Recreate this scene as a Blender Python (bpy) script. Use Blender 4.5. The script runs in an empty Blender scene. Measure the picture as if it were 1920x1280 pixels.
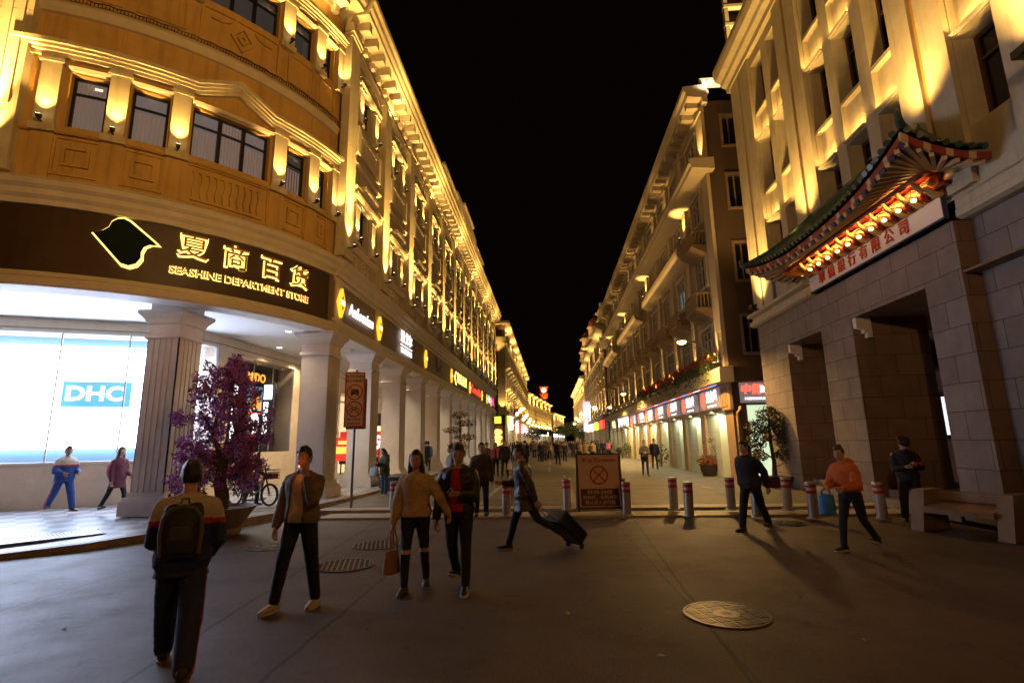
import bpy, bmesh, math, random
from mathutils import Vector, Matrix, Euler, noise
R = math.radians
rng = random.Random(7)
sc = bpy.context.scene
C = sc.collection

# ---------------------------------------------------------------- camera
CAMROT = Matrix(((0.99707202, 0.03147444, 0.06969031), (0.07438561, -0.18797445, -0.97935305), (-0.01772459, 0.98166948, -0.18976531)))
CAMH, FPX = 1.77, 974.276
cd = bpy.data.cameras.new('camera'); cam = bpy.data.objects.new('camera', cd); C.objects.link(cam)
# CAMROT maps camera axes (x right, y up, z back) to world axes
cam.matrix_world = Matrix.Translation((0, 0, CAMH)) @ CAMROT.to_4x4()
cd.sensor_width = 36; cd.lens = FPX/1920*36; cd.clip_start = 0.05; cd.clip_end = 3000
sc.camera = cam

# ---------------------------------------------------------------- night sky, exposure
w = bpy.data.worlds.new('World'); sc.world = w; w.use_nodes = True
bg = w.node_tree.nodes['Background']; bg.inputs[0].default_value = (0.0030, 0.0017, 0.0009, 1); bg.inputs[1].default_value = 0.55
sc.view_settings.view_transform = 'Standard'; sc.view_settings.look = 'None'
sc.view_settings.exposure = 0.0; sc.view_settings.gamma = 1.0
cy = sc.cycles
cy.use_light_tree = True; cy.max_bounces = 5; cy.diffuse_bounces = 3; cy.glossy_bounces = 3; cy.transmission_bounces = 4
cy.use_denoising = True; cy.caustics_reflective = False; cy.caustics_refractive = False; cy.sample_clamp_indirect = 4.0

# ---------------------------------------------------------------- helpers
def ray(px, py):
    v = Vector((px-960, -(py-640), -FPX)); return CAMROT @ v
def at(px, py, z=0.0):
    """the point of the horizontal plane z seen at a photo pixel"""
    r = ray(px, py); t = (z-CAMH)/r.z
    return Vector((r.x*t, r.y*t, z))
def atx(px, py, x):
    r = ray(px, py); t = x/r.x
    return Vector((x, r.y*t, CAMH+r.z*t))

MATS = {}
def mat(name, col, rough=0.7, metal=0.0, var=0.0, scale=2.0, bump=0.0, bscale=30.0, emit=None, es=0.0, spec=0.5, coat=0.0, stain=None, streak=0.0):
    if name in MATS: return MATS[name]
    m = bpy.data.materials.new(name); m.use_nodes = True; MATS[name] = m
    nt = m.node_tree; p = nt.nodes['Principled BSDF']
    p.inputs['Base Color'].default_value = (*col, 1); p.inputs['Roughness'].default_value = rough
    p.inputs['Metallic'].default_value = metal; p.inputs['Specular IOR Level'].default_value = spec
    if coat: p.inputs['Coat Weight'].default_value = coat
    geo = None
    if var or bump: geo = nt.nodes.new('ShaderNodeNewGeometry')
    if var:
        n = nt.nodes.new('ShaderNodeTexNoise'); n.inputs['Scale'].default_value = scale; n.inputs['Detail'].default_value = 6
        n.inputs['Roughness'].default_value = 0.65
        nt.links.new(geo.outputs['Position'], n.inputs['Vector'])
        r = nt.nodes.new('ShaderNodeValToRGB')
        r.color_ramp.elements[0].position = 0.28; r.color_ramp.elements[1].position = 0.72
        r.color_ramp.elements[0].color = (*[c*(1-var) for c in col], 1)
        hi = [min(1, c*(1+var*0.6)) for c in col] if stain is None else stain
        r.color_ramp.elements[1].color = (*hi, 1)
        nt.links.new(n.outputs['Fac'], r.inputs[0]); nt.links.new(r.outputs[0], p.inputs['Base Color'])
    if streak:   # rain streaks and grime running down the wall
        mp = nt.nodes.new('ShaderNodeMapping'); mp.inputs['Scale'].default_value = (5.5, 5.5, 0.32); nt.links.new(geo.outputs['Position'], mp.inputs['Vector'])
        n3 = nt.nodes.new('ShaderNodeTexNoise'); n3.inputs['Scale'].default_value = 1.0; n3.inputs['Detail'].default_value = 7; n3.inputs['Roughness'].default_value = 0.7; nt.links.new(mp.outputs[0], n3.inputs['Vector'])
        r3 = nt.nodes.new('ShaderNodeMapRange'); r3.inputs[1].default_value = 0.5; r3.inputs[2].default_value = 0.75; r3.inputs[3].default_value = 1; r3.inputs[4].default_value = 1-streak; nt.links.new(n3.outputs['Fac'], r3.inputs[0])
        mu = nt.nodes.new('ShaderNodeMix'); mu.data_type = 'RGBA'; mu.blend_type = 'MULTIPLY'; mu.inputs[0].default_value = 1
        nt.links.new(r.outputs[0], mu.inputs[6]); nt.links.new(r3.outputs[0], mu.inputs[7]); nt.links.new(mu.outputs[2], p.inputs['Base Color'])
    if bump:
        n2 = nt.nodes.new('ShaderNodeTexNoise'); n2.inputs['Scale'].default_value = bscale; n2.inputs['Detail'].default_value = 5
        nt.links.new(geo.outputs['Position'], n2.inputs['Vector'])
        b = nt.nodes.new('ShaderNodeBump'); b.inputs['Strength'].default_value = bump; b.inputs['Distance'].default_value = 0.02
        nt.links.new(n2.outputs['Fac'], b.inputs['Height']); nt.links.new(b.outputs[0], p.inputs['Normal'])
    if emit:
        p.inputs['Emission Color'].default_value = (*emit, 1); p.inputs['Emission Strength'].default_value = es
    return m

class MB:
    """collects shapes (through an optional mapping of facade coordinates) and builds ONE mesh"""
    def __init__(s, mp=None, curved=False): s.v = []; s.f = []; s.mi = []; s.mp = mp; s.curved = curved; s.cur = 0
    def add(s, vs, fs, raw=False):
        b = len(s.v)
        for p in vs:
            s.v.append(tuple(s.mp(*p)) if (s.mp and not raw) else tuple(p))
        for f in fs: s.f.append(tuple(i+b for i in f)); s.mi.append(s.cur)
        return s
    def quad(s, a, b, c, d): return s.add([a, b, c, d], [(0, 1, 2, 3)])
    def box(s, x0, x1, y0, y1, z0, z1):
        """axis box; with a facade map x is along the wall, y outward, z up"""
        n = 1
        if s.curved: n = max(1, int(math.ceil(abs(x1-x0)/0.3)))
        vs = []; fs = []
        for i in range(n+1):
            x = x0+(x1-x0)*i/n
            vs += [(x, y0, z0), (x, y1, z0), (x, y1, z1), (x, y0, z1)]
        for i in range(n):
            a = i*4; b = a+4
            for k in range(4): fs.append((a+k, a+(k+1) % 4, b+(k+1) % 4, b+k))
        fs.append((0, 1, 2, 3)); e = n*4; fs.append((e+3, e+2, e+1, e))
        return s.add(vs, fs)
    def obox(s, M, sx, sy, sz):
        vs = [M @ Vector((x*sx/2, y*sy/2, z*sz/2)) for x in (-1, 1) for y in (-1, 1) for z in (-1, 1)]
        return s.add(vs, [(0, 1, 3, 2), (4, 6, 7, 5), (0, 4, 5, 1), (2, 3, 7, 6), (0, 2, 6, 4), (1, 5, 7, 3)])
    def prism(s, prof, x0, x1):
        """profile of (out, z) points swept along the wall"""
        n = 1
        if s.curved: n = max(1, int(math.ceil(abs(x1-x0)/0.3)))
        m = len(prof); vs = []; fs = []
        for i in range(n+1):
            x = x0+(x1-x0)*i/n
            vs += [(x, p[0], p[1]) for p in prof]
        for i in range(n):
            a = i*m; b = a+m
            for k in range(m): fs.append((a+k, a+(k+1) % m, b+(k+1) % m, b+k))
        fs.append(tuple(range(m))); fs.append(tuple(n*m+k for k in reversed(range(m))))
        return s.add(vs, fs)
    def poly(s, pts, y0, y1):
        """outline in (along, up) extruded outward from y0 to y1"""
        m = len(pts)
        vs = [(p[0], y0, p[1]) for p in pts]+[(p[0], y1, p[1]) for p in pts]
        fs = [tuple(range(m)), tuple(reversed(range(m, 2*m)))]+[(k, (k+1) % m, m+(k+1) % m, m+k) for k in range(m)]
        return s.add(vs, fs)
    def flat(s, pts, z0, z1):
        """outline in (x, y) extruded up"""
        m = len(pts)
        vs = [(p[0], p[1], z0) for p in pts]+[(p[0], p[1], z1) for p in pts]
        fs = [tuple(range(m)), tuple(reversed(range(m, 2*m)))]+[(k, (k+1) % m, m+(k+1) % m, m+k) for k in range(m)]
        return s.add(vs, fs)
    def wall(s, x0, x1, z0, z1, holes=(), d=0.0, depth=0.3):
        xs = sorted({x0, x1, *[h[0] for h in holes], *[h[1] for h in holes]}); zs = sorted({z0, z1, *[h[2] for h in holes], *[h[3] for h in holes]})
        if s.curved:
            ex = []
            for a, b in zip(xs, xs[1:]):
                k = max(1, int(math.ceil((b-a)/0.3))); ex += [a+(b-a)*i/k for i in range(k)]
            xs = ex+[xs[-1]]
        for a, b in zip(xs, xs[1:]):
            for c, e in zip(zs, zs[1:]):
                mx, mz = (a+b)/2, (c+e)/2
                if any(h[0] < mx < h[1] and h[2] < mz < h[3] for h in holes): continue
                s.quad((a, d, c), (b, d, c), (b, d, e), (a, d, e))
        for h in holes:
            a, b, c, e = h[:4]; q = d-depth
            s.quad((a, d, c), (a, q, c), (a, q, e), (a, d, e)); s.quad((b, d, c), (b, d, e), (b, q, e), (b, q, c))
            s.quad((a, d, e), (a, q, e), (b, q, e), (b, d, e)); s.quad((a, d, c), (b, d, c), (b, q, c), (a, q, c))
        return s
    def tube(s, pts, rad, n=8, cap=True):
        if not hasattr(rad, '__len__'): rad = [rad]*len(pts)
        pts = [Vector(p) for p in pts]; vs = []; fs = []; up = None
        for i, p in enumerate(pts):
            t = (pts[min(i+1, len(pts)-1)]-pts[max(i-1, 0)]).normalized()
            if up is None: up = Vector((0, 0, 1)) if abs(t.z) < 0.9 else Vector((1, 0, 0))
            u = (up-t*up.dot(t)).normalized(); v = t.cross(u); up = u
            vs += [p+(u*math.cos(2*math.pi*k/n)+v*math.sin(2*math.pi*k/n))*rad[i] for k in range(n)]
        for i in range(len(pts)-1):
            for k in range(n): fs.append((i*n+k, i*n+(k+1) % n, (i+1)*n+(k+1) % n, (i+1)*n+k))
        if cap: fs.append(tuple(reversed(range(n)))); fs.append(tuple((len(pts)-1)*n+k for k in range(n)))
        return s.add(vs, fs)
    def lathe(s, prof, c=(0, 0, 0), n=24, ax='z'):
        vs = []; fs = []; m = len(prof)
        for k in range(n):
            a = 2*math.pi*k/n
            for r, z in prof:
                q = (r*math.cos(a), r*math.sin(a), z)
                if ax == 'x': q = (z, r*math.cos(a), r*math.sin(a))
                if ax == 'y': q = (r*math.cos(a), z, r*math.sin(a))
                vs.append((c[0]+q[0], c[1]+q[1], c[2]+q[2]))
        for k in range(n):
            for i in range(m-1): fs.append((k*m+i, ((k+1) % n)*m+i, ((k+1) % n)*m+i+1, k*m+i+1))
        return s.add(vs, fs)
    def ell(s, c, r, n=12, m=8, M=None):
        c = Vector(c); vs = []; fs = []
        for j in range(m+1):
            th = math.pi*j/m
            for k in range(n):
                a = 2*math.pi*k/n
                q = Vector((r[0]*math.sin(th)*math.cos(a), r[1]*math.sin(th)*math.sin(a), r[2]*math.cos(th)))
                if M is not None: q = M @ q
                vs.append(c+q)
        for j in range(m):
            for k in range(n): fs.append((j*n+k, (j+1)*n+k, (j+1)*n+(k+1) % n, j*n+(k+1) % n))
        return s.add(vs, fs)
    def cap(s, a, ra, b, rb, n=12):
        a = Vector(a); b = Vector(b); L = (b-a).length; t = (b-a).normalized() if L > 1e-6 else Vector((0, 0, 1))
        pts = []; rad = []
        for q in (0.02, 0.35, 0.7, 1): pts.append(a-t*ra*math.cos(q*math.pi/2)); rad.append(max(1e-4, ra*math.sin(q*math.pi/2)))
        for q in (1, 0.7, 0.35, 0.02): pts.append(b+t*rb*math.cos(q*math.pi/2)); rad.append(max(1e-4, rb*math.sin(q*math.pi/2)))
        return s.tube(pts, rad, n)
    def loft(s, rings, n=20):
        """closed loft of rings (centre, rx, ry[, matrix])"""
        vs = []; fs = []; m = len(rings)
        for rg in rings:
            c = Vector(rg[0]); Mx = rg[3] if len(rg) > 3 else None
            for k in range(n):
                a = 2*math.pi*k/n; q = Vector((rg[1]*math.cos(a), rg[2]*math.sin(a), 0))
                if Mx is not None: q = Mx @ q
                vs.append(c+q)
        for i in range(m-1):
            for k in range(n): fs.append((i*n+k, i*n+(k+1) % n, (i+1)*n+(k+1) % n, (i+1)*n+k))
        fs.append(tuple(reversed(range(n)))); fs.append(tuple((m-1)*n+k for k in range(n)))
        return s.add(vs, fs)
    def join(s, me, f=None):
        """append a mesh datablock, vertices through f"""
        vs = [f(v.co) if f else v.co for v in me.vertices]
        return s.add(vs, [tuple(p.vertices) for p in me.polygons], raw=False)
    def mesh(s, name, mats=()):
        me = bpy.data.meshes.new(name); me.from_pydata(s.v, [], s.f)
        for m in mats: me.materials.append(m)
        if any(s.mi): me.polygons.foreach_set('material_index', s.mi)
        me.update(); return me
    def fixn(s, me):
        b = bmesh.new(); b.from_mesh(me); bmesh.ops.recalc_face_normals(b, faces=b.faces); b.to_mesh(me); b.free(); return me
    def build(s, name, mats, parent=None, smooth=False):
        if not isinstance(mats, (list, tuple)): mats = [mats]
        me = s.fixn(s.mesh(name, mats))
        if smooth: sm(me, smooth if smooth is not True else 40)
        return put(name, me, parent)

def sm(me, ang=40):
    me.polygons.foreach_set('use_smooth', [True]*len(me.polygons))
    b = bmesh.new(); b.from_mesh(me)
    for e in b.edges:
        if len(e.link_faces) == 2 and e.calc_face_angle(0) > R(ang): e.smooth = False
    b.to_mesh(me); b.free(); return me

def put(name, data, parent=None):
    o = bpy.data.objects.new(name, data); C.objects.link(o)
    if parent is not None:
        o.parent = parent
        if parent.get('_base'): o.matrix_parent_inverse = Matrix.Translation(-Vector(parent['_base']))
    return o
def tag(o, label, cat, group=None, kind=None):
    if label: o['label'] = label
    if cat: o['category'] = cat
    if group: o['group'] = group
    if kind: o['kind'] = kind
    return o
def thing(name, label, cat, loc=(0, 0, 0), rz=0.0, group=None, base=False):
    """an Empty at the thing's base; base=True: its parts are given in world coordinates"""
    o = bpy.data.objects.new(name, None); C.objects.link(o); o.location = loc; o.rotation_euler = (0, 0, rz)
    o.empty_display_size = 0.2
    if base: o['_base'] = [float(v) for v in loc]
    return tag(o, label, cat, group)
def struct(o): o['kind'] = 'structure'; return o
def dup(o, parent=None, loc=None):
    """a copy of an object with copies of all its children"""
    c = o.copy(); C.objects.link(c)
    if parent is not None:
        c.parent = parent; c.matrix_parent_inverse = o.matrix_parent_inverse.copy()
    if loc is not None: c.location = loc
    for ch in list(o.children): dup(ch, c)
    return c
def light(kind, energy, col, loc, parent=None, size=0.05, aim=None, spot=None, blend=0.6, name=None, shape=None, spread=None):
    l = bpy.data.lights.new(name or 'lamp_light', kind); l.energy = energy; l.color = col
    if kind in ('SPOT', 'POINT'): l.shadow_soft_size = size
    if kind == 'SPOT': l.spot_size = R(spot or 80); l.spot_blend = blend
    if kind == 'AREA':
        l.shape = 'RECTANGLE'; l.size, l.size_y = shape
        if spread: l.spread = R(spread)
    o = put(name or 'lamp_light', l, parent); o.location = loc
    if aim is not None: o.rotation_euler = Vector(aim).to_track_quat('-Z', 'Y').to_euler()
    return o

_txt = {}
def text_mesh(body, size=1.0, extrude=0.0, bold=0.0, align='CENTER', shear=0.0, space=1.0):
    k = (body, size, extrude, bold, align, shear, space)
    if k in _txt: return _txt[k]
    cu = bpy.data.curves.new('lettering', 'FONT'); cu.body = body; cu.size = size; cu.extrude = extrude; cu.offset = bold; cu.shear = shear; cu.space_character = space
    cu.align_x = align; cu.align_y = 'CENTER'; cu.resolution_u = 3
    o = bpy.data.objects.new('lettering', cu); _ts.collection.objects.link(o)
    vl = _ts.view_layers[0]; vl.update(); dg = vl.depsgraph; dg.update(); me = bpy.data.meshes.new_from_object(o.evaluated_get(dg))
    bpy.data.objects.remove(o); bpy.data.curves.remove(cu)
    _txt[k] = me; return me
def text_on(mb, body, size, s0, d0, z0, extrude=0.02, bold=0.0, flip=1, sx=1.0, shear=0.0, align='CENTER', space=1.0):
    """lettering on a facade: centre at along s0, out d0, up z0; flip=-1 where 'along' runs right to left"""
    me = text_mesh(body, size, extrude, bold, align, shear, space)
    return mb.join(me, lambda c: (s0+flip*c.x*sx, d0+c.z, z0+c.y))
_ts = bpy.data.scenes.new('workshop')   # a small scene of its own, so that evaluating one shape stays quick
def remesh(mb, voxel, smooth=3, fac=0.5):
    me = mb.mesh('tmp'); o = bpy.data.objects.new('tmp', me); _ts.collection.objects.link(o)
    md = o.modifiers.new('r', 'REMESH'); md.mode = 'VOXEL'; md.voxel_size = voxel; md.use_smooth_shade = True
    if smooth:
        s2 = o.modifiers.new('s', 'SMOOTH'); s2.iterations = smooth; s2.factor = fac
    vl = _ts.view_layers[0]; vl.update(); dg = vl.depsgraph; dg.update(); me2 = bpy.data.meshes.new_from_object(o.evaluated_get(dg))
    bpy.data.objects.remove(o); bpy.data.meshes.remove(me); return me2
GOLD = (1.0, 0.70, 0.27)
# ---------------------------------------------------------------- materials
M = dict(
 cream=mat('cream_stucco', (0.62, 0.53, 0.36), 0.75, var=0.18, scale=1.3, bump=0.25, bscale=40, streak=0.35),
 ochre=mat('ochre_stucco', (0.57, 0.35, 0.11), 0.8, var=0.2, scale=1.1, bump=0.3, bscale=45, streak=0.35),
 greywall=mat('grey_cream_stucco', (0.50, 0.43, 0.34), 0.8, var=0.2, scale=0.8, bump=0.3, bscale=40, streak=0.35),
 trim=mat('pale_trim_stone', (0.66, 0.57, 0.44), 0.65, var=0.14, scale=2.0, bump=0.2, bscale=50),
 colstone=mat('white_column_stone', (0.70, 0.63, 0.59), 0.6, var=0.12, scale=1.6, bump=0.25, bscale=60),
 fascia=mat('beige_fascia_panel', (0.24, 0.18, 0.12), 0.6, var=0.15, scale=1.5, bump=0.1),
 signbrown=mat('dark_brown_sign_board', (0.055, 0.027, 0.015), 0.45, var=0.2, scale=3),
 dark=mat('dark_window_frame', (0.015, 0.012, 0.011), 0.4),
 glass=mat('dim_window_glass', (0.03, 0.028, 0.03), 0.06, var=0.5, scale=0.7, emit=(0.85, 0.72, 0.62), es=0.035, coat=0.3),
 glassdark=mat('dark_window_glass', (0.012, 0.011, 0.011), 0.07, coat=0.3),
 glassgrey=mat('lit_blind_window_glass', (0.12, 0.11, 0.12), 0.12, emit=(0.62, 0.55, 0.56), es=0.16),
 lampbody=mat('lamp_housing', (0.06, 0.045, 0.03), 0.4, metal=0.6),
 lampglow=mat('lamp_glow', (1, 0.9, 0.6), 0.5, emit=(1, 0.78, 0.36), es=14),
 white=mat('white_plaster', (0.72, 0.70, 0.68), 0.7, var=0.06),
 beige=mat('beige_wall_stone', (0.66, 0.52, 0.37), 0.5, var=0.12, scale=3.0),
 bluegrey=mat('bluelit_display_wall', (0.10, 0.17, 0.23), 0.3, emit=(0.35, 0.55, 0.8), es=0.22),  # bluish light in the display recess put into colour and glow
 metal=mat('brushed_steel', (0.45, 0.43, 0.41), 0.32, metal=1.0, var=0.15, scale=14),
 downl=mat('downlight_disc', (1, 0.95, 0.85), 0.5, emit=(1, 0.88, 0.62), es=16),
 gold=mat('bronze_letter', (0.50, 0.24, 0.05), 0.4),
 halo=mat('halo_backlight', (1, 0.8, 0.3), 0.5, emit=(1, 0.72, 0.18), es=2.2),
 green=mat('dark_green_emblem', (0.001, 0.012, 0.008), 0.7, spec=0.2),
 yellow=mat('yellow_light_lozenge', (1, 0.6, 0.05), 0.5, emit=(1, 0.52, 0.03), es=1.5),
 wletter=mat('white_lit_letter', (1, 1, 1), 0.5, emit=(1, 0.96, 0.95), es=1.5),
 redlit=mat('red_lit_letter', (1, 0.05, 0.03), 0.5, emit=(1, 0.05, 0.03), es=1.8),
 pinklit=mat('pink_lit_letter', (1, 0.1, 0.4), 0.5, emit=(1, 0.06, 0.30), es=2.0),
 bluelit=mat('blue_lit_letter', (0.3, 0.5, 1), 0.5, emit=(0.35, 0.5, 1), es=2.0),
 warmlit=mat('warm_lit_panel', (1, 0.8, 0.4), 0.5, emit=(1, 0.72, 0.30), es=2.0),
 whitelit=mat('white_lit_panel', (1, 1, 1), 0.5, emit=(0.93, 0.97, 1.0), es=3.0),
 redposter=mat('red_poster', (0.6, 0.03, 0.02), 0.5, emit=(1, 0.06, 0.03), es=0.35),
 orangelit=mat('orange_lit', (1, 0.45, 0.1), 0.5, emit=(1, 0.40, 0.06), es=1.4),
 bluepost=mat('blue_poster', (0.15, 0.5, 0.7), 0.5, emit=(0.15, 0.5, 0.75), es=0.6),
 screen=mat('advert_screen_white', (1, 1, 1), 0.4, emit=(0.60, 0.72, 1.0), es=17),
 logoblue=mat('advert_screen_blue', (0.2, 0.55, 0.85), 0.4, emit=(0.13, 0.52, 0.85), es=0.95),
)
def ML(s, d, z): return (-7.0+d, s, z)
CX, CYY, CR = -14.9, 17.5, 7.9
def MC(s, d, z):
    t = (s-CYY)/CR; r = CR+d
    return (CX+r*math.cos(t), CYY+r*math.sin(t), z)
def MF(s, d, z): return (s, 9.77-d, z)
class Path:
    """wall in plan along a polyline: s along, d towards the viewer's right-hand side"""
    def __init__(s, pts):
        s.p = [Vector(q) for q in pts]; s.L = [0]
        for a, b in zip(s.p, s.p[1:]): s.L.append(s.L[-1]+(b-a).length)
    def __call__(s, t, d, z):
        i = 0
        while i < len(s.p)-2 and t > s.L[i+1]: i += 1
        a, b = s.p[i], s.p[i+1]; e = (b-a).normalized()
        q = a+e*(t-s.L[i])
        na = Vector((e.y, -e.x))
        k = (t-s.L[i])/max(1e-6, (b-a).length)
        def nn(j):
            if j <= 0 or j >= len(s.p)-1: return None
            e0 = (s.p[j]-s.p[j-1]).normalized(); e1 = (s.p[j+1]-s.p[j]).normalized(); m = (e0+e1).normalized()
            return Vector((m.y, -m.x))
        if 0 < k < 1 and abs(d) > 0.01:
            n0 = nn(i) or na; n1 = nn(i+1) or na
            L = (b-a).length
            if L < 0.8: na = (n0*(1-k)+n1*k).normalized()
        return (q.x+na.x*d, q.y+na.y*d, z)

# ---------------------------------------------------------------- ground
def slab_mat(name, base, joints, grain=1.0, rough=0.55):
    m = mat(name, base, rough, var=0.26, scale=0.4, bump=0.30, bscale=140); nt = m.node_tree; p = nt.nodes['Principled BSDF']
    geo = [n for n in nt.nodes if n.type == 'NEW_GEOMETRY'][0]
    prev = p.inputs['Base Color'].links[0].from_socket
    n2 = nt.nodes.new('ShaderNodeTexNoise'); n2.inputs['Scale'].default_value = 90; n2.inputs['Detail'].default_value = 3
    mp = nt.nodes.new('ShaderNodeMapping'); mp.inputs['Scale'].default_value = (1, 0.12, 1); mp.inputs['Rotation'].default_value = (0, 0, R(28))
    nt.links.new(geo.outputs['Position'], mp.inputs['Vector']); nt.links.new(mp.outputs[0], n2.inputs['Vector'])
    mx = nt.nodes.new('ShaderNodeMix'); mx.data_type = 'RGBA'; mx.blend_type = 'OVERLAY'; mx.inputs[0].default_value = 0.35*grain
    nt.links.new(prev, mx.inputs[6]); nt.links.new(n2.outputs['Fac'], mx.inputs[7]); prev = mx.outputs[2]
    # stains and patches
    n3 = nt.nodes.new('ShaderNodeTexNoise'); n3.inputs['Scale'].default_value = 1.1; n3.inputs['Detail'].default_value = 8; n3.inputs['Roughness'].default_value = 0.7
    nt.links.new(geo.outputs['Position'], n3.inputs['Vector'])
    r3 = nt.nodes.new('ShaderNodeMapRange'); r3.inputs[1].default_value = 0.55; r3.inputs[2].default_value = 0.72; r3.inputs[3].default_value = 1; r3.inputs[4].default_value = 0.72
    nt.links.new(n3.outputs['Fac'], r3.inputs[0])
    mz = nt.nodes.new('ShaderNodeMix'); mz.data_type = 'RGBA'; mz.blend_type = 'MULTIPLY'; mz.inputs[0].default_value = 1
    nt.links.new(prev, mz.inputs[6]); nt.links.new(r3.outputs[0], mz.inputs[7]); prev = mz.outputs[2]
    wob = nt.nodes.new('ShaderNodeTexNoise'); wob.inputs['Scale'].default_value = 3
    nt.links.new(geo.outputs['Position'], wob.inputs['Vector'])
    for (n, c, wd, dk) in joints:
        d = nt.nodes.new('ShaderNodeVectorMath'); d.operation = 'DOT_PRODUCT'; d.inputs[1].default_value = (n[0], n[1], 0)
        nt.links.new(geo.outputs['Position'], d.inputs[0])
        a = nt.nodes.new('ShaderNodeMath'); a.operation = 'MULTIPLY_ADD'; a.inputs[1].default_value = 0.06; a.inputs[2].default_value = -c-0.03
        nt.links.new(wob.outputs['Fac'], a.inputs[0])
        s2 = nt.nodes.new('ShaderNodeMath'); nt.links.new(d.outputs['Value'], s2.inputs[0]); nt.links.new(a.outputs[0], s2.inputs[1])
        ab = nt.nodes.new('ShaderNodeMath'); ab.operation = 'ABSOLUTE'; nt.links.new(s2.outputs[0], ab.inputs[0])
        lt = nt.nodes.new('ShaderNodeMapRange'); lt.inputs[1].default_value = wd*0.6; lt.inputs[2].default_value = wd*1.3; lt.inputs[3].default_value = dk; lt.inputs[4].default_value = 1
        nt.links.new(ab.outputs[0], lt.inputs[0])
        mu = nt.nodes.new('ShaderNodeMix'); mu.data_type = 'RGBA'; mu.blend_type = 'MULTIPLY'; mu.inputs[0].default_value = 1
        nt.links.new(prev, mu.inputs[6]); nt.links.new(lt.outputs[0], mu.inputs[7]); prev = mu.outputs[2]
    vc = nt.nodes.new('ShaderNodeTexVoronoi'); vc.feature = 'DISTANCE_TO_EDGE'; vc.inputs['Scale'].default_value = 0.42
    wv = nt.nodes.new('ShaderNodeTexNoise'); wv.inputs['Scale'].default_value = 1.6; wv.inputs['Detail'].default_value = 5; nt.links.new(geo.outputs['Position'], wv.inputs['Vector'])
    wa_ = nt.nodes.new('ShaderNodeVectorMath'); wa_.operation = 'MULTIPLY_ADD'; wa_.inputs[1].default_value = (0.9, 0.9, 0); nt.links.new(wv.outputs['Color'], wa_.inputs[0]); nt.links.new(geo.outputs['Position'], wa_.inputs[2]); nt.links.new(wa_.outputs[0], vc.inputs['Vector'])
    rc_ = nt.nodes.new('ShaderNodeMapRange'); rc_.inputs[1].default_value = 0.002; rc_.inputs[2].default_value = 0.008; rc_.inputs[3].default_value = 0.5; rc_.inputs[4].default_value = 1; nt.links.new(vc.outputs['Distance'], rc_.inputs[0])
    mc = nt.nodes.new('ShaderNodeMix'); mc.data_type = 'RGBA'; mc.blend_type = 'MULTIPLY'; rm = nt.nodes.new('ShaderNodeMapRange'); rm.inputs[1].default_value = 0.52; rm.inputs[2].default_value = 0.6; nt.links.new(n3.outputs['Fac'], rm.inputs[0]); nt.links.new(rm.outputs[0], mc.inputs[0])
    nt.links.new(prev, mc.inputs[6]); nt.links.new(rc_.outputs[0], mc.inputs[7]); prev = mc.outputs[2]
    n5 = nt.nodes.new('ShaderNodeTexVoronoi'); n5.inputs['Scale'].default_value = 1.7; nt.links.new(geo.outputs['Position'], n5.inputs['Vector'])
    r5 = nt.nodes.new('ShaderNodeMapRange'); r5.inputs[1].default_value = 0.035; r5.inputs[2].default_value = 0.06; r5.inputs[3].default_value = 0.45; r5.inputs[4].default_value = 1
    nt.links.new(n5.outputs['Distance'], r5.inputs[0])
    m5 = nt.nodes.new('ShaderNodeMix'); m5.data_type = 'RGBA'; m5.blend_type = 'MULTIPLY'; m5.inputs[0].default_value = 0.8
    nt.links.new(prev, m5.inputs[6]); nt.links.new(r5.outputs[0], m5.inputs[7]); prev = m5.outputs[2]
    r6 = nt.nodes.new('ShaderNodeMapRange'); r6.inputs[1].default_value = 0.3; r6.inputs[2].default_value = 0.7; r6.inputs[3].default_value = rough-0.06; r6.inputs[4].default_value = rough+0.12
    nt.links.new(n3.outputs['Fac'], r6.inputs[0]); nt.links.new(r6.outputs[0], p.inputs['Roughness'])
    nt.links.new(prev, p.inputs['Base Color']); return m
def line_of(a, b, wd=0.022, dk=0.3):
    p = at(*a); q = at(*b); e = (q-p).normalized(); n = (-e.y, e.x); return (n, n[0]*p.x+n[1]*p.y, wd, dk)
JN = [line_of((0, 1144), (270, 1062), 0.012, 0.45), line_of((230, 1280), (510, 1102)), line_of((485, 1280), (700, 1099)), line_of((1215, 1048), (1280, 1120), 0.014, 0.45),
      line_of((1345, 1190), (1410, 1280), 0.02, 0.3), line_of((1080, 1003), (1400, 1003), 0.010, 0.5)]
road_m = slab_mat('worn_concrete_road', (0.088, 0.066, 0.056), JN, 1.8, 0.55)
street_m = slab_mat('pedestrian_asphalt', (0.13, 0.115, 0.09), [((0, 1), 22.0, 0.02, 0.5), ((0, 1), 31.0, 0.02, 0.5), ((0, 1), 44.0, 0.02, 0.5)], 0.6)
struct(MB().quad((-400, -80, 0), (400, -80, 0), (400, 1500, 0), (-400, 1500, 0)).build('road', road_m))
struct(MB().box(-6.25, 9.5, 14.35, 900, -0.3, 0.1).build('pedestrian_street', street_m))
kerbstone = mat('kerb_stone', (0.42, 0.37, 0.28), 0.5, var=0.25, scale=3, bump=0.3)
struct(MB().box(-5.7, 9.2, 12.75, 13.55, -0.2, 0.05).build('kerb_strip', kerbstone))
struct(MB().box(-6.2, 9.3, 13.75, 14.346, -0.2, 0.104).build('kerb_strip', kerbstone))
KERB = [(-60, 7.6), (-14, 7.75), (-10.6, 8.2), (-9.3, 8.7), (-8.55, 9.35), (-7.95, 10.4), (-7.3, 11.7), (-6.8, 13.4), (-6.5, 15.2), (-6.35, 17.2), (-6.3, 20), (-6.3, 120)]
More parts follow.
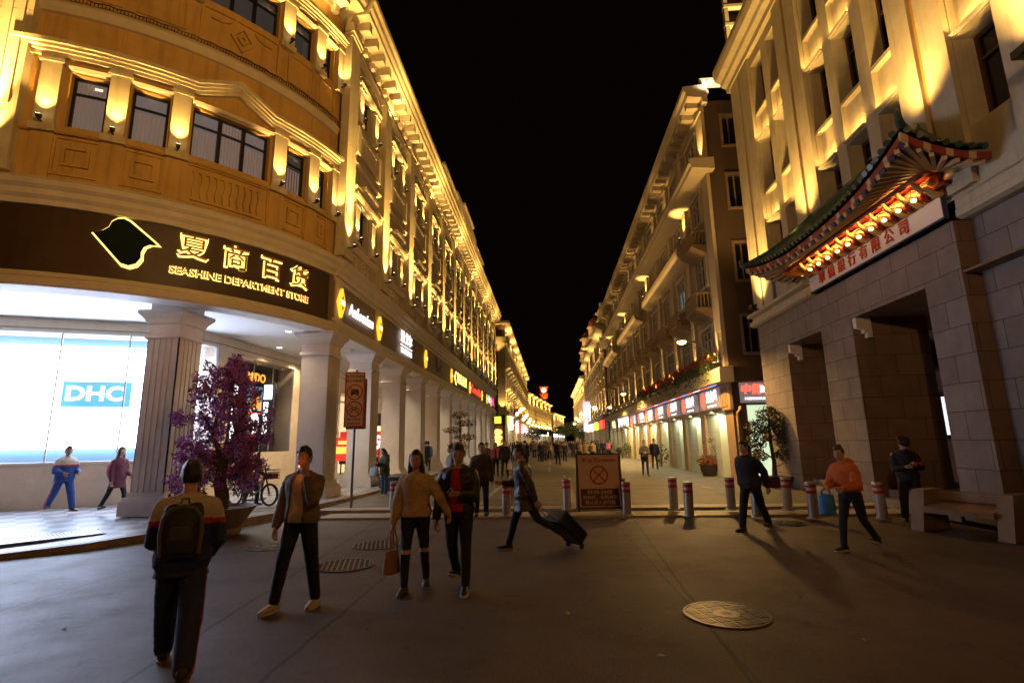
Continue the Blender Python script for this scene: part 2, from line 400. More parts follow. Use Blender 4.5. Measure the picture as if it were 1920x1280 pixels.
KZ = [0.05, 0.06, 0.07, 0.09, 0.12, 0.15, 0.17, 0.18, 0.19, 0.2, 0.2, 0.2]
def tilemat():
    m = mat('grey_check_paving', (0.3, 0.3, 0.31), 0.38, var=0.15, scale=3, bump=0.2); nt = m.node_tree; p = nt.nodes['Principled BSDF']
    geo = [n for n in nt.nodes if n.type == 'NEW_GEOMETRY'][0]; prev = p.inputs['Base Color'].links[0].from_socket
    mp = nt.nodes.new('ShaderNodeMapping'); mp.inputs['Rotation'].default_value = (0, 0, R(42))
    mp.inputs['Location'].default_value = (0.1, 0.1, 0.13)
    nt.links.new(geo.outputs['Position'], mp.inputs['Vector'])
    ch = nt.nodes.new('ShaderNodeTexChecker'); ch.inputs['Scale'].default_value = 2.0; ch.inputs[1].default_value = (1, 1, 1, 1); ch.inputs[2].default_value = (0.42, 0.42, 0.45, 1)
    sx = nt.nodes.new('ShaderNodeSeparateXYZ'); cb = nt.nodes.new('ShaderNodeCombineXYZ'); cb.inputs[2].default_value = 0.2
    nt.links.new(mp.outputs[0], sx.inputs[0]); nt.links.new(sx.outputs[0], cb.inputs[0]); nt.links.new(sx.outputs[1], cb.inputs[1])
    nt.links.new(cb.outputs[0], ch.inputs['Vector'])
    mu = nt.nodes.new('ShaderNodeMix'); mu.data_type = 'RGBA'; mu.blend_type = 'MULTIPLY'; mu.inputs[0].default_value = 1
    nt.links.new(prev, mu.inputs[6]); nt.links.new(ch.outputs[0], mu.inputs[7]); nt.links.new(mu.outputs[2], p.inputs['Base Color']); return m
pv = MB(); n = len(KERB)
inn = [(-60, 30), (-14, 24), (-12.5, 23), (-12, 23), (-12, 23), (-12, 23), (-12, 23), (-12, 23), (-12, 23), (-12, 23), (-12, 23), (-12, 120)]
for i in range(n-1):
    a, b = KERB[i], KERB[i+1]; c, d = inn[i+1], inn[i]
    if c == d: pv.add([(*a, KZ[i]), (*b, KZ[i+1]), (*c, 0.2)], [(0, 1, 2)])
    else: pv.quad((*a, KZ[i]), (*b, KZ[i+1]), (*c, 0.2), (*d, 0.2))
struct(pv.build('pavement', tilemat()))
kb = MB()
for i in range(n-1):
    a, b = Vector(KERB[i]), Vector(KERB[i+1])
    def off(j):
        e = (Vector(KERB[min(j+1, n-1)])-Vector(KERB[max(j-1, 0)])).normalized(); return Vector(KERB[j])+Vector((e.y, -e.x))*0.22
    oa, ob = off(i), off(i+1); za, zb = KZ[i]+0.004, KZ[i+1]+0.004
    ia, ib = a*1.0, b*1.0
    kb.quad((*ia, za), (*ib, zb), (*ob, zb), (*oa, za)); kb.quad((*oa, za), (*ob, zb), (*ob, -0.02), (*oa, -0.02))
    kb.quad((*ia, za), (*oa, za), (*oa, -0.02), (*ia, -0.02))
struct(kb.build('pavement_kerb', mat('pavement_kerb_stone', (0.30, 0.22, 0.17), 0.55, var=0.25, scale=4, bump=0.3)))
# painted lines on the pedestrian street
pl = MB()
for a, b, wd in (((1058, 890), (1080, 948), 0.16), ((945, 905), (900, 946), 0.14), ((1163, 893), (1190, 893), 0.1), ((1315, 911), (1335, 915), 0.12)):
    p, q = at(*a, 0.1), at(*b, 0.1); e = (q-p).normalized(); nn = Vector((-e.y, e.x, 0))*wd/2; up = Vector((0, 0, 0.004))
    pl.quad(p-nn+up, q-nn+up, q+nn+up, p+nn+up)
for y0 in range(30, 120, 9): pl.quad((-0.25, y0, 0.104), (-0.1, y0, 0.104), (-0.1, y0+5, 0.104), (-0.25, y0+5, 0.104))
struct(pl.build('road_marking', mat('worn_line_paint', (0.34, 0.31, 0.25), 0.6, var=0.35, scale=8)))

# ---------------------------------------------------------------- department store
WARM = (1.0, 0.585, 0.155)
UP = 9.0
store = thing('department_store', 'cream colonnaded department store with curved corner and golden uplights', 'building', (-11, 20, 0.2), base=True)
NB = 12; P0 = 16.4; PITCH = 4.03; CB = 18.41
def uplight(par, mp, s, z, d, e=26, tilt=-0.16, spot=75, r=0.04, beam=0):
    """wall lamp on a bracket shining up along the facade"""
    b = MB(mp); b.box(s-0.018, s+0.018, d-0.3, d, z-0.125, z-0.1)
    b.poly([(s-0.035, z-0.1), (s+0.035, z-0.1), (s+0.055, z-0.02), (s-0.055, z-0.02)], d-0.05, d+0.05)
    b.cur = 1; b.box(s-0.045, s+0.045, d-0.04, d+0.04, z-0.019, z-0.012)
    o = b.build('uplight', [M['lampbody'], M['lampglow']], par)
    p = Vector(mp(s, d, z+0.04)); q = Vector(mp(s, d+tilt, z+1.04))
    light('SPOT', e*UP, WARM, p, o, r, aim=(q-p), spot=spot, blend=0.8)
    if beam:
        p = Vector(mp(s, d+0.25, z+0.04)); q = Vector(mp(s, d+0.25-0.17, z+1.04)); light('SPOT', beam*UP, WARM, p, o, 0.06, aim=(q-p), spot=34, blend=1.0)
    return o
# main walls
hs = []
for i in range(NB):
    c = CB+PITCH*i; hs += [(c-0.5, c+0.5, 9.2, 10.7), (c-0.5, c+0.5, 14.05, 15.5)]
w_ = MB(ML); w_.wall(15.9, 65.4, 7.9, 17.4, hs, 0.0, 0.32); w_.build('wall', M['greywall'], store)
bk = MB(); bk.box(-20, -7.45, 16.5, 65.0, 5.8, 17.9); bk.box(-20, -15.2, 13.5, 16.45, 5.8, 17.9); bk.cur = 0
bk.build('building_core', M['greywall'], store)
endw = MB(); endw.box(-20, -7.002, 65.02, 65.4, 0.2, 17.3); endw.build('end_wall', M['greywall'], store)
CWIN1 = [(8.72, 9.46), (9.95, 10.75), (11.28, 13.32), (13.85, 14.65), (15.05, 15.6)]
CW = []
for a, b in CWIN1: CW += [(a, b, 9.38, 10.8), (a, b, 14.2, 15.45)]
MBc = lambda: MB(MC, True)
cw = MBc(); cw.wall(6.0, 16.2, 7.9, 17.4, CW, 0.0, 0.3); cw.build('curved_wall', M['ochre'], store)
fw = MB(MF); fw.wall(-60, -13.3, 5.4, 17.4, [(-15.7, -14.9, 9.3, 10.8), (-15.7, -14.9, 14.2, 15.5)], 0, 0.3); fw.build('front_wall', M['ochre'], store)
for z0, z1 in ((9.3, 10.8), (14.2, 15.5)): g = MB(MF); g.box(-15.7, -14.9, -0.28, -0.24, z0, z1); g.build('window', M['glassdark'], store)
# cornices
BASEP = [(-0.3, 7.28), (0.1, 7.3), (0.12, 7.42), (0.22, 7.5), (0.24, 7.62), (0.34, 7.7), (0.36, 7.82), (0.2, 7.9), (0.14, 7.97), (-0.3, 7.97)]
LIPP = [(-0.5, 5.36), (0.16, 5.36), (0.2, 5.42), (0.2, 5.56), (0.12, 5.62), (0.1, 5.72), (-0.1, 5.74), (-0.5, 5.74)]
EAVEP = [(-0.3, 16.95), (0.08, 17.0), (0.1, 17.12), (0.16, 17.2), (0.2, 17.3), (0.8, 17.34), (0.82, 17.5), (0.9, 17.6), (0.93, 17.78), (1.02, 17.88), (1.02, 18.08), (0.9, 18.14), (0.5, 18.2), (-0.3, 18.3)]
STRP = [(-0.1, 12.32), (0.08, 12.36), (0.14, 12.46), (0.16, 12.56), (0.1, 12.62), (0.06, 12.72), (-0.1, 12.72)]
SILLP = [(-0.1, 8.62), (0.06, 8.64), (0.14, 8.76), (0.16, 8.86), (0.1, 8.92), (-0.1, 8.94)]
for nm, pr_, mt in (('base_cornice', BASEP, 'trim'), ('fascia_lip', LIPP, 'trim'), ('eave_cornice', EAVEP, 'cream')):
    a = MB(ML); a.prism(pr_, 16.1, 65.6)
    b = MBc(); b.prism(pr_, 6.2, 16.1)
    f = MB(MF); f.prism(pr_, -60, -13.25)
    a.v += b.v; k = len(a.v)-len(b.v); a.f += [tuple(i+k for i in q) for q in b.f]; a.mi += b.mi
    k = len(a.v); a.v += f.v; a.f += [tuple(i+k for i in q) for q in f.f]; a.mi += f.mi
    eo = a.build(nm, M[mt], store)
    if nm == 'eave_cornice':
        eo0 = eo
        br = MB(ML); x = 16.6; br.poly([(x-0.14, 16.98), (x+0.14, 16.98), (x+0.14, 17.335), (x-0.14, 17.335)], 0.21, 0.7); br.box(x-0.1, x+0.1, 0.09, 0.3, 16.7, 16.97); b0 = br.build('bracket', M['trim'], store)
        for q in range(1, 60): dup(b0, store, (0, q*0.806, 0))
        for q in range(11):
            x = 7.0+q*0.83; bc = MB(MC); bc.box(x-0.14, x+0.14, 0.21, 0.7, 16.98, 17.335); bc.box(x-0.1, x+0.1, 0.09, 0.3, 16.7, 16.97); bc.build('bracket', M['trim'], store)
for q in range(6):
    ls = MB(ML); ls.box(16.6+q*8.1, 24.4+q*8.1, 0.36, 0.4, 16.1, 16.14); o = ls.build('light_bar', M['lampbody'], eo0)  # light bars added to brighten the eave soffit
    light('AREA', 420, WARM, ML(20.5+q*8.1, 0.55, 16.15), o, aim=(0.25, 0, 1), shape=(0.08, 7.8))
for s in (8.5, 11.5, 14.5):
    p = Vector(MC(s, 0.6, 16.1)); q = Vector(MC(s, 0.8, 17.1)); light('SPOT', 420, WARM, p, eo0, 0.3, aim=(q-p), spot=150, blend=1)  # bare spots added to brighten the curved eave, no fixture
# dotted frieze panels below the eave, one per bay
fp = MB(ML); c = CB
fp.box(c-1.45, c+1.45, 0, 0.05, 16.2, 16.28); fp.box(c-1.45, c+1.45, 0, 0.05, 16.72, 16.8); fp.box(c-1.45, c-1.37, 0, 0.05, 16.28, 16.72); fp.box(c+1.37, c+1.45, 0, 0.05, 16.28, 16.72)
fp = fp.build('frieze_panel', M['trim'], store)
st = MB(ML); st.prism([(-0.1, 11.9), (0.1, 11.94), (0.16, 12.05), (0.1, 12.14), (-0.1, 12.16)], c-1.58, c+1.58); st = st.build('string_course', M['trim'], store)
sl_ = MB(ML); sl_.prism(SILLP, c-1.58, c+1.58); sl_ = sl_.build('sill_course', M['trim'], store)
for i in range(1, NB):
    for o in (fp, st, sl_): dup(o, store, (0, PITCH*i, 0))
sc_ = MBc(); sc_.prism(STRP, 6.9, 15.9); so = sc_.build('string_course', M['trim'], store)
gl = MB()
pts = [Vector(MC(6.9+9.0*i/60, 0.2, 12.75+0.02*math.sin(i*2.1))) for i in range(61)]
gl.tube(pts, 0.018, 5)
for i in range(0, 120):
    q = Vector(MC(6.9+9.0*i/120, 0.2, 12.72)); gl.tube([q, q+Vector((0, 0, -0.06-0.04*rng.random()))], 0.015, 4)
gl.build('light_chain', M['dark'], so)
# parapet over the middle bays
pp = MB(ML); pp.poly([(31, 18.22), (31, 19.45), (31.6, 19.6), (36, 19.75), (36.0, 20.45), (38.2, 20.5), (38.9, 20.95), (40, 21.2), (42, 21.2), (43.1, 20.95), (43.8, 20.5), (46, 20.45), (46, 19.75), (50.4, 19.6), (51, 19.45), (51, 18.22)], 0.0, 0.55)
po = pp.build('parapet', M['cream'], store)
cp = MB(ML); cp.box(30.9, 36.0, -0.05, 0.62, 19.75, 19.9); cp.box(46.0, 51.1, -0.05, 0.62, 19.75, 19.9); cp.box(36, 46, 0.551, 0.68, 19.1, 19.25); cp.box(38.5, 43.5, 0.551, 0.72, 20.55, 20.7); cp.build('coping', M['trim'], po)
for s in (32.5, 35, 38, 41, 44, 47, 49.5):
    light('SPOT', 60, WARM, ML(s, 1.35, 18.4), po, 0.1, aim=(-0.3, 0, 1), spot=110)
# pilasters over both floors
def pilaster(mp, s, mt, curved=False, w=0.40, e=60, fl=False):
    b = MB(mp, curved); b.box(s-w, s+w, 0.0, 0.26, 8.25, 12.1); b.box(s-w+0.01, s+w-0.01, 0.0, 0.25, 12.101, 12.12); b.box(s-w, s+w, 0.0, 0.26, 12.121, 16.35)
    if fl:
        for q in (-0.24, 0, 0.24): b.box(s+q-0.07, s+q+0.07, 0.261, 0.29, 9.6, 16.1)
    b.box(s-w-0.05, s+w+0.05, 0, 0.31, 7.975, 8.24); b.box(s-w-0.05, s+w+0.05, 0, 0.3, 16.36, 16.5); b.box(s-w-0.09, s+w+0.09, 0, 0.35, 16.51, 16.68); b.box(s-w, s+w, 0.0, 0.28, 16.69, 16.94)
    o = b.build('pilaster', M[mt], store); uplight(o, mp, s, 8.5, 0.5, e, -0.16, 66, beam=e*8)
    return o
p_ = pilaster(ML, P0, 'cream')
for i in range(1, NB+1): dup(p_, store, (0, PITCH*i, 0))
pilaster(MC, 7.45, 'cream', curved=True, w=0.46, e=120, fl=True)
# window units
def surround(par, mp, s, z0, z1, half, mt='trim', top='cornice', e=14, lamps=True, fl=False, dz=0.0):
    pass
def bay_window(z0, z1, arch):
    s = CB
    b = MB(ML); q = -0.2
    for a, c in ((s-0.5, s-0.44), (s+0.44, s+0.5), (s-0.03, s+0.03)): b.box(a, c, q-0.06, q, z0, z1)
    b.box(s-0.44, s-0.03, q-0.06, q, z0, z0+0.06); b.box(s+0.03, s+0.44, q-0.06, q, z0, z0+0.06)
    b.box(s-0.44, s-0.03, q-0.06, q, z1-0.06, z1); b.box(s+0.03, s+0.44, q-0.06, q, z1-0.06, z1)
    zt = z0+(z1-z0)*0.68
    b.box(s-0.44, s-0.03, q-0.06, q, zt-0.03, zt+0.03); b.box(s+0.03, s+0.44, q-0.06, q, zt-0.03, zt+0.03)
    wo = b.build('window', M['dark'], store)
    g = MB(ML); g.box(s-0.49, s+0.49, q-0.1, q-0.07, z0, z1); g.build('glass', M['glass'], wo)
    f = MB(ML)
    for k in (-1, 1):
        c = s+k*0.86; f.box(c-0.2, c+0.2, 0, 0.12, z0-0.1, z1-0.28); f.box(c-0.25, c+0.25, 0, 0.17, z1-0.279, z1-0.2); f.box(c-0.22, c+0.22, 0, 0.13, z1-0.199, z1-0.12); f.box(c-0.25, c+0.25, 0, 0.17, z0-0.24, z0-0.101)
    zc = z1-0.12
    if not arch:
        f.prism([(-0.05, zc), (0.14, zc), (0.16, zc+0.06), (0.26, zc+0.12), (0.3, zc+0.2), (-0.05, zc+0.22)], s-1.4, s+1.4)
        f.prism([(-0.05, zc+0.45), (0.18, zc+0.45), (0.24, zc+0.55), (0.34, zc+0.62), (0.36, zc+0.72), (-0.05, zc+0.76)], s-0.75, s+0.75)
        for k in (-1, 1): f.prism([(-0.05, zc+0.22), (0.16, zc+0.24), (0.22, zc+0.34), (0.3, zc+0.42), (-0.05, zc+0.46)], s+k*1.2-0.32, s+k*1.2+0.32)
        f.box(s-0.6, s+0.6, 0, 0.1, zc+0.225, zc+0.449)
    else:
        pr = []
        n = 12
        def arcz(x): return zc+0.12+0.42*math.cos(x/1.25*math.pi/2)**1.0
        xs = [-1.25+2.5*i/n for i in range(n+1)]
        for (d0, d1, t0, t1) in ((0, 0.13, 0.0, 0.09), (0, 0.2, 0.09, 0.17)):
            for a, c in zip(xs, xs[1:]):
                f.add([(s+a, d0, arcz(a)+t0), (s+c, d0, arcz(c)+t0), (s+c, d0, arcz(c)+t1), (s+a, d0, arcz(a)+t1), (s+a, d1, arcz(a)+t0), (s+c, d1, arcz(c)+t0), (s+c, d1, arcz(c)+t1), (s+a, d1, arcz(a)+t1)],
                      [(0, 1, 2, 3), (7, 6, 5, 4), (0, 4, 5, 1), (3, 2, 6, 7)])
        f.prism([(-0.05, zc), (0.16, zc), (0.22, zc+0.08), (-0.05, zc+0.1)], s-1.2, s+1.2)
        f.box(s-0.12, s+0.12, 0, 0.2, zc+0.101, zc+0.62)
    f.box(s-0.55, s+0.55, 0, 0.07, z1-0.0, z1+0.1)
    f.build('window_surround', M['trim'], wo)
    for k in (-1, 1): uplight(wo, ML, s+k*0.86, z0+0.02, 0.3, 26, -0.12, 70, 0.03)
    return wo
wa = bay_window(9.2, 10.7, False); wb = bay_window(14.05, 15.5, True)
def motif():
    b = MB(ML); s = CB
    b.box(s-1.5, s+1.5, 0, 0.04, 7.975, 8.0)
    for k in (0.36, 0.2):
        h = 0.3*k/0.36
        for sg in (-1, 1):
            b.poly([(s+sg*k, 8.3), (s, 8.3+h), (s, 8.3+h-0.09), (s+sg*(k-0.09), 8.3)], 0, 0.06); b.poly([(s+sg*k, 8.3), (s, 8.3-h), (s, 8.3-h+0.09), (s+sg*(k-0.09), 8.3)], 0, 0.06)
    for sg in (-1, 1):
        a = s+sg*1.0; b.box(a-0.42, a+0.42, 0, 0.05, 8.02, 8.08); b.box(a-0.42, a+0.42, 0, 0.05, 8.5, 8.56); b.box(a-0.42, a-0.36, 0, 0.05, 8.08, 8.5); b.box(a+0.36, a+0.42, 0, 0.05, 8.08, 8.5)
    return b.build('relief_panel', M['trim'], store)
def balustrade():
    b = MB(ML); s = CB; b.box(s-1.3, s+1.3, 0, 0.16, 13.3, 13.42); b.box(s-1.3, s+1.3, 0, 0.16, 12.5, 12.62)
    for k in range(9):
        c = s-0.8+k*0.2; b.poly([(c-0.04, 12.62), (c+0.04, 12.62), (c+0.075, 12.82), (c+0.03, 13.0), (c+0.06, 13.2), (c+0.05, 13.3), (c-0.05, 13.3), (c-0.06, 13.2), (c-0.03, 13.0), (c-0.075, 12.82)], 0.02, 0.12)
    for k in (-1, 1): b.box(s+k*1.15-0.15, s+k*1.15+0.15, 0, 0.2, 12.45, 13.5)
    return b.build('balustrade', M['trim'], store)
mo = motif(); ba = balustrade()
for i in range(1, NB):
    for o in (wa, wb, mo, ba): dup(o, store, (0, PITCH*i, 0))
# windows of the curved corner
def curve_window(a, b, z0, z1, cols, lit):
    q = -0.16; f = MBc(); n = cols
    f.box(a, a+0.06, q-0.06, q, z0, z1); f.box(b-0.06, b, q-0.06, q, z0, z1)
    xs = [a+0.06+(b-a-0.12)*i/n for i in range(n+1)]
    for i, (x0, x1) in enumerate(zip(xs, xs[1:])):
        l, r = x0+(0.05 if i else 0), x1-(0.05 if i < n-1 else 0)
        f.box(l, r, q-0.06, q, z0, z0+0.05); f.box(l, r, q-0.06, q, z1-0.05, z1); f.box(l, r, q-0.06, q, z0+(z1-z0)*0.7-0.025, z0+(z1-z0)*0.7+0.025)
        if i: f.box(x0-0.05, x0+0.05, q-0.08, q+0.01, z0, z1)
    wo = f.build('window', M['dark'], store)
    g = MBc(); g.box(a+0.01, b-0.01, q-0.1, q-0.07, z0, z1); g.build('glass', M[lit], wo)
    if z0 < 10:
        for j in range(max(1, cols)):
            x0 = a+(b-a)*j/cols; wd_ = (b-a)/cols; q2 = MBc()
            for v in range(7): q2.box(x0+wd_*(0.06+v*0.125), x0+wd_*(0.15+v*0.125), q-0.068-0.004*(v % 2), q-0.066, z0+0.06, z0+(z1-z0)*(0.62 if (j+int(a)) % 2 else 0.96))
            q2.build('blind', mat('pale_curtain', (0.30, 0.27, 0.28), 0.8, emit=(0.62, 0.53, 0.56), es=0.10), wo)
            q2 = MBc(); q2.box(x0+wd_*0.55, x0+wd_*0.78, q-0.0645, q-0.062, z1-0.2, z1-0.13); q2.build('room_lamp', M['glassgrey'] if j or int(a*3) % 2 else mat('room_lamp_glow', (1, 1, 1), 0.4, emit=(1, 0.93, 0.82), es=0.9), wo)
    h = MBc(); h.prism([(0.001, z1+0.04), (0.1, z1+0.05), (0.14, z1+0.12), (0.001, z1+0.14)], a-0.05, b+0.05); h.build('window_head', M['trim'], wo)
    return wo
LITS = ['glassgrey', 'glassgrey', 'glassgrey', 'glass', 'glass']
for (a, b), li in zip(CWIN1, LITS):
    curve_window(a, b, 9.38, 10.8, 3 if b-a > 1.5 else 1, li); curve_window(a, b, 14.2, 15.45, 3 if b-a > 1.5 else 1, 'glass')
CPIL = [8.36, 9.7, 11.0, 13.6, 14.85, 15.85]
for z0, z1 in ((9.42, 11.1), (14.25, 15.75)):
    for s in CPIL:
        b = MBc(); w = 0.2 if s < 15.8 else 0.14
        b.box(s-w, s+w, 0, 0.13, z0-0.12, z1-0.16); b.box(s-w-0.05, s+w+0.05, 0, 0.18, z1-0.159, z1-0.08); b.box(s-w-0.02, s+w+0.02, 0, 0.15, z1-0.079, z1); b.box(s-w-0.05, s+w+0.05, 0, 0.18, z0-0.3, z0-0.121)
        po = b.build('small_pilaster', M['cream'], store); uplight(po, MC, s, z0+0.0, 0.33, 30, -0.13, 68, 0.035)
    e = MBc()
    def ent(a, b, za, zb):
        n = max(2, int((b-a)/0.25))
        for i in range(n):
            x0, x1 = a+(b-a)*i/n, a+(b-a)*(i+1)/n; t0, t1 = za+(zb-za)*i/n, za+(zb-za)*(i+1)/n
            for d1, c0, c1 in ((0.15, 0.0, 0.09), (0.2, 0.09, 0.17), (0.27, 0.17, 0.24), (0.34, 0.24, 0.34)):
                e.add([(x0, 0, t0+c0), (x1, 0, t1+c0), (x1, 0, t1+c1), (x0, 0, t0+c1), (x0, d1, t0+c0), (x1, d1, t1+c0), (x1, d1, t1+c1), (x0, d1, t0+c1)], [(0, 1, 2, 3), (7, 6, 5, 4), (0, 4, 5, 1), (3, 2, 6, 7), (0, 3, 7, 4), (1, 5, 6, 2)])
    ent(7.6, 11.3, z1+0.001, z1+0.001); ent(11.3, 12.3, z1, z1+0.45); ent(12.3, 13.3, z1+0.45, z1); ent(13.3, 16.0, z1+0.001, z1+0.001)
    e.build('entablature', M['cream'], store)
# panels below the curved windows
def frame(b, a, c, z0, z1, t, d): b.box(a, c, 0, d, z0, z0+t); b.box(a, c, 0, d, z1-t, z1); b.box(a, a+t, 0, d, z0+t, z1-t); b.box(c-t, c, 0, d, z0+t, z1-t)
for a, c in ((8.56, 9.5), (9.9, 10.8), (13.8, 14.66), (15.02, 15.65)):
    b = MBc(); frame(b, a, c, 8.1, 9.1, 0.07, 0.05); frame(b, a+0.2, c-0.2, 8.35, 8.85, 0.07, 0.07); b.build('relief_panel', M['ochre'], store)
b = MBc(); frame(b, 11.2, 13.4, 8.02, 9.14, 0.06, 0.05)
for k in range(10):
    c = 11.48+k*0.182; b.poly([(c-0.04, 8.2), (c+0.04, 8.2), (c+0.08, 8.42), (c+0.03, 8.66), (c+0.06, 8.9), (c-0.06, 8.9), (c-0.03, 8.66), (c-0.08, 8.42)], 0, 0.06)
b.box(11.4, 13.2, 0, 0.07, 8.12, 8.199); b.box(11.4, 13.2, 0, 0.07, 8.901, 9.0); b.build('balustrade', M['ochre'], store)
for s in CPIL:
    b = MBc(); b.box(s-0.22, s+0.22, 0, 0.08, 7.98, 9.11); b.build('pedestal', M['ochre'], store)
b = MBc(); b.prism([(0, 9.12), (0.1, 9.12), (0.14, 9.16), (0.14, 9.22), (0, 9.24)], 7.7, 16.0); b.build('sill_course', M['ochre'], store)
for a, c in ((8.2, 9.5), (9.8, 10.9), (13.7, 14.7), (14.95, 15.7)):
    b = MBc(); frame(b, a, c, 12.95, 13.95, 0.06, 0.05); b.build('relief_panel', M['ochre'], store)
b = MBc(); frame(b, 11.2, 13.4, 12.85, 14.0, 0.07, 0.06); s = 12.3
for k in (0.34, 0.16):
    for sg in (-1, 1):
        h = k*1.25
        b.poly([(s+sg*k, 13.42), (s, 13.42+h), (s, 13.42+h-0.12), (s+sg*(k-0.1), 13.42)], 0, 0.08); b.poly([(s+sg*k, 13.42), (s, 13.42-h), (s, 13.42-h+0.12), (s+sg*(k-0.1), 13.42)], 0, 0.08)
for sg in (-1, 1):
    b.poly([(s+sg*0.85, 13.75), (s+sg*0.5, 13.75), (s+sg*0.3, 13.95-0.12), (s+sg*0.38, 13.95-0.22), (s+sg*0.55, 13.65), (s+sg*0.85, 13.65)], 0, 0.07)
b.build('relief_panel', M['ochre'], store)

# fascia with recessed panels
f = MB(ML); f.box(15.95, 65.4, -0.4, 0.0, 5.745, 7.275); f.build('fascia', M['fascia'], store)
f = MB(ML); f.box(16.0, 65.4, 0, 0.045, 7.12, 7.275); f.box(16.0, 65.4, 0, 0.045, 5.745, 5.86)
for s in (16.4, 20.43, 28.49, 36.2, 44.6, 52.67, 56.7, 60.7, 64.8): f.box(s-0.3, s+0.3, 0, 0.043, 5.861, 7.119)
f.build('fascia_frame', M['trim'], store)
f = MBc(); f.box(6.1, 15.94, -0.35, 0.02, 5.745, 7.275); f.build('sign_board', M['signbrown'], store)
f = MB(MF); f.box(-60, -13.3, -0.35, 0.0, 5.745, 7.275); f.build('fascia', M['fascia'], store)

# ceiling of the arcade, back wall, columns
WP = Path([(-40, 3.275), (-13.2, 15.35), (-12.75, 15.62), (-12.38, 16.0), (-12.1, 16.5), (-11.93, 17.05), (-11.8, 17.7), (-11.6, 22.9), (-11.6, 65)])
S0 = WP.L[1]; S1 = WP.L[6]; S2 = WP.L[7]
c = MB(); c.flat([(-60, 9.9), (-14.9, 9.9), (-12.6, 10.2), (-10, 11.7), (-8.4, 13.8), (-7.4, 17.0), (-7.4, 65), (-11.7, 65), (-11.7, 18), (-16, 18), (-60, 18)], 5.75, 5.79)
c.build('arcade_ceiling', M['white'], store)
hole = [(S0-14.0, S1-0.15, 1.42, 5.3), (S1+0.75, S2-0.15, 1.55, 5.2), (S2+2.2, S2+4.2, 0.4, 4.4), (S2+5.2, S2+9.0, 0.2, 4.6), (S2+11, S2+14.5, 0.3, 4.6), (S2+16, S2+20, 0.25, 4.6), (S2+22, S2+26, 0.25, 4.6), (S2+28, S2+33, 0.25, 4.6)]
aw = MB(WP)
def seams(): return [S0-30, *[S0-4+i*0.0 for i in range(0)], *WP.L[1:8]]
# wall in strips that break at the bends
def pathwall(mb, s0, s1, z0, z1, holes, d, depth):
    cuts = sorted({s0, s1, *[l for l in WP.L if s0 < l < s1], *[h[0] for h in holes], *[h[1] for h in holes]}); zs = sorted({z0, z1, *[h[2] for h in holes], *[h[3] for h in holes]})
    for a, b in zip(cuts, cuts[1:]):
        for c_, e in zip(zs, zs[1:]):
            if any(h[0] < (a+b)/2 < h[1] and h[2] < (c_+e)/2 < h[3] for h in holes): continue
            mb.quad((a+1e-5, d, c_), (b-1e-5, d, c_), (b-1e-5, d, e), (a+1e-5, d, e))
    for h in holes:
        a, b, c_, e = h; q = d-depth; xs = [a, *[l for l in WP.L if a < l < b], b]
        mb.quad((a, d, c_), (a, q, c_), (a, q, e), (a, d, e)); mb.quad((b, d, c_), (b, d, e), (b, q, e), (b, q, c_))
        for u, v in zip(xs, xs[1:]):
            mb.quad((u, d, e), (u, q, e), (v, q, e), (v, d, e)); mb.quad((u, d, c_), (v, d, c_), (v, q, c_), (u, q, c_))
    return mb
pathwall(aw, S0-29, WP.L[-1], 0.1, 5.75, hole, 0, 0.8); aw.build('arcade_wall', M['beige'], store)
# stone courses: thin dark joints set in the back wall
j = MB(WP)
for z in (0.8, 4.2): pass
tr = MB(WP)
def strip(mb, a, b, d0, d1, z0, z1):
    xs = [a, *[l for l in WP.L if a < l < b], b]
    for u, v in zip(xs, xs[1:]): mb.box(u+1e-4, v-1e-4, d0, d1, z0, z1)
strip(tr, S0-8, WP.L[-1]-0.2, 0.001, 0.02, 5.42, 5.45); tr.build('wall_joint', M['fascia'], store)
# big advertising window
gw = MB(WP); strip(gw, S0-14.0, S1-0.15, -0.8, -0.78, 1.42, 5.3); gw.build('display_back', M['bluegrey'], store)
fr = MB(WP); strip(fr, S0-14.0, S1-0.15, -0.06, 0.03, 1.36, 1.42); strip(fr, S0-14.0, S1-0.15, -0.06, 0.03, 5.3, 5.35)
for q in (-12.2, -10.5, -8.8, -7.05, -5.3, -3.6, -1.87, -0.1): fr.box(S0+q-0.02, S0+q+0.02, -0.08, -0.05, 1.42, 5.3)
for q in (S1-0.18,): fr.box(q, q+0.04, -0.08, 0.03, 1.42, 5.3)
fr.build('window_frame', M['white'], store)
def gmat():
    m = bpy.data.materials.new('clear_shop_glass'); m.use_nodes = True; nt = m.node_tree; nt.nodes.clear()
    o = nt.nodes.new('ShaderNodeOutputMaterial'); t = nt.nodes.new('ShaderNodeBsdfTransparent'); g = nt.nodes.new('ShaderNodeBsdfGlossy'); g.inputs['Roughness'].default_value = 0.03
    x = nt.nodes.new('ShaderNodeMixShader'); f = nt.nodes.new('ShaderNodeFresnel'); f.inputs[0].default_value = 1.35
    nt.links.new(f.outputs[0], x.inputs[0]); nt.links.new(t.outputs[0], x.inputs[1]); nt.links.new(g.outputs[0], x.inputs[2]); nt.links.new(x.outputs[0], o.inputs[0]); return m
GL = gmat()
gp = MB(WP)
for a, b in ((S0-14.0, S0-0.001), (S0, WP.L[2]), (WP.L[2], WP.L[3]), (WP.L[3], WP.L[4]), (WP.L[4], WP.L[5]), (WP.L[5], S1-0.2)): gp.quad((a, -0.065, 1.42), (b, -0.065, 1.42), (b, -0.065, 5.3), (a, -0.065, 5.3))
gp.build('window_pane', GL, store)
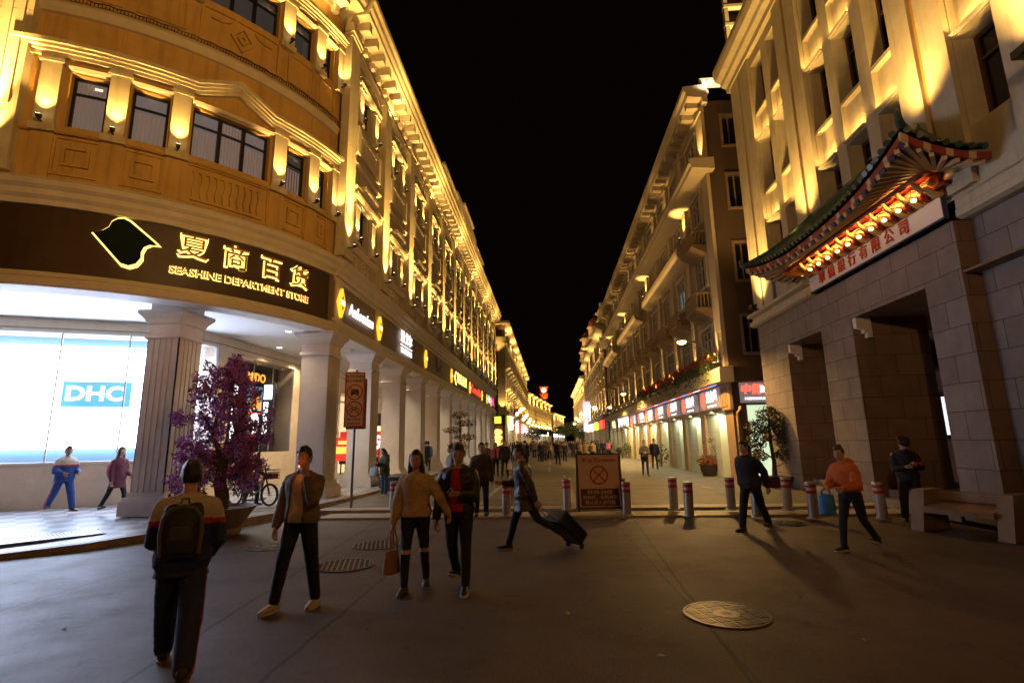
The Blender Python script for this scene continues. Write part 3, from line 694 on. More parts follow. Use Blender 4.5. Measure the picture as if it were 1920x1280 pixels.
# watch shop window
a, b = S1+0.75, S2-0.15
dk = MB(WP); dk.box(a, b, -0.8, -0.78, 1.55, 5.2); dk.build('display_back', mat('grey_display_wall', (0.11, 0.12, 0.10), 0.5), store)
gp = MB(WP); gp.quad((a, -0.05, 1.55), (b, -0.05, 1.55), (b, -0.05, 5.2), (a, -0.05, 5.2)); gp.build('window_pane', GL, store)
fr = MB(WP)
for q in (a+1.35, a+2.7): fr.box(q-0.012, q+0.012, -0.06, -0.03, 1.55, 5.2)
fr.build('window_frame', M['metal'], store)
# further shop fronts
for k, (h, mt) in enumerate(zip(hole[2:], ('bluegrey', 'warmlit', 'whitelit', 'warmlit', 'whitelit', 'warmlit'))):
    b = MB(WP); b.box(h[0]+0.02, h[1]-0.02, -0.79, -0.75, h[2], h[3])
    mm = M[mt] if mt == 'bluegrey' else mat('shop_interior_'+mt, (0.6, 0.5, 0.35), 0.6, var=0.5, scale=2.5, emit=((1, 0.75, 0.4) if mt == 'warmlit' else (0.75, 0.9, 1.0)), es=0.9)
    po = b.build('shop_front', mm, store)
    f2 = MB(WP)
    for q in (0.02, 0.34, 0.66, 0.95): f2.box(h[0]+(h[1]-h[0])*q, h[0]+(h[1]-h[0])*q+0.07, -0.1, -0.04, h[2], h[3])
    f2.box(h[0], h[1], -0.12, -0.03, h[3]-0.5, h[3]-0.42); f2.build('frame', M['metal'], po)

def column(cx, cy, flutes, mt='colstone', h=0.45):
    b = MB(); z0, z1 = 0.7, 4.62; hh = h-0.03
    b.box(cx-hh, cx+hh, cy-hh, cy+hh, 0.2, 5.2)
    def rib(face):
        n = 5; g_ = 0.055; t = (2*h-0.14-4*g_)/5
        if face not in flutes: segs = [(-h, h)]
        else:
            segs = []; x = -h+0.0
            wds = [0.07+t]+[t]*3+[t+0.07]
            for q in wds: segs.append((x, x+q)); x += q+g_
        for a, c in segs:
            if face == 'x': b.box(cx+hh, cx+h, cy+a, cy+c, z0, z1)
            if face == '-y': b.box(cx+a, cx+c, cy-h, cy-hh, z0, z1)
            if face == '-x': b.box(cx-h, cx-hh, cy+a, cy+c, z0, z1)
    for f_ in ('x', '-y', '-x'): rib(f_)
    o = b.build('column', M[mt], store)
    q = MB()
    for r, a, c in ((h+0.16, 0.14, 0.5), (h+0.11, 0.5, 0.58), (h+0.05, 0.58, 0.7)): q.box(cx-r, cx+r, cy-r, cy+r, a, c)
    q.build('base', M['colstone'], o)
    q = MB(); zs = [(h+0.03, 4.6), (h+0.06, 4.64), (h+0.03, 4.7), (h+0.0, 4.72), (h+0.0, 4.98), (h+0.05, 5.02), (h+0.08, 5.12), (h+0.17, 5.24), (h+0.2, 5.27), (h+0.2, 5.36), (h, 5.37), (h, 5.745)]
    for (r0, a), (r1, c) in zip(zs, zs[1:]):
        q.add([(cx+sx*r, cy+sy*r, z) for r, z in ((r0, a), (r1, c)) for sx, sy in ((-1, -1), (1, -1), (1, 1), (-1, 1))], [(0, 1, 5, 4), (1, 2, 6, 5), (2, 3, 7, 6), (3, 0, 4, 7)])
    q.build('capital', M['colstone'], o); return o
c0 = column(-7.47, P0, ('x',))
for i in range(1, NB+1): dup(c0, store, (0, PITCH*i, 0))
column(-10.1, 13.15, ('x', '-y'), h=0.44)
column(-10.9, 24.4, ()); column(-10.9, 32.5, ())
# ceiling lamps
rows = [(-9.15, 15.4), (-9.13, 17.3), (-9.1, 19.4), (-9.1, 21.6), (-11.0, 20.2), (-11.0, 22.6)]+[(x, y) for y in range(24, 64, 4) for x in (-9.06, -11.0)]+[(-9.06, y) for y in range(26, 64, 4)]
for k, (x, y) in enumerate(rows):
    b = MB(); b.lathe([(0.0, 5.735), (0.10, 5.735), (0.10, 5.742)], (x, y, 0), 16); b.cur = 1; b.lathe([(0.102, 5.742), (0.102, 5.728), (0.14, 5.728), (0.14, 5.749)], (x, y, 0), 16)
    o = b.build('ceiling_lamp', [M['downl'], M['white']], store)
    if k < 6 or k % 2 == 0: light('SPOT', 330, (1, 0.80, 0.50), (x, y, 5.70), o, 0.08, aim=(0, 0, -1), spot=125, blend=0.5)

# ---------------------------------------------------------------- signs and displays of the store
sg = thing('shop_sign', 'big gold Chinese letters with halo light above the English store name on the curved board', 'shop sign', MC(12.9, 0.03, 5.8), base=True)
for ch, s, z, sz in (('夏', 11.6, 6.82, 0.62), ('商', 12.62, 6.79, 0.62), ('百', 13.63, 6.77, 0.62), ('货', 14.6, 6.75, 0.62)):
    b = MB(MC); text_on(b, ch, sz*1.12, s, 0.085, z, 0.015, 0.0); o = b.build('letter', M['gold'], sg)
    b = MB(MC); text_on(b, ch, sz*1.12, s, 0.04, z-0.012, 0.008, 0.026); b.build('letter_glow', M['halo'], o)
b = MB(MC); text_on(b, 'SEASHINE DEPARTMENT STORE', 0.272, 13.05, 0.075, 6.17, 0.012, 0.0); o = b.build('lettering', M['gold'], sg)
b = MB(MC); text_on(b, 'SEASHINE DEPARTMENT STORE', 0.272, 13.05, 0.04, 6.163, 0.006, 0.013); b.build('letter_glow', M['halo'], o)
LG = [(525, 140), (575, 120), (605, 95), (617, 62), (645, 40), (680, 32), (715, 44), (860, 140), (885, 160), (840, 163), (810, 182), (797, 215), (800, 250), (775, 288), (735, 305), (690, 296)]
LG = [((x-705)/370*1.28, (170-y)/280*1.2) for x, y in LG]
em = thing('emblem_sign', 'dark green wavy diamond emblem outlined by yellow halo light on the curved board', 'emblem', MC(10.2, 0.03, 6.0), base=True)
b = MB(MC); b.poly([(10.2+u, 6.66+v*0.98) for u, v in LG], 0.07, 0.1); eo = b.build('emblem_plate', M['green'], em)
b = MB(MC); b.poly([(10.225+u*1.11, 6.645+v*1.10) for u, v in LG], 0.03, 0.05); b.build('emblem_glow', M['halo'], em)
diamonds = []
for q, s in enumerate((16.45, 20.43, 28.49, 36.2, 44.6, 52.67, 56.7, 60.7)):
    if q == 0:
        dm = thing('lozenge_sign', 'yellow lit lozenge emblem on the fascia, nearest to the curved corner', 'lit emblem', ML(s, 0.05, 6.0), group='yellow lozenge emblems on the store fascia', base=True)
        z = 6.45
        b = MB(ML); b.poly([(s, z+0.5), (s+0.27, z), (s, z-0.5), (s-0.27, z)], 0.05, 0.15); b.build('lozenge', M['yellow'], dm)
        b = MB(ML)
        for g_ in (-1, 1):
            b.poly([(s-0.1, z+g_*0.1), (s, z+g_*0.26), (s+0.1, z+g_*0.1), (s+0.06, z+g_*0.1), (s, z+g_*0.19), (s-0.06, z+g_*0.1)], 0.151, 0.16)
        b.build('emblem_mark', M['signbrown'], dm)
        b = MB(ML); text_on(b, '百货', 0.17, s, 0.156, z, 0.005, 0.004); b.build('lettering', M['wletter'], dm); dm0 = dm
    else:
        dm = dup(dm0, None, ML(s, 0.05, 6.0))
        dm['label'] = ['', 'yellow lit lozenge emblem between the first two lit shop names', 'yellow lit lozenge emblem right of the stacked white Chinese name', 'yellow lit lozenge emblem left of the brown gold lettered board', 'yellow lit lozenge emblem between the brown board and the red name', 'yellow lit lozenge emblem right of the red shop name', 'yellow lit lozenge emblem left of the pink shop name', 'yellow lit lozenge emblem farthest down the store fascia'][q]
def fsign(name, label, parts):
    t = thing(name, label, 'shop sign', ML(parts[0][2], 0.05, 6.0), base=True)
    for body, size, s, z, mt, sx, shr in parts:
        b = MB(ML); text_on(b, body, size, s, 0.1, z, 0.02, 0.004, sx=sx, shear=shr, space=1.18); b.build('lettering', M[mt], t)
    return t
fsign('shop_sign', 'slanting white lit Latin shop name nearest the curved corner', [('Anlomian', 0.60, 18.4, 6.42, 'wletter', 0.92, 0.1)])
t = fsign('shop_sign', 'white lit Chinese shop name over Latin letters with a line between', [('雅戈尔', 0.62, 24.5, 6.75, 'wletter', 1.0, 0), ('YOUNGOR', 0.36, 24.5, 6.12, 'wletter', 0.95, 0)])
b = MB(ML); b.box(23.5, 25.5, 0.08, 0.12, 6.36, 6.4); b.build('line', M['wletter'], t)
fsign('shop_sign', 'unlit grey metal Chinese shop name on the beige fascia', [('男装', 0.9, 32.3, 6.5, 'metal', 1.0, 0)])
t = fsign('shop_sign', 'gold lettered dark brown board with a gold bracket mark', [('夏商百货', 0.85, 40.6, 6.55, 'halo', 1.25, 0)])
b = MB(ML); b.box(36.6, 44.3, 0.04, 0.07, 5.86, 7.12); b.build('board', M['signbrown'], t)
b = MB(ML)
for g_ in (-1, 1): b.poly([(37.3, 6.5), (37.9, 6.5+g_*0.5), (38.1, 6.5+g_*0.5), (37.55, 6.5)], 0.071, 0.12)
b.build('mark', M['halo'], t)
fsign('shop_sign', 'red lit shop name on the store fascia', [('Crocodile', 1.0, 48.6, 6.5, 'redlit', 1.3, 0)])
fsign('shop_sign', 'blue lit shop name on the store fascia', [('九牧', 0.9, 58.7, 6.5, 'bluelit', 1.0, 0)])
fsign('shop_sign', 'pink lit shop name at the far end of the store fascia', [('女人', 0.9, 62.8, 6.5, 'pinklit', 1.0, 0)])
# advertising screen
ad = thing('advertising_screen', 'glowing white advertising screen with a small blue name panel in the corner window', 'screen', WP(S0-2, -0.5, 1.8), base=True)
b = MB(WP); strip(b, S0-13.5, S1-0.5, -0.56, -0.5, 1.8, 5.0); b.build('screen_panel', M['screen'], ad)  # screen lengthened out of view to add cool light on the columns
b = MB(WP); b.box(S0-1.85, S0-0.04, -0.499, -0.49, 3.08, 3.88); lo = b.build('name_panel', M['logoblue'], ad)
b = MB(WP); text_on(b, 'DHC', 0.62, S0-1.0, -0.485, 3.48, 0.004, 0.022, sx=1.15)
# slab serifs
b.build('lettering', M['wletter'], lo)
# watch displays
a = S1+0.75
wd = thing('watch_display', 'dark display panel with small orange lit name, blue poster and glowing watch', 'shop display', WP(a+2.4, -0.7, 1.6), base=True)
b = MB(WP); b.box(a+1.5, a+3.7, -0.75, -0.7, 1.56, 5.05); b.build('panel', mat('charcoal_panel', (0.02, 0.022, 0.02), 0.4), wd)
b = MB(WP); text_on(b, 'MIDO', 0.5, a+2.55, -0.68, 4.62, 0.01, 0.012); b.build('lettering', M['orangelit'], wd)
b = MB(WP); b.box(a+2.0, a+3.05, -0.699, -0.68, 3.25, 4.25); pb = b.build('poster', M['bluepost'], wd)
b = MB(WP); b.poly([(a+2.05, 3.3), (a+3.0, 3.3), (a+2.98, 3.55), (a+2.85, 3.85), (a+2.7, 3.95), (a+2.55, 4.02), (a+2.4, 3.95), (a+2.2, 3.75), (a+2.08, 3.5)], -0.679, -0.67); b.build('poster_picture', M['orangelit'], pb)
b = MB(WP); b.poly([(a+2.55+0.26*math.cos(k*math.pi/8), 2.72+0.42*math.sin(k*math.pi/8)) for k in range(16)], -0.699, -0.6); b.build('glowing_watch', M['whitelit'], wd)
b = MB(WP)
for z, x0, x1 in ((3.14, 2.0, 3.0), (2.22, 2.4, 2.8), (2.05, 2.2, 2.5), (1.95, 2.0, 2.7), (1.83, 2.2, 2.5)): b.box(a+x0, a+x1, -0.699, -0.69, z-0.03, z+0.03)
b.build('text_line', M['redlit'], wd)
wd = thing('watch_display', 'bright white display panel under a white watch brand name', 'shop display', WP(a+0.7, -0.7, 1.6), base=True)
b = MB(WP); b.box(a+0.1, a+1.4, -0.75, -0.7, 1.7, 4.2); b.build('panel', M['whitelit'], wd)
b = MB(WP); text_on(b, 'TISSOT', 0.36, a+0.85, -0.68, 4.7, 0.01, 0.012); b.build('lettering', M['wletter'], wd)
# white lit slender sign standing at the second column
ps = thing('lit_pillar_sign', 'slender white lit sign box on a dark post beside the white column', 'sign', (-8.9, 15.6, 0.2))
b = MB(); b.tube([(0, 0, 0), (0, 0, 3.4)], 0.04, 8); b.box(-0.2, 0.2, -0.2, 0.2, 0, 0.04); b.build('post', M['dark'], ps)
b = MB(); b.box(0.0, 0.34, -0.06, 0.06, 1.9, 3.5); b.build('sign_box', M['dark'], ps)
b = MB(); b.box(0.05, 0.31, -0.066, -0.061, 3.0, 3.45); b.box(0.06, 0.2, -0.066, -0.061, 1.95, 2.92); b.build('lit_panel', M['whitelit'], ps)
# sale stand in the arcade
sl = thing('sale_stand', 'red sale banner with big white numbers before a lit shop in the arcade', 'sale stand', (-10.2, 28.6, 0.2))
b = MB(); b.box(-1.5, 1.4, -0.05, 0.05, 1.0, 2.3); b.build('banner', M['redposter'], sl)
b = MB(); text_on(b, '99', 1.0, 0.95, -0.06, 1.65, 0.01, 0.03, flip=1); text_on(b, '超值特卖', 0.3, -0.5, -0.06, 1.65, 0.01, 0.01); b.build('lettering', M['wletter'], sl)
b = MB()
for x in (-1.4, 0, 1.3): b.box(x-0.03, x+0.03, -0.03, 0.03, 0, 1.0)
b.box(-1.4, 1.3, -0.3, 0.3, 0.55, 0.9); b.build('stand_frame', M['dark'], sl)
sg2 = thing('shop_sign', 'white lit Chinese sign inside the arcade above the red sale banner', 'shop sign', (-10.6, 30.0, 3.0))
b = MB(); text_on(b, '大鼎', 0.55, 0, -0.04, 0.2, 0.02, 0.02); b.build('lettering', M['wletter'], sg2)
b = MB(); b.box(-1.2, 1.2, 0, 0.08, -0.15, 0.55); b.build('sign_board', M['dark'], sg2)
b = MB(); b.box(-1.1, -0.3, -0.0, 0.05, -1.3, -0.2); b.box(0.3, 1.1, -0.0, 0.05, -1.3, -0.2); b.build('lit_panel', M['warmlit'], sg2)
sp = thing('poster_stand', 'small red sale poster on a stand beside the third column', 'poster stand', (-9.0, 22.3, 0.2))
b = MB(); b.box(-0.45, 0.45, -0.02, 0.02, 0.9, 1.9); b.build('poster', M['redposter'], sp)
b = MB(); b.box(-0.3, 0.3, -0.03, -0.021, 1.2, 1.5); b.box(-0.2, 0.2, -0.03, -0.021, 1.6, 1.75); b.build('poster_print', M['orangelit'], sp)
b = MB(); b.box(-0.43, -0.39, -0.02, 0.02, 0, 0.9); b.box(0.39, 0.43, -0.02, 0.02, 0, 0.9); b.build('stand_frame', M['metal'], sp)
# ---------------------------------------------------------------- bank on the right
def brickmat(name, base, mortar, w=0.95, h=0.55, rough=0.75, off=0.5, ms=0.012, bump=0.35):
    m = mat(name, base, rough, var=0.22, scale=2.2, bump=bump, bscale=60); nt = m.node_tree; p = nt.nodes['Principled BSDF']
    geo = [n for n in nt.nodes if n.type == 'NEW_GEOMETRY'][0]; prev = p.inputs['Base Color'].links[0].from_socket
    sx = nt.nodes.new('ShaderNodeSeparateXYZ'); nt.links.new(geo.outputs['Position'], sx.inputs[0])
    ad = nt.nodes.new('ShaderNodeMath'); nt.links.new(sx.outputs[0], ad.inputs[0]); nt.links.new(sx.outputs[1], ad.inputs[1])
    cb = nt.nodes.new('ShaderNodeCombineXYZ'); nt.links.new(ad.outputs[0], cb.inputs[0]); nt.links.new(sx.outputs[2], cb.inputs[1])
    b = nt.nodes.new('ShaderNodeTexBrick'); b.inputs['Color1'].default_value = (1, 1, 1, 1); b.inputs['Color2'].default_value = (0.8, 0.78, 0.76, 1); b.inputs['Mortar'].default_value = (*mortar, 1)
    b.inputs['Scale'].default_value = 1.0; b.inputs['Brick Width'].default_value = w; b.inputs['Row Height'].default_value = h; b.inputs['Mortar Size'].default_value = ms; b.offset = off
    nt.links.new(cb.outputs[0], b.inputs['Vector'])
    mu = nt.nodes.new('ShaderNodeMix'); mu.data_type = 'RGBA'; mu.blend_type = 'MULTIPLY'; mu.inputs[0].default_value = 1
    nt.links.new(prev, mu.inputs[6]); nt.links.new(b.outputs[0], mu.inputs[7]); nt.links.new(mu.outputs[2], p.inputs['Base Color']); return m
M.update(
 granite=brickmat('grey_granite_blocks', (0.25, 0.21, 0.20), (0.3, 0.28, 0.26), ms=0.01),
 granitein=brickmat('brown_granite_blocks', (0.26, 0.17, 0.12), (0.35, 0.3, 0.28), ms=0.008),
 bankw=mat('cream_bank_stone', (0.60, 0.51, 0.35), 0.8, var=0.16, scale=2.0, bump=0.35, bscale=35, streak=0.3),
 groove=mat('ochre_groove', (0.45, 0.24, 0.05), 0.7),
 brownframe=mat('brown_window_frame', (0.07, 0.03, 0.02), 0.45),
 tile=mat('green_glazed_tile', (0.05, 0.085, 0.06), 0.3, var=0.4, scale=12),
 redwood=mat('red_painted_wood', (0.28, 0.03, 0.015), 0.5, var=0.2, scale=6),
 cwood=mat('cream_painted_rafter', (0.62, 0.42, 0.22), 0.6),
 owood=mat('orange_painted_board', (0.6, 0.26, 0.06), 0.6),
 bluewood=mat('blue_painted_wood', (0.03, 0.04, 0.12), 0.5),
 panelw=mat('white_sign_panel', (0.82, 0.74, 0.70), 0.5),
 redlet=mat('red_metal_letter', (0.5, 0.02, 0.015), 0.4),
 r1wall=mat('brown_grey_stucco', (0.29, 0.22, 0.15), 0.8, var=0.18, scale=1.0, bump=0.3, bscale=40, streak=0.3),
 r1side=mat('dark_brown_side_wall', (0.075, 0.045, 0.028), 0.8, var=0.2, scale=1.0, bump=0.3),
 r1trim=mat('pale_grey_trim', (0.46, 0.38, 0.28), 0.7, var=0.12, scale=2),
 r1frame=mat('pale_window_frame', (0.46, 0.41, 0.34), 0.6),
 greenwall=mat('pale_green_shop_wall', (0.58, 0.62, 0.5), 0.6, var=0.06),
 pier=mat('tan_shop_pier', (0.40, 0.27, 0.16), 0.6, var=0.12, scale=3),
 shutter=mat('grey_shutter', (0.25, 0.27, 0.26), 0.45, metal=0.4),
 tube=mat('fluorescent_tube', (1, 1, 1), 0.5, emit=(0.8, 1.0, 0.72), es=3.0),
 lightbox=mat('light_box_face', (0.35, 0.30, 0.30), 0.5, emit=(0.75, 0.62, 0.66), es=0.18),
 redneon=mat('red_neon', (1, 0.1, 0.05), 0.5, emit=(1, 0.10, 0.05), es=2.2),
 ledred=mat('led_red', (1, 0.1, 0.1), 0.5, emit=(1, 0.12, 0.12), es=1.2),
 ledblue=mat('led_blue', (0.3, 0.3, 1), 0.5, emit=(0.3, 0.35, 1), es=1.2),
 ledwhite=mat('led_white', (1, 1, 1), 0.5, emit=(0.8, 0.85, 1), es=1.2),
)
BX = 8.1
def MK(s, d, z): return (BX-d, s, z)
bank = thing('bank_building', 'golden uplit bank building with granite ground floor and fluted upper facade', 'building', (10, 14, 0.1), base=True)
cols = [(17.52, 18.5), (16.2, 17.1), (13.8, 14.75), (12.45, 13.37), (11.1, 12.0), (8.6, 9.6), (5.9, 6.9), (4.6, 5.5)]
rows3 = [(7.5, 9.42), (10.68, 12.68), (13.9, 15.9)]
hb = [(a, b, c, e) for a, b in cols for c, e in rows3]
sp_ = [(a, b, c, e) for a, b in cols for c, e in ((9.52, 10.58), (12.78, 13.8))]
PIL = [(18.52, 20.3), (14.77, 16.18), (9.62, 11.08), (6.92, 8.58), (3.0, 4.58)]
w_ = MB(MK); w_.wall(2.0, 20.3, 6.35, 16.3, hb+sp_, -0.06, 0.16)
for h in hb: w_.wall(h[0], h[1], h[2], h[3], [(h[0]+0.001, h[1]-0.001, h[2]+0.001, h[3]-0.001)], -0.2, 0.36)
for a, b, c, e in sp_: w_.quad((a, -0.22, c), (b, -0.22, c), (b, -0.22, e), (a, -0.22, e))
w_.build('wall', M['bankw'], bank)
bc = MB(); bc.box(8.75, 22, 2.0, 20.28, 4.9, 17.0); bc.box(8.11, 8.75, 20.2, 20.3, 0.1, 17.0); bc.box(12.0, 22, 2, 20.28, 0.1, 4.9); bc.build('building_core', M['granitein'], bank)
for a, b in PIL:
    c = (a+b)/2; q = MB(MK); q.box(a, c-0.09, -0.055, 0.06, 6.42, 16.3); q.box(c+0.09, b, -0.055, 0.06, 6.42, 16.3)
    o = q.build('pilaster', M['bankw'], bank)
    g = MB(MK); g.box(c-0.09, c+0.09, -0.05, -0.02, 6.42, 16.3); g.build('groove', M['groove'], o)
    z0 = 7.75 if a < 16 else 6.62
    u = MB(MK); u.box(c-0.05, c+0.05, 0.06, 0.5, z0-0.22, z0-0.14); u.box(c-0.16, c+0.16, 0.36, 0.56, z0-0.13, z0); u.cur = 1; u.box(c-0.12, c+0.12, 0.4, 0.52, z0+0.001, z0+0.006)
    u = u.build('uplight', [M['lampbody'], M['lampglow']], o)
    p = Vector(MK(c, 0.48, z0+0.05)); light('SPOT', 420, WARM, p, u, 0.06, aim=(0.2, 0, 1), spot=105, blend=1.0)
    p = Vector(MK(c, 0.75, z0+0.05)); light('SPOT', 1500, WARM, p, u, 0.15, aim=(0.10, 0, 1), spot=85, blend=1.0)
for a, b, c, e in hb:
    q = MB(MK); f = -0.45
    q.box(a+0.005, a+0.08, f-0.05, f, c+0.005, e-0.005); q.box(b-0.08, b-0.005, f-0.05, f, c+0.005, e-0.005); m_ = (a+b)/2
    q.box(m_-0.04, m_+0.04, f-0.05, f, c+0.085, c+(e-c)*0.72-0.03)
    q.box(a+0.081, b-0.081, f-0.05, f, c+0.005, c+0.084); q.box(a+0.081, b-0.081, f-0.05, f, e-0.084, e-0.005); q.box(a+0.081, b-0.081, f-0.05, f, c+(e-c)*0.72-0.03, c+(e-c)*0.72+0.03)
    o = q.build('window', M['brownframe'], bank)
    g = MB(MK); g.box(a+0.01, b-0.01, f-0.09, f-0.06, c+0.01, e-0.01); g.build('glass', M['glassdark'], o)
    if c < 13: 
        s_ = MB(MK); s_.prism([(-0.2, e+0.01), (0.0, e+0.04), (0.02, e+0.09), (-0.2, e+0.09)], a+0.01, b-0.01); s_.build('lintel', M['bankw'], o)
for a, b, c, e in sp_:
    q = MB(MK); q.box(a+0.12, b-0.12, -0.1, -0.05, c+0.005, c+0.03); o = q.build('light_bar', M['lampbody'], bank)
    p = Vector(MK((a+b)/2, 0.02, c+0.08)); l = light('AREA', 11, WARM, p, o, aim=(0.35, 0, 1), shape=(0.75, 0.06))
q = MB(MK); q.prism([(-0.1, 16.3), (0.1, 16.3), (0.12, 16.5), (0.3, 16.6), (0.34, 16.75), (0.55, 16.85), (0.62, 17.15), (0.62, 17.35), (-0.1, 17.4)], 2, 20.6); q.build('cornice', M['bankw'], bank)
q = MB(MK); q.prism([(-0.2, 5.95), (0.12, 5.95), (0.22, 6.0), (0.22, 6.14), (0.1, 6.16), (0.1, 6.3), (0.3, 6.34), (0.32, 6.42), (-0.2, 6.42)], 15.85, 20.45); q.build('string_course', M['bankw'], bank); q = MB(MK); q.prism([(-0.5, 5.95), (-0.18, 5.95), (-0.08, 6.0), (-0.08, 6.14), (-0.1, 6.16), (-0.1, 6.42), (-0.3, 6.42)], 2, 10.33); q.build('string_course', M['bankw'], bank)
# ground floor of granite
g = MB(MK); g.wall(10.35, 20.3, 0.1, 5.945, [(15.77, 18.06, 0.1, 4.85), (11.37, 14.19, 0.1, 4.85)], 0.0, 0.02); g.build('granite_front', M['granite'], bank)
for a, b in ((10.35, 11.37), (14.19, 15.77), (18.06, 20.3)):
    g = MB(MK); g.add([(a, -0.021, 0.1), (a, -1.9, 0.1), (b, -1.9, 0.1), (b, -0.021, 0.1), (a, -0.021, 4.85), (a, -1.9, 4.85), (b, -1.9, 4.85), (b, -0.021, 4.85)], [(0, 1, 5, 4), (1, 2, 6, 5), (2, 3, 7, 6)]); g.build('pillar_side', M['granitein'], bank)
g = MB()
g.box(8.1, 8.45, 10.34, 10.349, 0.1, 5.94); g.build('portico_return', M['granitein'], bank)
g = MB(lambda s, d, z: (8.45-d, s, z)); g.wall(2.0, 10.335, 0.1, 5.945, [(6.6, 8.75, 0.1, 4.6), (3.0, 5.2, 0.1, 4.6)], 0, 0.6); g.build('granite_front', M['granite'], bank)
g = MB(lambda s, d, z: (8.45-d, s, z))
for a, b in ((6.6, 8.75), (3.0, 5.2)): g.box(a, b, -0.7, -0.6, 0.1, 4.6)
g.build('brown_door', M['brownframe'], bank)
q = MB(); q.box(8.12, 8.5, 8.45, 8.74, 3.75, 4.45) if False else q.box(8.3, 8.44, 7.7, 8.4, 3.6, 4.35); q.build('notice_plate', M['panelw'], bank)
for y in (17.9, 14.03):
    q = MB(); q.poly([(8.12, 4.84), (8.5, 4.84), (8.5, 4.3), (8.38, 4.3), (8.38, 4.42), (8.3, 4.42), (8.3, 4.52), (8.12, 4.56)], y, y+0.15); q.build('corbel', M['panelw'], bank)
g = MB(); g.box(8.05, 9.2, 11.4, 14.18, 0.05, 0.26); g.box(8.4, 12, 11.4, 14.18, 0.26, 0.44); g.box(8.05, 9.2, 15.78, 18.05, 0.05, 0.26); g.box(8.4, 12, 15.78, 18.05, 0.26, 0.44); g.build('steps', M['granite'], bank)
# porch interior
g = MB(); g.box(8.12, 12.2, 2.2, 20.2, 4.852, 4.898); g.box(11.5, 12.0, 2.2, 20.2, 0.1, 4.85); g.build('porch_wall', M['granitein'], bank)
for y0, y1, z0, z1 in ((15.0, 16.4, 1.6, 3.0), (15.0, 16.4, 3.6, 4.6), (19.2, 20.1, 1.5, 3.6)):
    q = MB(lambda s, d, z: (11.5-d, s, z)); q.box(y0, y0+0.08, 0.001, 0.08, z0, z1); q.box(y1-0.08, y1, 0.001, 0.08, z0, z1); q.box(y0+0.08, y1-0.08, 0.001, 0.08, z0, z0+0.08); q.box(y0+0.08, y1-0.08, 0.001, 0.08, z1-0.08, z1); q.box((y0+y1)/2-0.05, (y0+y1)/2+0.05, 0.001, 0.08, z0+0.08, z1-0.08)
    o = q.build('window', M['brownframe'], bank); g = MB(lambda s, d, z: (11.5-d, s, z)); g.box(y0+0.02, y1-0.02, 0.005, 0.02, z0+0.02, z1-0.02); g.build('glass', M['glassdark'], o)
    if z0 < 2 and y0 < 18:
        g = MB(lambda s, d, z: (11.5-d, s, z)); g.box(y1-0.42, y1-0.16, 0.021, 0.025, z0+0.15, z1-0.15); g.box(y0+0.3, y0+0.45, 0.021, 0.025, z0+0.3, z1-0.3); g.build('glass_glint', M['ledwhite'], o)  # glowing strips stand in for reflections in the porch window glass
# Chinese porch roof
roof = MB()
Y0, Y1, XE, XW = 16.65, 9.1, 6.6, 8.04
def eave(t):
    u = abs(2*t-1); return Vector((XE-0.12*u**3, Y0+(Y1-Y0)*t, 6.70+0.46*u**2.3))
def side(t, near):  # from front corner (t=0) back to the wall (t=1)
    y = Y1 if near else Y0; sg = -1 if near else 1
    e = eave(1 if near else 0); return Vector((e.x+(XW-e.x)*t, y+sg*0.1*(1-t)**2, 7.16-0.42*(1-(1-t)**2)))
RT0, RT1 = 0.2, 0.78
def ridge(t): return Vector((XW, Y0+(Y1-Y0)*t, 8.15))
n = 40; top = MB(); tk = Vector((0, 0, 0.07))
def slope(a, b, k):  # concave slope from eave a to ridge b
    return a.lerp(b, k)-Vector((0, 0, 0.28*math.sin(k*math.pi)*(0.6)))
for i in range(n):
    t0, t1 = i/n, (i+1)/n
    r0, r1 = ridge(min(max(t0, RT0), RT1)), ridge(min(max(t1, RT0), RT1))
    for k in range(5):
        a, b, c_, d_ = slope(eave(t0), r0, k/5), slope(eave(t1), r1, k/5), slope(eave(t1), r1, (k+1)/5), slope(eave(t0), r0, (k+1)/5)
        top.quad(a+tk, b+tk, c_+tk, d_+tk)
for near in (True, False):
    r_ = ridge(RT1 if near else RT0)
    for i in range(10):
        a, b = side(i/10, near), side((i+1)/10, near)
        for k in range(5): top.quad(slope(a, r_, k/5)+tk, slope(b, r_, k/5)+tk, slope(b, r_, (k+1)/5)+tk, slope(a, r_, (k+1)/5)+tk)
pr_ = top.build('porch_roof', M['tile'], bank)
tl = MB()
for i in range(36):
    t = (i+0.5)/36; r_ = ridge(min(max(t, RT0), RT1)); tl.tube([slope(eave(t), r_, k/6)+tk*1.3+Vector((-0.04 if k == 0 else 0, 0, 0)) for k in range(7)], 0.06, 8)
for near in (True, False):
    r_ = ridge(RT1 if near else RT0)
    for i in range(7): a = side((i+0.5)/7, near); tl.tube([slope(a, r_, k/6)+tk*1.3 for k in range(7)], 0.06, 8)
tl.build('tile_rows', M['tile'], pr_, smooth=True)
hp = MB()
for near in (True, False):
    r_ = ridge(RT1 if near else RT0); e = side(0, near); sg = -1 if near else 1
    pts = [slope(e, r_, k/8)+tk*1.8 for k in range(9)]; hp.tube(pts, [0.06]+[0.09]*8, 8)
    hp.tube([e+tk*1.5, e+Vector((-0.08, sg*0.08, 0.16)), e+Vector((-0.1, sg*0.1, 0.3)), e+Vector((-0.06, sg*0.05, 0.4))], [0.08, 0.07, 0.05, 0.02], 8)
hp.tube([ridge(RT0)+tk, ridge(RT1)+tk], 0.11, 8); hp.build('ridge_row', M['tile'], pr_, smooth=True)
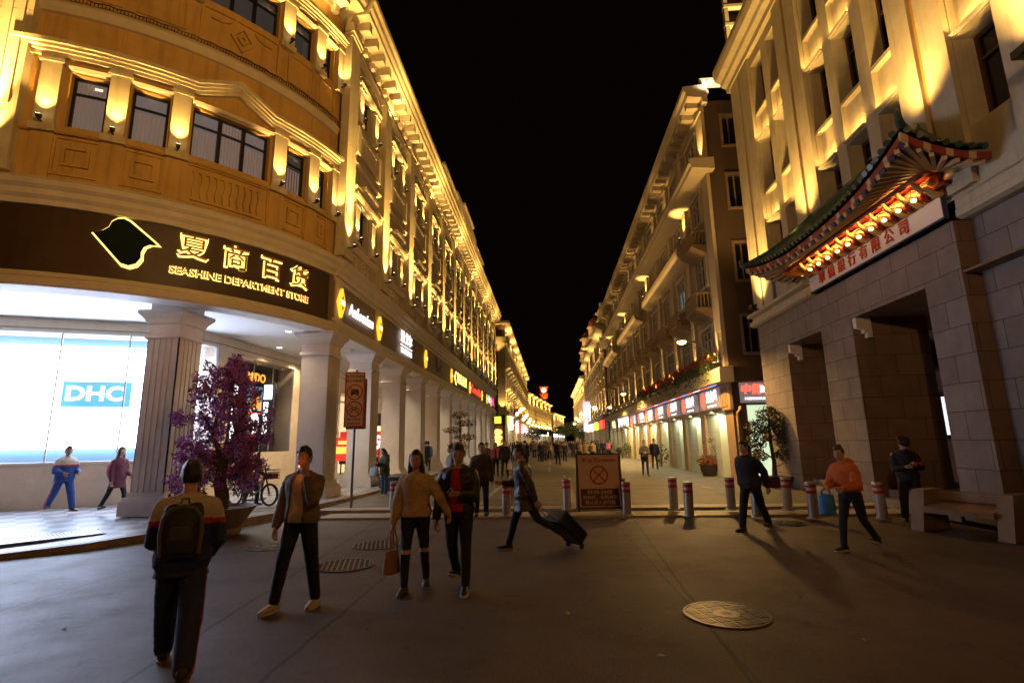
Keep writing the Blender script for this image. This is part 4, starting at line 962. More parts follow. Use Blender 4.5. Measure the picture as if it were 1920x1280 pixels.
# eave boards with coloured rafter ends
eb = MB(); eb2 = MB(); eb3 = MB()
N = 60
for i in range(N):
    t0, t1 = i/N, (i+1)/N; a, b = eave(t0), eave(t1); dz = Vector((0.03, 0, -0.005)); q = eb if i % 5 else eb2
    lo = Vector((0.05, 0, -0.13)); i_ = Vector((0.06, 0, 0))
    q.add([a+dz, b+dz, b+lo, a+lo, a+dz+i_, b+dz+i_, b+lo+i_, a+lo+i_], [(0, 1, 2, 3), (7, 6, 5, 4), (3, 2, 6, 7), (0, 4, 5, 1), (0, 3, 7, 4), (1, 5, 6, 2)])
for near in (True, False):
    sg = 1 if near else -1
    for i in range(12):
        a, b = side(i/12, near), side((i+1)/12, near); q = eb if i % 3 else eb2; dz = Vector((0, sg*0.03, -0.005)); lo = Vector((0, sg*0.05, -0.13)); i_ = Vector((0, sg*0.06, 0))
        q.add([a+dz, b+dz, b+lo, a+lo, a+dz+i_, b+dz+i_, b+lo+i_, a+lo+i_], [(0, 1, 2, 3), (7, 6, 5, 4), (3, 2, 6, 7), (0, 4, 5, 1), (0, 3, 7, 4), (1, 5, 6, 2)])
k = len(eb.v); eb.v += eb2.v; eb.f += [tuple(i+k for i in q) for q in eb2.f]; eb.mi += [1]*len(eb2.f); eb.build('eave_board', [M['redwood'], M['cwood']], pr_)
# soffit and fanning rafters
so_ = MB(); inner = lambda t: Vector((7.62, Y0+(Y1-Y0)*min(max(t, 0.13), 0.87), 6.98))
for i in range(n):
    t0, t1 = i/n, (i+1)/n; u = Vector((0.06, 0, -0.03)); so_.quad(eave(t0)+u, eave(t1)+u, inner(t1), inner(t0)); so_.quad(inner(t0), inner(t1), Vector((8.05, inner(t1).y, 6.98)), Vector((8.05, inner(t0).y, 6.98)))
for near in (True, False):
    it = inner(1 if near else 0); wl = Vector((8.05, it.y, 6.98)); sg = 1 if near else -1
    for i in range(8):
        a, b = side(i/8, near)+Vector((0, sg*0.05, -0.03)), side((i+1)/8, near)+Vector((0, sg*0.05, -0.03)); so_.quad(a, b, it.lerp(wl, (i+1)/8), it.lerp(wl, i/8))
so_.build('soffit', M['redwood'], pr_)
def bar(mb, a, b, w, h):
    x = (b-a).normalized(); y = Vector((0, 0, 1)).cross(x).normalized(); z = x.cross(y); Mx = Matrix((x, y, z)).transposed().to_4x4(); Mx.translation = (a+b)/2
    mb.obox(Mx, (b-a).length, w, h)
for i in range(46):
    rf = MB(); t = (i+0.5)/46; a = eave(t)+Vector((0.10, 0, -0.16)); b = inner(t)+Vector((0, 0, -0.06)); bar(rf, a, b, 0.07, 0.08)
    c_ = a+(a-b).normalized()*0.05; rf.cur = 1; bar(rf, c_, a, 0.09, 0.10); rf.build('rafter', [M['cwood'], M['bluewood'] if i % 2 else M['cwood']], pr_)
for near in (True, False):
    it = inner(1 if near else 0); wl = Vector((8.0, it.y, 6.98)); sg = 1 if near else -1
    for i in range(7): rf = MB(); t = (i+0.5)/7; bar(rf, side(t, near)+Vector((0, sg*0.1, -0.16)), it.lerp(wl, t)+Vector((0, 0, -0.06)), 0.07, 0.08); rf.build('rafter', M['cwood'], pr_)
# purlins, bracket clusters and lamps under the soffit
pu = MB(); pu.box(7.54, 7.66, 10.05, 15.7, 6.86, 6.94); pu.box(7.2, 7.28, 9.8, 15.95, 6.66, 6.72); pu.box(7.9, 8.02, 10.1, 15.65, 6.62, 6.7); pu.build('purlin', M['redwood'], pr_)
bb = MB()
for y in (10.2, 15.55):
    bb = MB(); bb.box(7.1, 8.05, y-0.07, y+0.07, 6.5, 6.62); bb.box(7.3, 8.05, y-0.06, y+0.06, 6.63, 6.77)
bb.build('corner_beam', M['owood'], pr_)
for k in range(11):
    y = 15.3-k*0.49; b = MB()
    b.tube([(8.03, y, 6.52), (7.86, y, 6.56), (7.74, y, 6.66), (7.66, y, 6.62), (7.56, y, 6.72), (7.5, y, 6.84)], [0.06, 0.065, 0.06, 0.055, 0.05, 0.04], 8)
    b.box(7.72, 7.80, y-0.18, y+0.18, 6.74, 6.80); b.box(7.56, 7.63, y-0.2, y+0.2, 6.86, 6.92)
    for q in (-0.16, 0.16): b.box(7.7, 7.82, y+q-0.035, y+q+0.035, 6.68, 6.735)
    b.cur = 1; b.tube([(7.95, y+0.245, 6.52), (7.82, y+0.245, 6.58), (7.8, y+0.245, 6.68)], [0.05, 0.05, 0.06], 8); b.box(7.86, 7.96, y+0.17, y+0.21, 6.56, 6.72)
    b.cur = 2; b.ell((7.66, y+0.245, 6.54), (0.055, 0.055, 0.045), 10, 6)
    o = b.build('bracket', [M['cwood'], M['redwood'], mat('bracket_lamp', (1, 0.7, 0.3), 0.5, emit=(1, 0.62, 0.16), es=7)], pr_, smooth=40)
    light('SPOT', 34, (1, 0.52, 0.12), (7.64, y+0.245, 6.585), o, 0.05, aim=(0.05, 0, 1), spot=165, blend=0.5)
b = MB(); b.box(7.97, 8.05, 10.35, 15.85, 6.51, 6.975); b.build('bracket_board', M['owood'], pr_)
bs = thing('bank_sign', 'white sign panel with red Chinese letters below the painted porch roof', 'sign', (8.0, 13, 6.0), base=True)
b = MB(MK); b.box(10.4, 15.85, 0.02, 0.1, 6.06, 6.5); b.build('panel', M['panelw'], bs)
b = MB(MK); b.box(10.37, 15.88, 0.015, 0.11, 6.02, 6.058); b.box(10.37, 10.398, 0.015, 0.11, 6.058, 6.5); b.build('frame', M['bluewood'], bs)
for k, ch in enumerate('華僑銀行有限公司'):
    b = MB(MK); text_on(b, ch, 0.36, 15.1-k*0.51, 0.12, 6.28, 0.012, 0.003, flip=-1); b.build('letter', M['redlet'], bs)
# tower block behind the bank
tb = thing('tower_block', 'tall pale tower block with lit lattice balconies above the bank roof', 'building', (20, 40, 0), base=True)
q0 = ray(1358, 20).x/ray(1358, 20).y*44
b = MB(); b.box(q0+0.9, q0+10, 45.0, 46.2, 0, 70); b.build('wall', M['r1side'], tb)
for k in range(5):
    x = q0+k*1.9; b = MB(); b.box(x, x+0.35, 44, 44.5, 20, 70); b.build('rib', M['trim'], tb)
for k in range(22):
    z = 24+k*2.0; b = MB(); b.box(q0-0.05, q0+8, 43.95, 44.55, z, z+0.3); b.build('balcony_band', M['trim'], tb)
for k in range(3): light('SPOT', 9000, WARM, (q0+0.5+k*2, 40.5, 28), tb, 0.3, aim=(0.0, 2.6, 12), spot=80)

# ---------------------------------------------------------------- shop house row on the right
RX = 7.3
def MR(s, d, z): return (RX-d, s, z)
Y1_, Y2_ = 21.6, 66.2
r1 = thing('shop_house', 'long brown grey street building with balconies, ledges and lit shops at right', 'building', (10, 40, 0.1), base=True)
NBR = 12; PR = 3.66; CR0 = 24.0
ROWS = [(5.3, 6.6), (8.6, 10.1), (11.7, 13.1), (14.85, 15.95)]
hr = [(CR0+PR*i-0.8, CR0+PR*i+0.8, a, b) for i in range(NBR-1) for a, b in ROWS]
w_ = MB(MR); w_.wall(Y1_, Y2_, 4.0, 16.7, hr, 0, 0.25); w_.build('wall', M['r1wall'], r1)
def MS(s, d, z): return (s, Y1_-d, z)
hs2 = [(8.02, 8.62, a, b) for a, b in ((14.5, 15.9), (11.55, 13.05), (8.3, 9.9), (5.2, 6.7))]
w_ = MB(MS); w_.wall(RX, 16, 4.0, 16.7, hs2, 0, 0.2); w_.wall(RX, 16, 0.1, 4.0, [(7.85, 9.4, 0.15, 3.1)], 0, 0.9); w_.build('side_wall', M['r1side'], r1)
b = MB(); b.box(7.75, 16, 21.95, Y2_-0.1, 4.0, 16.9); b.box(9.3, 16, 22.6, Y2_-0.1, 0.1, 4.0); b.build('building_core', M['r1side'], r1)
for a, b_, c, e in hs2:
    q = MB(MS); q.box(a-0.1, b_+0.1, 0.001, 0.05, e, e+0.12); q.box(a-0.1, a, 0.001, 0.05, c, e-0.001); q.box(b_, b_+0.1, 0.001, 0.05, c, e-0.001); q.box(a-0.1, b_+0.1, 0.001, 0.07, c-0.12, c-0.001); q.box((a+b_)/2-0.025, (a+b_)/2+0.025, -0.15, -0.1, c, e)
    o = q.build('window', mat('brown_stone_trim', (0.22, 0.14, 0.09), 0.7), r1); g = MB(MS); g.box(a, b_, -0.2, -0.17, c, e); g.build('glass', M['glassdark'], o)
def rwin(i, a, b):
    c = CR0+PR*i; q = MB(MR); f = -0.06
    xs = (-0.8, -0.27, 0.27, 0.8)
    for x in xs: q.box(c+x-(0.06 if x > -0.8 else 0), c+x+(0.06 if x < 0.8 else 0), f-0.06, f+0.02, a, b)
    for x0, x1 in zip(xs, xs[1:]): q.box(c+x0+0.06, c+x1-0.06, f-0.05, f, a, a+0.07); q.box(c+x0+0.06, c+x1-0.06, f-0.05, f, b-0.07, b); q.box(c+x0+0.06, c+x1-0.06, f-0.05, f, a+(b-a)*0.66, a+(b-a)*0.66+0.05)
    q.box(c-0.95, c+0.95, 0.001, 0.1, b+0.04, b+0.16); q.box(c-0.92, c+0.92, 0.001, 0.08, a-0.12, a-0.001); q.box(c-0.92, c-0.8, 0.001, 0.05, a, b+0.039); q.box(c+0.8, c+0.92, 0.001, 0.05, a, b+0.039)
    o = q.build('window', M['r1frame'], r1); g = MB(MR); g.box(c-0.79, c+0.79, f-0.12, f-0.09, a, b); g.build('glass', M['glassdark'], o); return o
for a, b in ROWS:
    o = rwin(0, a, b)
    for i in range(1, NBR-1): dup(o, r1, (0, PR*i, 0))
lw = MB(MR); lw.box(CR0+PR+0.2, CR0+PR+0.75, -0.145, -0.13, 8.7, 9.6); lw.build('lit_casement', mat('teal_lit_pane', (0.1, 0.3, 0.3), 0.3, emit=(0.35, 0.75, 0.65), es=0.35), r1)
def rpil(i):
    c = 22.17+PR*i; q = MB(MR); w = 0.3 if i else 0.42; c += 0 if i else -0.1
    q.box(c-w, c+w, 0.0, 0.14, 4.62, 13.28); q.box(c-w, c+w, 0, 0.14, 13.75, 16.2); q.box(c-w-0.06, c+w+0.06, 0, 0.2, 16.21, 16.4)
    o = q.build('pilaster', M['r1trim'], r1)
    uplight(o, MR, c, 4.9, 0.42, 90 if i in (0,) else 36, -0.18, 62, beam=55); 
    if i in (0, 1, 4, 7, 10) : uplight(o, MR, c, 14.0 if i == 0 else 11.9, 0.42, 50, -0.18, 62)
    else: uplight(o, MR, c, 14.0, 0.42, 22, -0.18, 70)
    return o
for i in range(NBR): rpil(i)
# ledges
q = MB(MR); q.prism([(-0.1, 13.2), (0.2, 13.24), (0.85, 13.3), (0.88, 13.42), (0.98, 13.5), (0.98, 13.7), (0.9, 13.745), (-0.1, 13.745)], 21.2, Y2_); lo = q.build('ledge', M['r1trim'], r1)
q = MB(MR); q.prism([(-0.1, 16.45), (0.1, 16.5), (0.14, 16.72), (0.75, 16.8), (0.8, 17.0), (0.92, 17.1), (0.92, 17.3), (-0.1, 17.35)], 21.3, Y2_); co = q.build('roof_cornice', M['r1trim'], r1)
b = MB(MR); b.box(21.76, 22.04, 0.15, 0.7, 16.5, 16.795); b0 = b.build('bracket', M['r1trim'], r1)
for k in range(1, 50): dup(b0, r1, (0, k*0.88, 0))
b = MB(MS); b.box(7.2, 14, 0.0, 0.25, 17.36, 17.55); b.box(7.2, 14, 0.0, 0.12, 17.551, 17.8)
for k in range(26): b.box(7.22+k*0.26, 7.22+k*0.26+0.13, 0.251, 0.36, 17.36, 17.5)
cr = b.build('roof_parapet', M['r1trim'], r1)
for k in range(5): light('SPOT', 120, (1, 0.85, 0.6), (7.5+k*0.8, Y1_-0.75, 17.1), cr, 0.1, aim=(0, 0.75, 1), spot=130)
q = MB(MR); q.box(21.9, Y2_-0.3, -0.4, 0.2, 17.351, 17.8); q.build('roof_edge', M['r1trim'], r1)
for s0, s1 in ((25.6, 36.1), (39.2, 50.3), (53.8, 64.3)):
    q = MB(MR); q.prism([(0.0, 10.6), (0.25, 10.65), (0.6, 10.78), (0.68, 10.92), (0.68, 11.26), (0.64, 11.32), (0.54, 11.32), (0.54, 10.97), (0.0, 10.97)], s0, s1); o = q.build('long_balcony', M['r1trim'], r1)
    l = MB(MR); l.box(s0+0.1, s1-0.1, 0.46, 0.5, 10.98, 11.03); l.build('light_bar', M['lampbody'], o)
    light('AREA', 34, WARM, Vector(MR((s0+s1)/2, 0.95, 10.75)), o, aim=(0.35, 0, 0.9), shape=(s1-s0-0.4, 0.06)).rotation_euler.rotate(Euler((0, 0, 0)))
def balcony(i, z):
    c = CR0+PR*i; q = MB(MR)
    q.add([(c-1.0, 0, z-0.35), (c+1.0, 0, z-0.35), (c+0.95, 0.62, z), (c-0.95, 0.62, z), (c-1.0, 0, z), (c+1.0, 0, z)], [(0, 1, 2, 3), (3, 2, 5, 4), (0, 3, 4), (1, 5, 2)])
    q.box(c-0.98, c+0.98, 0, 0.66, z+0.001, z+0.09)
    for k in range(13): x = c-0.93+k*0.155; q.box(x-0.02, x+0.02, 0.6, 0.64, z+0.091, z+0.74)
    for k in (-1, 1):
        for d in (0.12, 0.28, 0.44): q.box(c+k*0.94-0.02, c+k*0.94+0.02, d-0.02, d+0.02, z+0.091, z+0.74)
        q.box(c+k*0.94-0.03, c+k*0.94+0.03, 0.0, 0.585, z+0.741, z+0.8)
    q.box(c-0.97, c+0.97, 0.586, 0.66, z+0.741, z+0.8)
    q.box(c-0.92, c+0.92, 0.62, 0.63, z+0.09, z+0.74)
    return q.build('balcony', mat('brown_balcony_metal', (0.25, 0.17, 0.10), 0.6, var=0.15), r1)
bo = balcony(0, 7.42)
for i in range(1, NBR-1): dup(bo, r1, (0, PR*i, 0))
dup(bo, r1, (0, 0, 2.95))
# canopy above the shops
q = MB(MR); q.prism([(0, 3.96), (0.5, 3.96), (0.55, 4.0), (0.55, 4.52), (0.5, 4.58), (0, 4.6)], 21.1, Y2_); q.build('shop_canopy', M['r1trim'], r1)
q = MB(MS); q.box(RX+0.002, 16, 0.001, 0.49, 3.965, 4.57); q.build('side_canopy', M['r1side'], r1)
q = MB(MR)
for k in range(16):
    q.cur = (0, 1, 2, 1)[k % 4]; q.box(22.0+k*1.2, 23.1+k*1.2, 0.42, 0.47, 3.925, 3.955)
q.build('light_strip', [M['ledblue'], M['ledred'], M['ledwhite']], r1)
# shops
q = MB(MR); q.box(21.63, Y2_, -0.25, 0.0, 2.86, 3.955); q.build('shop_beam', M['pier'], r1)
for k in range(13):
    a = 25.62+k*PR; q = MB(MR); q.box(a, a+0.72, -0.6, 0.0, 0.1, 2.855); 
    if k < 12: q.build('shop_pier', M['pier'], r1)
q = MB(MR); q.box(21.62, 22.55, -0.3, 0.0, 0.1, 2.855); q.box(21.5, 22.6, 0.001, 0.12, 2.9, 3.95); q.build('corner_pier', M['pier'], r1)
q = MB(MR)
for k in range(4): q.box(21.75+k*0.2, 21.85+k*0.2, 0.121, 0.16, 3.05, 3.85)
q.build('corner_flutes', M['pier'], r1)
for k in range(12):
    a, b = (22.55 if k == 0 else 25.62+(k-1)*PR+0.72), 25.62+k*PR
    q = MB(MR); q.quad((a, -0.95, 0.1), (b, -0.95, 0.1), (b, -0.95, 2.9), (a, -0.95, 2.9)); q.quad((a, -0.95, 2.855), (b, -0.95, 2.855), (b, -0.26, 2.855), (a, -0.26, 2.855)); q.quad((b, -0.95, 0.1), (b, -0.6, 0.1), (b, -0.6, 2.85), (b, -0.95, 2.85)); q.quad((a, -0.95, 0.1), (a, -0.6, 0.1), (a, -0.6, 2.85), (a, -0.95, 2.85))
    if k < 9:
        x0 = b-1.75; q.box(x0, b-0.002, -0.94, -0.12, 0.1, 2.85)
    o = q.build('shop_front', M['greenwall'], r1)
    t = MB(MR); t.box(a+0.1, a+0.9, -0.5, -0.44, 2.78, 2.84); t.build('tube_lamp', M['tube'], o)
    light('AREA', 48, (0.88, 1.0, 0.68), Vector(MR((a+b)/2-0.3, -0.1, 2.8)), o, aim=(-0.15, 0.25, -1), shape=(0.5, 1.6))
    if k < 2:
        t = MB(MR)
        for z in range(30): t.box(a+0.02, a+1.0, -0.5-0.02*(z % 2), -0.44, 0.15+z*0.09, 0.15+z*0.09+0.06)
        t.build('shutter', M['shutter'], o)
    j = MB(MR)
    if k < 9:
        for z in (0.75, 1.4, 2.05): j.box(b-1.751, b-0.003, -0.119, -0.115, z, z+0.012)
        j.build('panel_joint', M['pier'], o)
ords = ['nearest the street corner', 'second from the street corner', 'third from the street corner', 'fourth from the street corner', 'fifth from the street corner', 'sixth from the street corner']
for k in range(6):
    a, b = 22.75+k*PR, 25.7+k*PR
    t = thing('shop_sign', 'light box sign with red disc and white letters, '+ords[k], 'shop sign', MR((a+b)/2, 0.0, 3.1), group='red and white light box signs on the right', base=True)
    q = MB(MR); q.box(a, b, 0.001, 0.14, 3.06, 3.9); q.build('sign_box', M['lightbox'], t)
    q = MB(MR); q.poly([(b-0.62+0.36*math.cos(x*math.pi/12), 3.49+0.36*math.sin(x*math.pi/12)) for x in range(24)], 0.141, 0.15); q.build('red_disc', M['redneon'], t)
    q = MB(MR); text_on(q, '刘合盛', 0.52, a+1.05, 0.15, 3.56, 0.008, 0.018, flip=-1); q.box(a+0.45, a+1.7, 0.141, 0.15, 3.14, 3.22); q.build('lettering', M['wletter'], t)
for k, (mt, lab) in enumerate((('bluelit', 'narrow blue and white lit sign past the red disc light boxes'), ('redlit', 'red lit sign beside the row of white shop characters'), )):
    a = 44.9+k*1.8; t = thing('shop_sign', lab, 'shop sign', MR(a, 0, 3.1), base=True)
    q = MB(MR); q.box(a, a+1.4, 0.001, 0.14, 3.06, 3.9); q.build('sign_box', M['lightbox'], t); q = MB(MR); q.box(a+0.3, a+1.1, 0.141, 0.15, 3.15, 3.8); q.build('lit_panel', M[mt], t)
t = thing('shop_sign', 'row of big white lit shop characters far along the right shops', 'shop sign', MR(52, 0, 3.1), base=True)
q = MB(MR); q.box(48.8, 57.2, 0.001, 0.1, 3.06, 3.9); q.build('sign_box', M['dark'], t)
for k, ch in enumerate('百年老店'):
    q = MB(MR); x = 56.2-k*2.05; text_on(q, ch, 0.95, x, 0.12, 3.48, 0.01, 0.05, flip=-1, sx=1.7); q.build('letter', M['wletter'], t)
t = thing('shop_sign', 'yellow lit shop sign at the far end of the right shops', 'shop sign', MR(60, 0, 3.1), base=True)
q = MB(MR); q.box(58.5, 63.5, 0.001, 0.1, 3.06, 3.9); q.build('sign_box', M['dark'], t); q = MB(MR); text_on(q, '中山', 0.9, 61, 0.12, 3.48, 0.01, 0.04, flip=-1, sx=1.6); q.build('lettering', M['warmlit'], t)
# side shop
t = thing('shop_sign', 'red and white lit Chinese sign on the dark side wall behind the bank corner', 'shop sign', MS(8.2, 0, 3.3), base=True)
q = MB(MS); q.box(7.62, 9.4, 0.001, 0.12, 3.15, 3.96); q.build('sign_box', M['lightbox'], t)
q = MB(MS); text_on(q, '中银', 0.42, 8.02, 0.14, 3.66, 0.01, 0.012, shear=0.2); q.build('lettering', M['redneon'], t)
q = MB(MS); text_on(q, '财富管理', 0.30, 8.98, 0.14, 3.66, 0.01, 0.012); text_on(q, 'PRESTIGIOUS WEALTH', 0.135, 8.45, 0.14, 3.3, 0.005, 0.004); q.build('lettering', M['wletter'], t)
q = MB(MS); q.box(7.85, 9.4, -0.85, -0.8, 0.15, 3.1); so2 = q.build('side_shop', mat('busy_lit_shop', (0.6, 0.7, 0.5), 0.5, var=0.6, scale=3.0, emit=(0.78, 0.95, 0.62), es=0.95), r1)
q = MB(MS)
for x, z, w_x, h_z in ((8.2, 0.9, 0.3, 0.4), (8.7, 1.6, 0.35, 0.5), (8.0, 1.9, 0.2, 0.5), (8.9, 0.5, 0.3, 0.3)): q.box(x, x+w_x, -0.79, -0.72, z, z+h_z)
q.build('poster', mat('dull_orange_poster', (0.5, 0.2, 0.08), 0.5, emit=(0.9, 0.35, 0.1), es=0.3), so2)
q = MB(); q.tube([(7.55, 21.5, 3.0), (7.55, 21.45, 2.9), (7.42, 21.45, 2.75), (7.42, 21.5, 2.55), (7.42, 21.5, 0.12)], 0.06, 8); q.build('drain_pipe', M['pier'], r1, smooth=True)
# ---------------------------------------------------------------- buildings farther down the street
def far_block(label, pts, H, shop_h, pitch, rows, wallm, trimm, side=None, e=60, balc=False, awn=None):
    P = Path(pts); L = P.L[-1]; base = Vector((*pts[0], 0.1))
    root = thing('street_building', label, 'building', base, base=True)
    nb = max(1, int(L/pitch)); m0 = (L-nb*pitch)/2
    hs = [(m0+pitch*i+pitch/2-0.75, m0+pitch*i+pitch/2+0.75, a, b) for i in range(nb) for a, b in rows]
    w_ = MB(P); w_.wall(0, L, shop_h, H, hs, 0, 0.25); w_.box(0, L, -9, -0.3, H, H+0.05); w_.quad((0, 0, 0.1), (0, -9, 0.1), (0, -9, H), (0, 0, H)); w_.quad((L, 0, 0.1), (L, -9, 0.1), (L, -9, H), (L, 0, H)); w_.build('wall', M[wallm], root)
    k = MB(P); q_ = -0.5 if len(pts) == 2 else -3.5; k.quad((0, q_, shop_h), (L, q_, shop_h), (L, q_, H), (0, q_, H)); k.build('building_core', M['dark'], root)
    c = MB(P); c.prism([(-0.1, H-0.5), (0.15, H-0.45), (0.8, H-0.2), (0.95, H), (0.95, H+0.25), (-0.1, H+0.3)], -0.3, L+0.3); c.build('cornice', M[trimm], root)
    c = MB(P); c.prism([(-0.1, shop_h-0.1), (0.6, shop_h-0.05), (0.65, shop_h+0.4), (-0.1, shop_h+0.45)], -0.2, L); c.build('canopy', M[trimm], root)
    w0 = None
    for i in range(nb):
        x = m0+pitch*i+pitch/2
        for a, b in rows:
            if w0 is None or len(pts) > 2:
                q = MB(P); q.box(x-0.75, x-0.66, -0.12, -0.05, a, b); q.box(x+0.66, x+0.75, -0.12, -0.05, a, b); q.box(x-0.05, x+0.05, -0.12, -0.05, a, b); q.box(x-0.95, x+0.95, 0.001, 0.14, b+0.05, b+0.2); q.box(x-0.9, x+0.9, 0.001, 0.12, a-0.15, a)
                o = q.build('window', M[trimm], root); g = MB(P); g.box(x-0.74, x+0.74, -0.2, -0.17, a, b); g.build('glass', M['glassdark'], o)
                if len(pts) == 2: w0 = (o, x, a); hh = b-a; ed = (P.p[1]-P.p[0]).normalized()
            else:
                dx = x-w0[1]; dup(w0[0], root, (ed.x*dx, ed.y*dx, a-w0[2]))
        if balc:
            for a, b in rows[:-1]:
                q = MB(P); q.prism([(0, a-0.7), (0.5, a-0.3), (0.8, a-0.25), (0.8, a+0.35), (0.74, a+0.35), (0.74, a-0.2), (0, a-0.2)], x-1.15, x+1.15); q.build('balcony', M[trimm], root)
    for i in range(nb+1):
        x = min(max(m0+pitch*i, 0.35), L-0.35)
        q = MB(P); q.box(x-0.3, x+0.3, 0, 0.16, shop_h+0.45, H-0.45); o = q.build('pilaster', M[trimm], root)
        u = MB(P); u.box(x-0.12, x+0.12, 0.4, 0.56, shop_h+0.5, shop_h+0.62); u.cur = 1; u.box(x-0.1, x+0.1, 0.42, 0.54, shop_h+0.621, shop_h+0.63); u = u.build('uplight', [M['lampbody'], M['lampglow']], o)
        p = Vector(P(x, 1.3, shop_h+0.7)); q = Vector(P(x, 0.85, shop_h+1.7)); light('SPOT', e*6, WARM, p, u, 0.1, aim=(q-p), spot=120, blend=1.0)
    mid = P(L/2, 1.1, H-3.2); t = P(L/2, 0.2, H-0.5)
    a, b = Vector(P(0.3, 1, 0)), Vector(P(L-0.3, 1, 0))
    lb = MB(P); lb.prism([(0.16, H-3.4), (0.5, H-3.35), (0.5, H-3.2), (0.16, H-3.2)], 0, L); lb = lb.build('string_course', M[trimm], root)
    n_ = max(1, int(L/9))
    for i in range(n_):
        p = Vector(P(L*(i+0.5)/n_, 1.0, H-3.0)); q = Vector(P(L*(i+0.5)/n_, 0.2, H-0.6)); light('SPOT', e*8, WARM, p, lb, 0.2, aim=(q-p), spot=140, blend=1)
    # shops
    sh = MB(P); sh.quad((0, -0.9, 0.1), (L, -0.9, 0.1), (L, -0.9, shop_h-0.1), (0, -0.9, shop_h-0.1)); sh.build('shop_front', mat('far_shop_front', (0.6, 0.5, 0.35), 0.6, var=0.6, scale=0.9, emit=(1, 0.80, 0.52), es=0.55), root)
    pr = MB(P)
    q = MB(P); q.box(0, L, -0.4, -0.001, shop_h-1.3, shop_h-0.11); q.build('shop_beam', M[trimm], root)
    for i in range(nb+1):
        x = min(max(m0+pitch*i, 0.35), L-0.35); q = MB(P); q.box(x-0.35, x+0.35, -0.6, 0, 0.1, shop_h-1.31); q.build('shop_pier', M[trimm], root)
    return root, P
RW = [(6.9, 8.6), (10.3, 12.0), (13.6, 15.2), (17.2, 18.9)]
M['brickside'] = mat('brown_brick_side', (0.20, 0.10, 0.06), 0.8, var=0.2, scale=2)
l2, P2 = far_block('cream balconied building with brown side wall beyond the department store', [(-7.0, 80.0), (-7.0, 157.0)], 20.3, 6.0, 4.8, RW, 'greywall', 'cream', e=260, balc=True)
q = MB(); q.box(-11, -7.3, 79.9, 79.99, 0.1, 20.2); o = q.build('side_wall', M['brickside'], l2)
q = MB(); q.box(-7.95, -6.75, 79.5, 79.89, 5.9, 17.0); q.build('corner_pilaster', M['cream'], l2)
q = MB(); q.box(-12, -6.3, 78.9, 79.89, 16.9, 17.9); q.box(-12, -6.0, 78.8, 79.89, 20.0, 20.4); q.build('side_ledge', M['cream'], l2)
for z, s in ((6.6, 500), (18.2, 120)): light('SPOT', s, WARM, (-7.3, 79.0, z), o, 0.1, aim=(0, 0.2, 1), spot=70)
light('SPOT', 500, WARM, (-8.5, 77.8, 15.6), o, 0.1, aim=(0, 0.7, 0.8), spot=100)
for z in (7.2, 10.8, 14.0):
    q = MB(); q.box(-9.3, -8.3, 79.85, 79.895, z-0.1, z+1.9); wo = q.build('side_window', M['trim'], l2); g = MB(); g.box(-9.2, -8.4, 79.82, 79.845, z, z+1.8); g.build('glass', M['glassdark'], wo)
RW3 = [(6.2, 7.6), (8.8, 10.2), (11.4, 12.8)]
l3, P3 = far_block('golden lit building curving right at the far end of the left side', [(-7.0, 160.0), (-4.2, 190.0), (0.2, 222.0)], 16.5, 5.5, 5.0, RW3, 'cream', 'cream', e=420)
l4, P4 = far_block('farthest golden lit building closing the end of the street', [(0.9, 226.0), (6.6, 264.0)], 13.6, 5.0, 6.0, [(6.0, 7.4), (8.8, 10.2)], 'cream', 'cream', e=380)
r2, PR2 = far_block('grey building with small lit domes beyond the long right building', [(7.3, 108.0), (7.3, 67.6)], 16.4, 4.6, 4.4, [(5.6, 7.0), (8.6, 10.0), (11.4, 12.8)], 'r1wall', 'r1trim', e=150)
r3, PR3 = far_block('narrow golden lit building at the far right of the street', [(7.2, 160.0), (7.3, 110.0)], 15.0, 5.0, 5.0, [(5.9, 7.4), (8.8, 10.4), (11.8, 13.2)], 'cream', 'cream', e=420)
# lit statue and domes on the roof line of the right buildings
st_ = thing('roof_statue', 'bright lit pale pinnacle statue on the roof edge at the right', 'statue', (7.2, 68.5, 17.0))
b = MB(); b.lathe([(0, 0), (0.8, 0), (0.8, 0.4), (0.5, 0.5), (0.45, 1.0), (0.6, 1.2), (0.55, 1.7), (0.3, 2.2), (0.18, 2.5), (0.28, 2.75), (0.2, 3.0), (0.0, 3.1)], n=16); b.box(-0.8, 0.8, -0.14, 0.14, 1.3, 1.6); o = b.build('figure', M['cream'], st_, smooth=True)
light('SPOT', 160, WARM, (-1.6, -1.2, -0.2), o, 0.1, aim=(0.6, 0.4, 0.9), spot=70)
for y, z, r, lab in ((76, 16.6, 1.1, 'small orange lit roof dome nearest the statue'), (84, 16.4, 1.7, 'larger orange lit roof dome beyond the small dome'), (97, 16.4, 1.2, 'pale lit roof turret farthest along the right roof line')):
    d = thing('roof_dome', lab, 'dome', (6.9, y, z)); b = MB()
    b.lathe([(0, 0.0), (r, 0), (r, 0.25), (r*0.85, 0.3), (r*0.85, 1.4), (r*1.05, 1.45), (r*1.05, 1.65), (r*0.8, 1.7)], n=16); b.build('drum', M['cream'], d)
    b = MB(); b.lathe([(r*0.85, 1.7), (r*0.8, 2.2), (r*0.6, 2.7), (r*0.3, 3.05), (0.06, 3.2), (0.05, 3.7), (0, 3.75)], n=16); o = b.build('dome_shell', mat('orange_dome', (0.55, 0.2, 0.06), 0.6), d, smooth=True)
    light('SPOT', 160, (1, 0.45, 0.15), (-2.6, -1.5, 0.2), o, 0.1, aim=(0.8, 0.45, 0.75), spot=80)
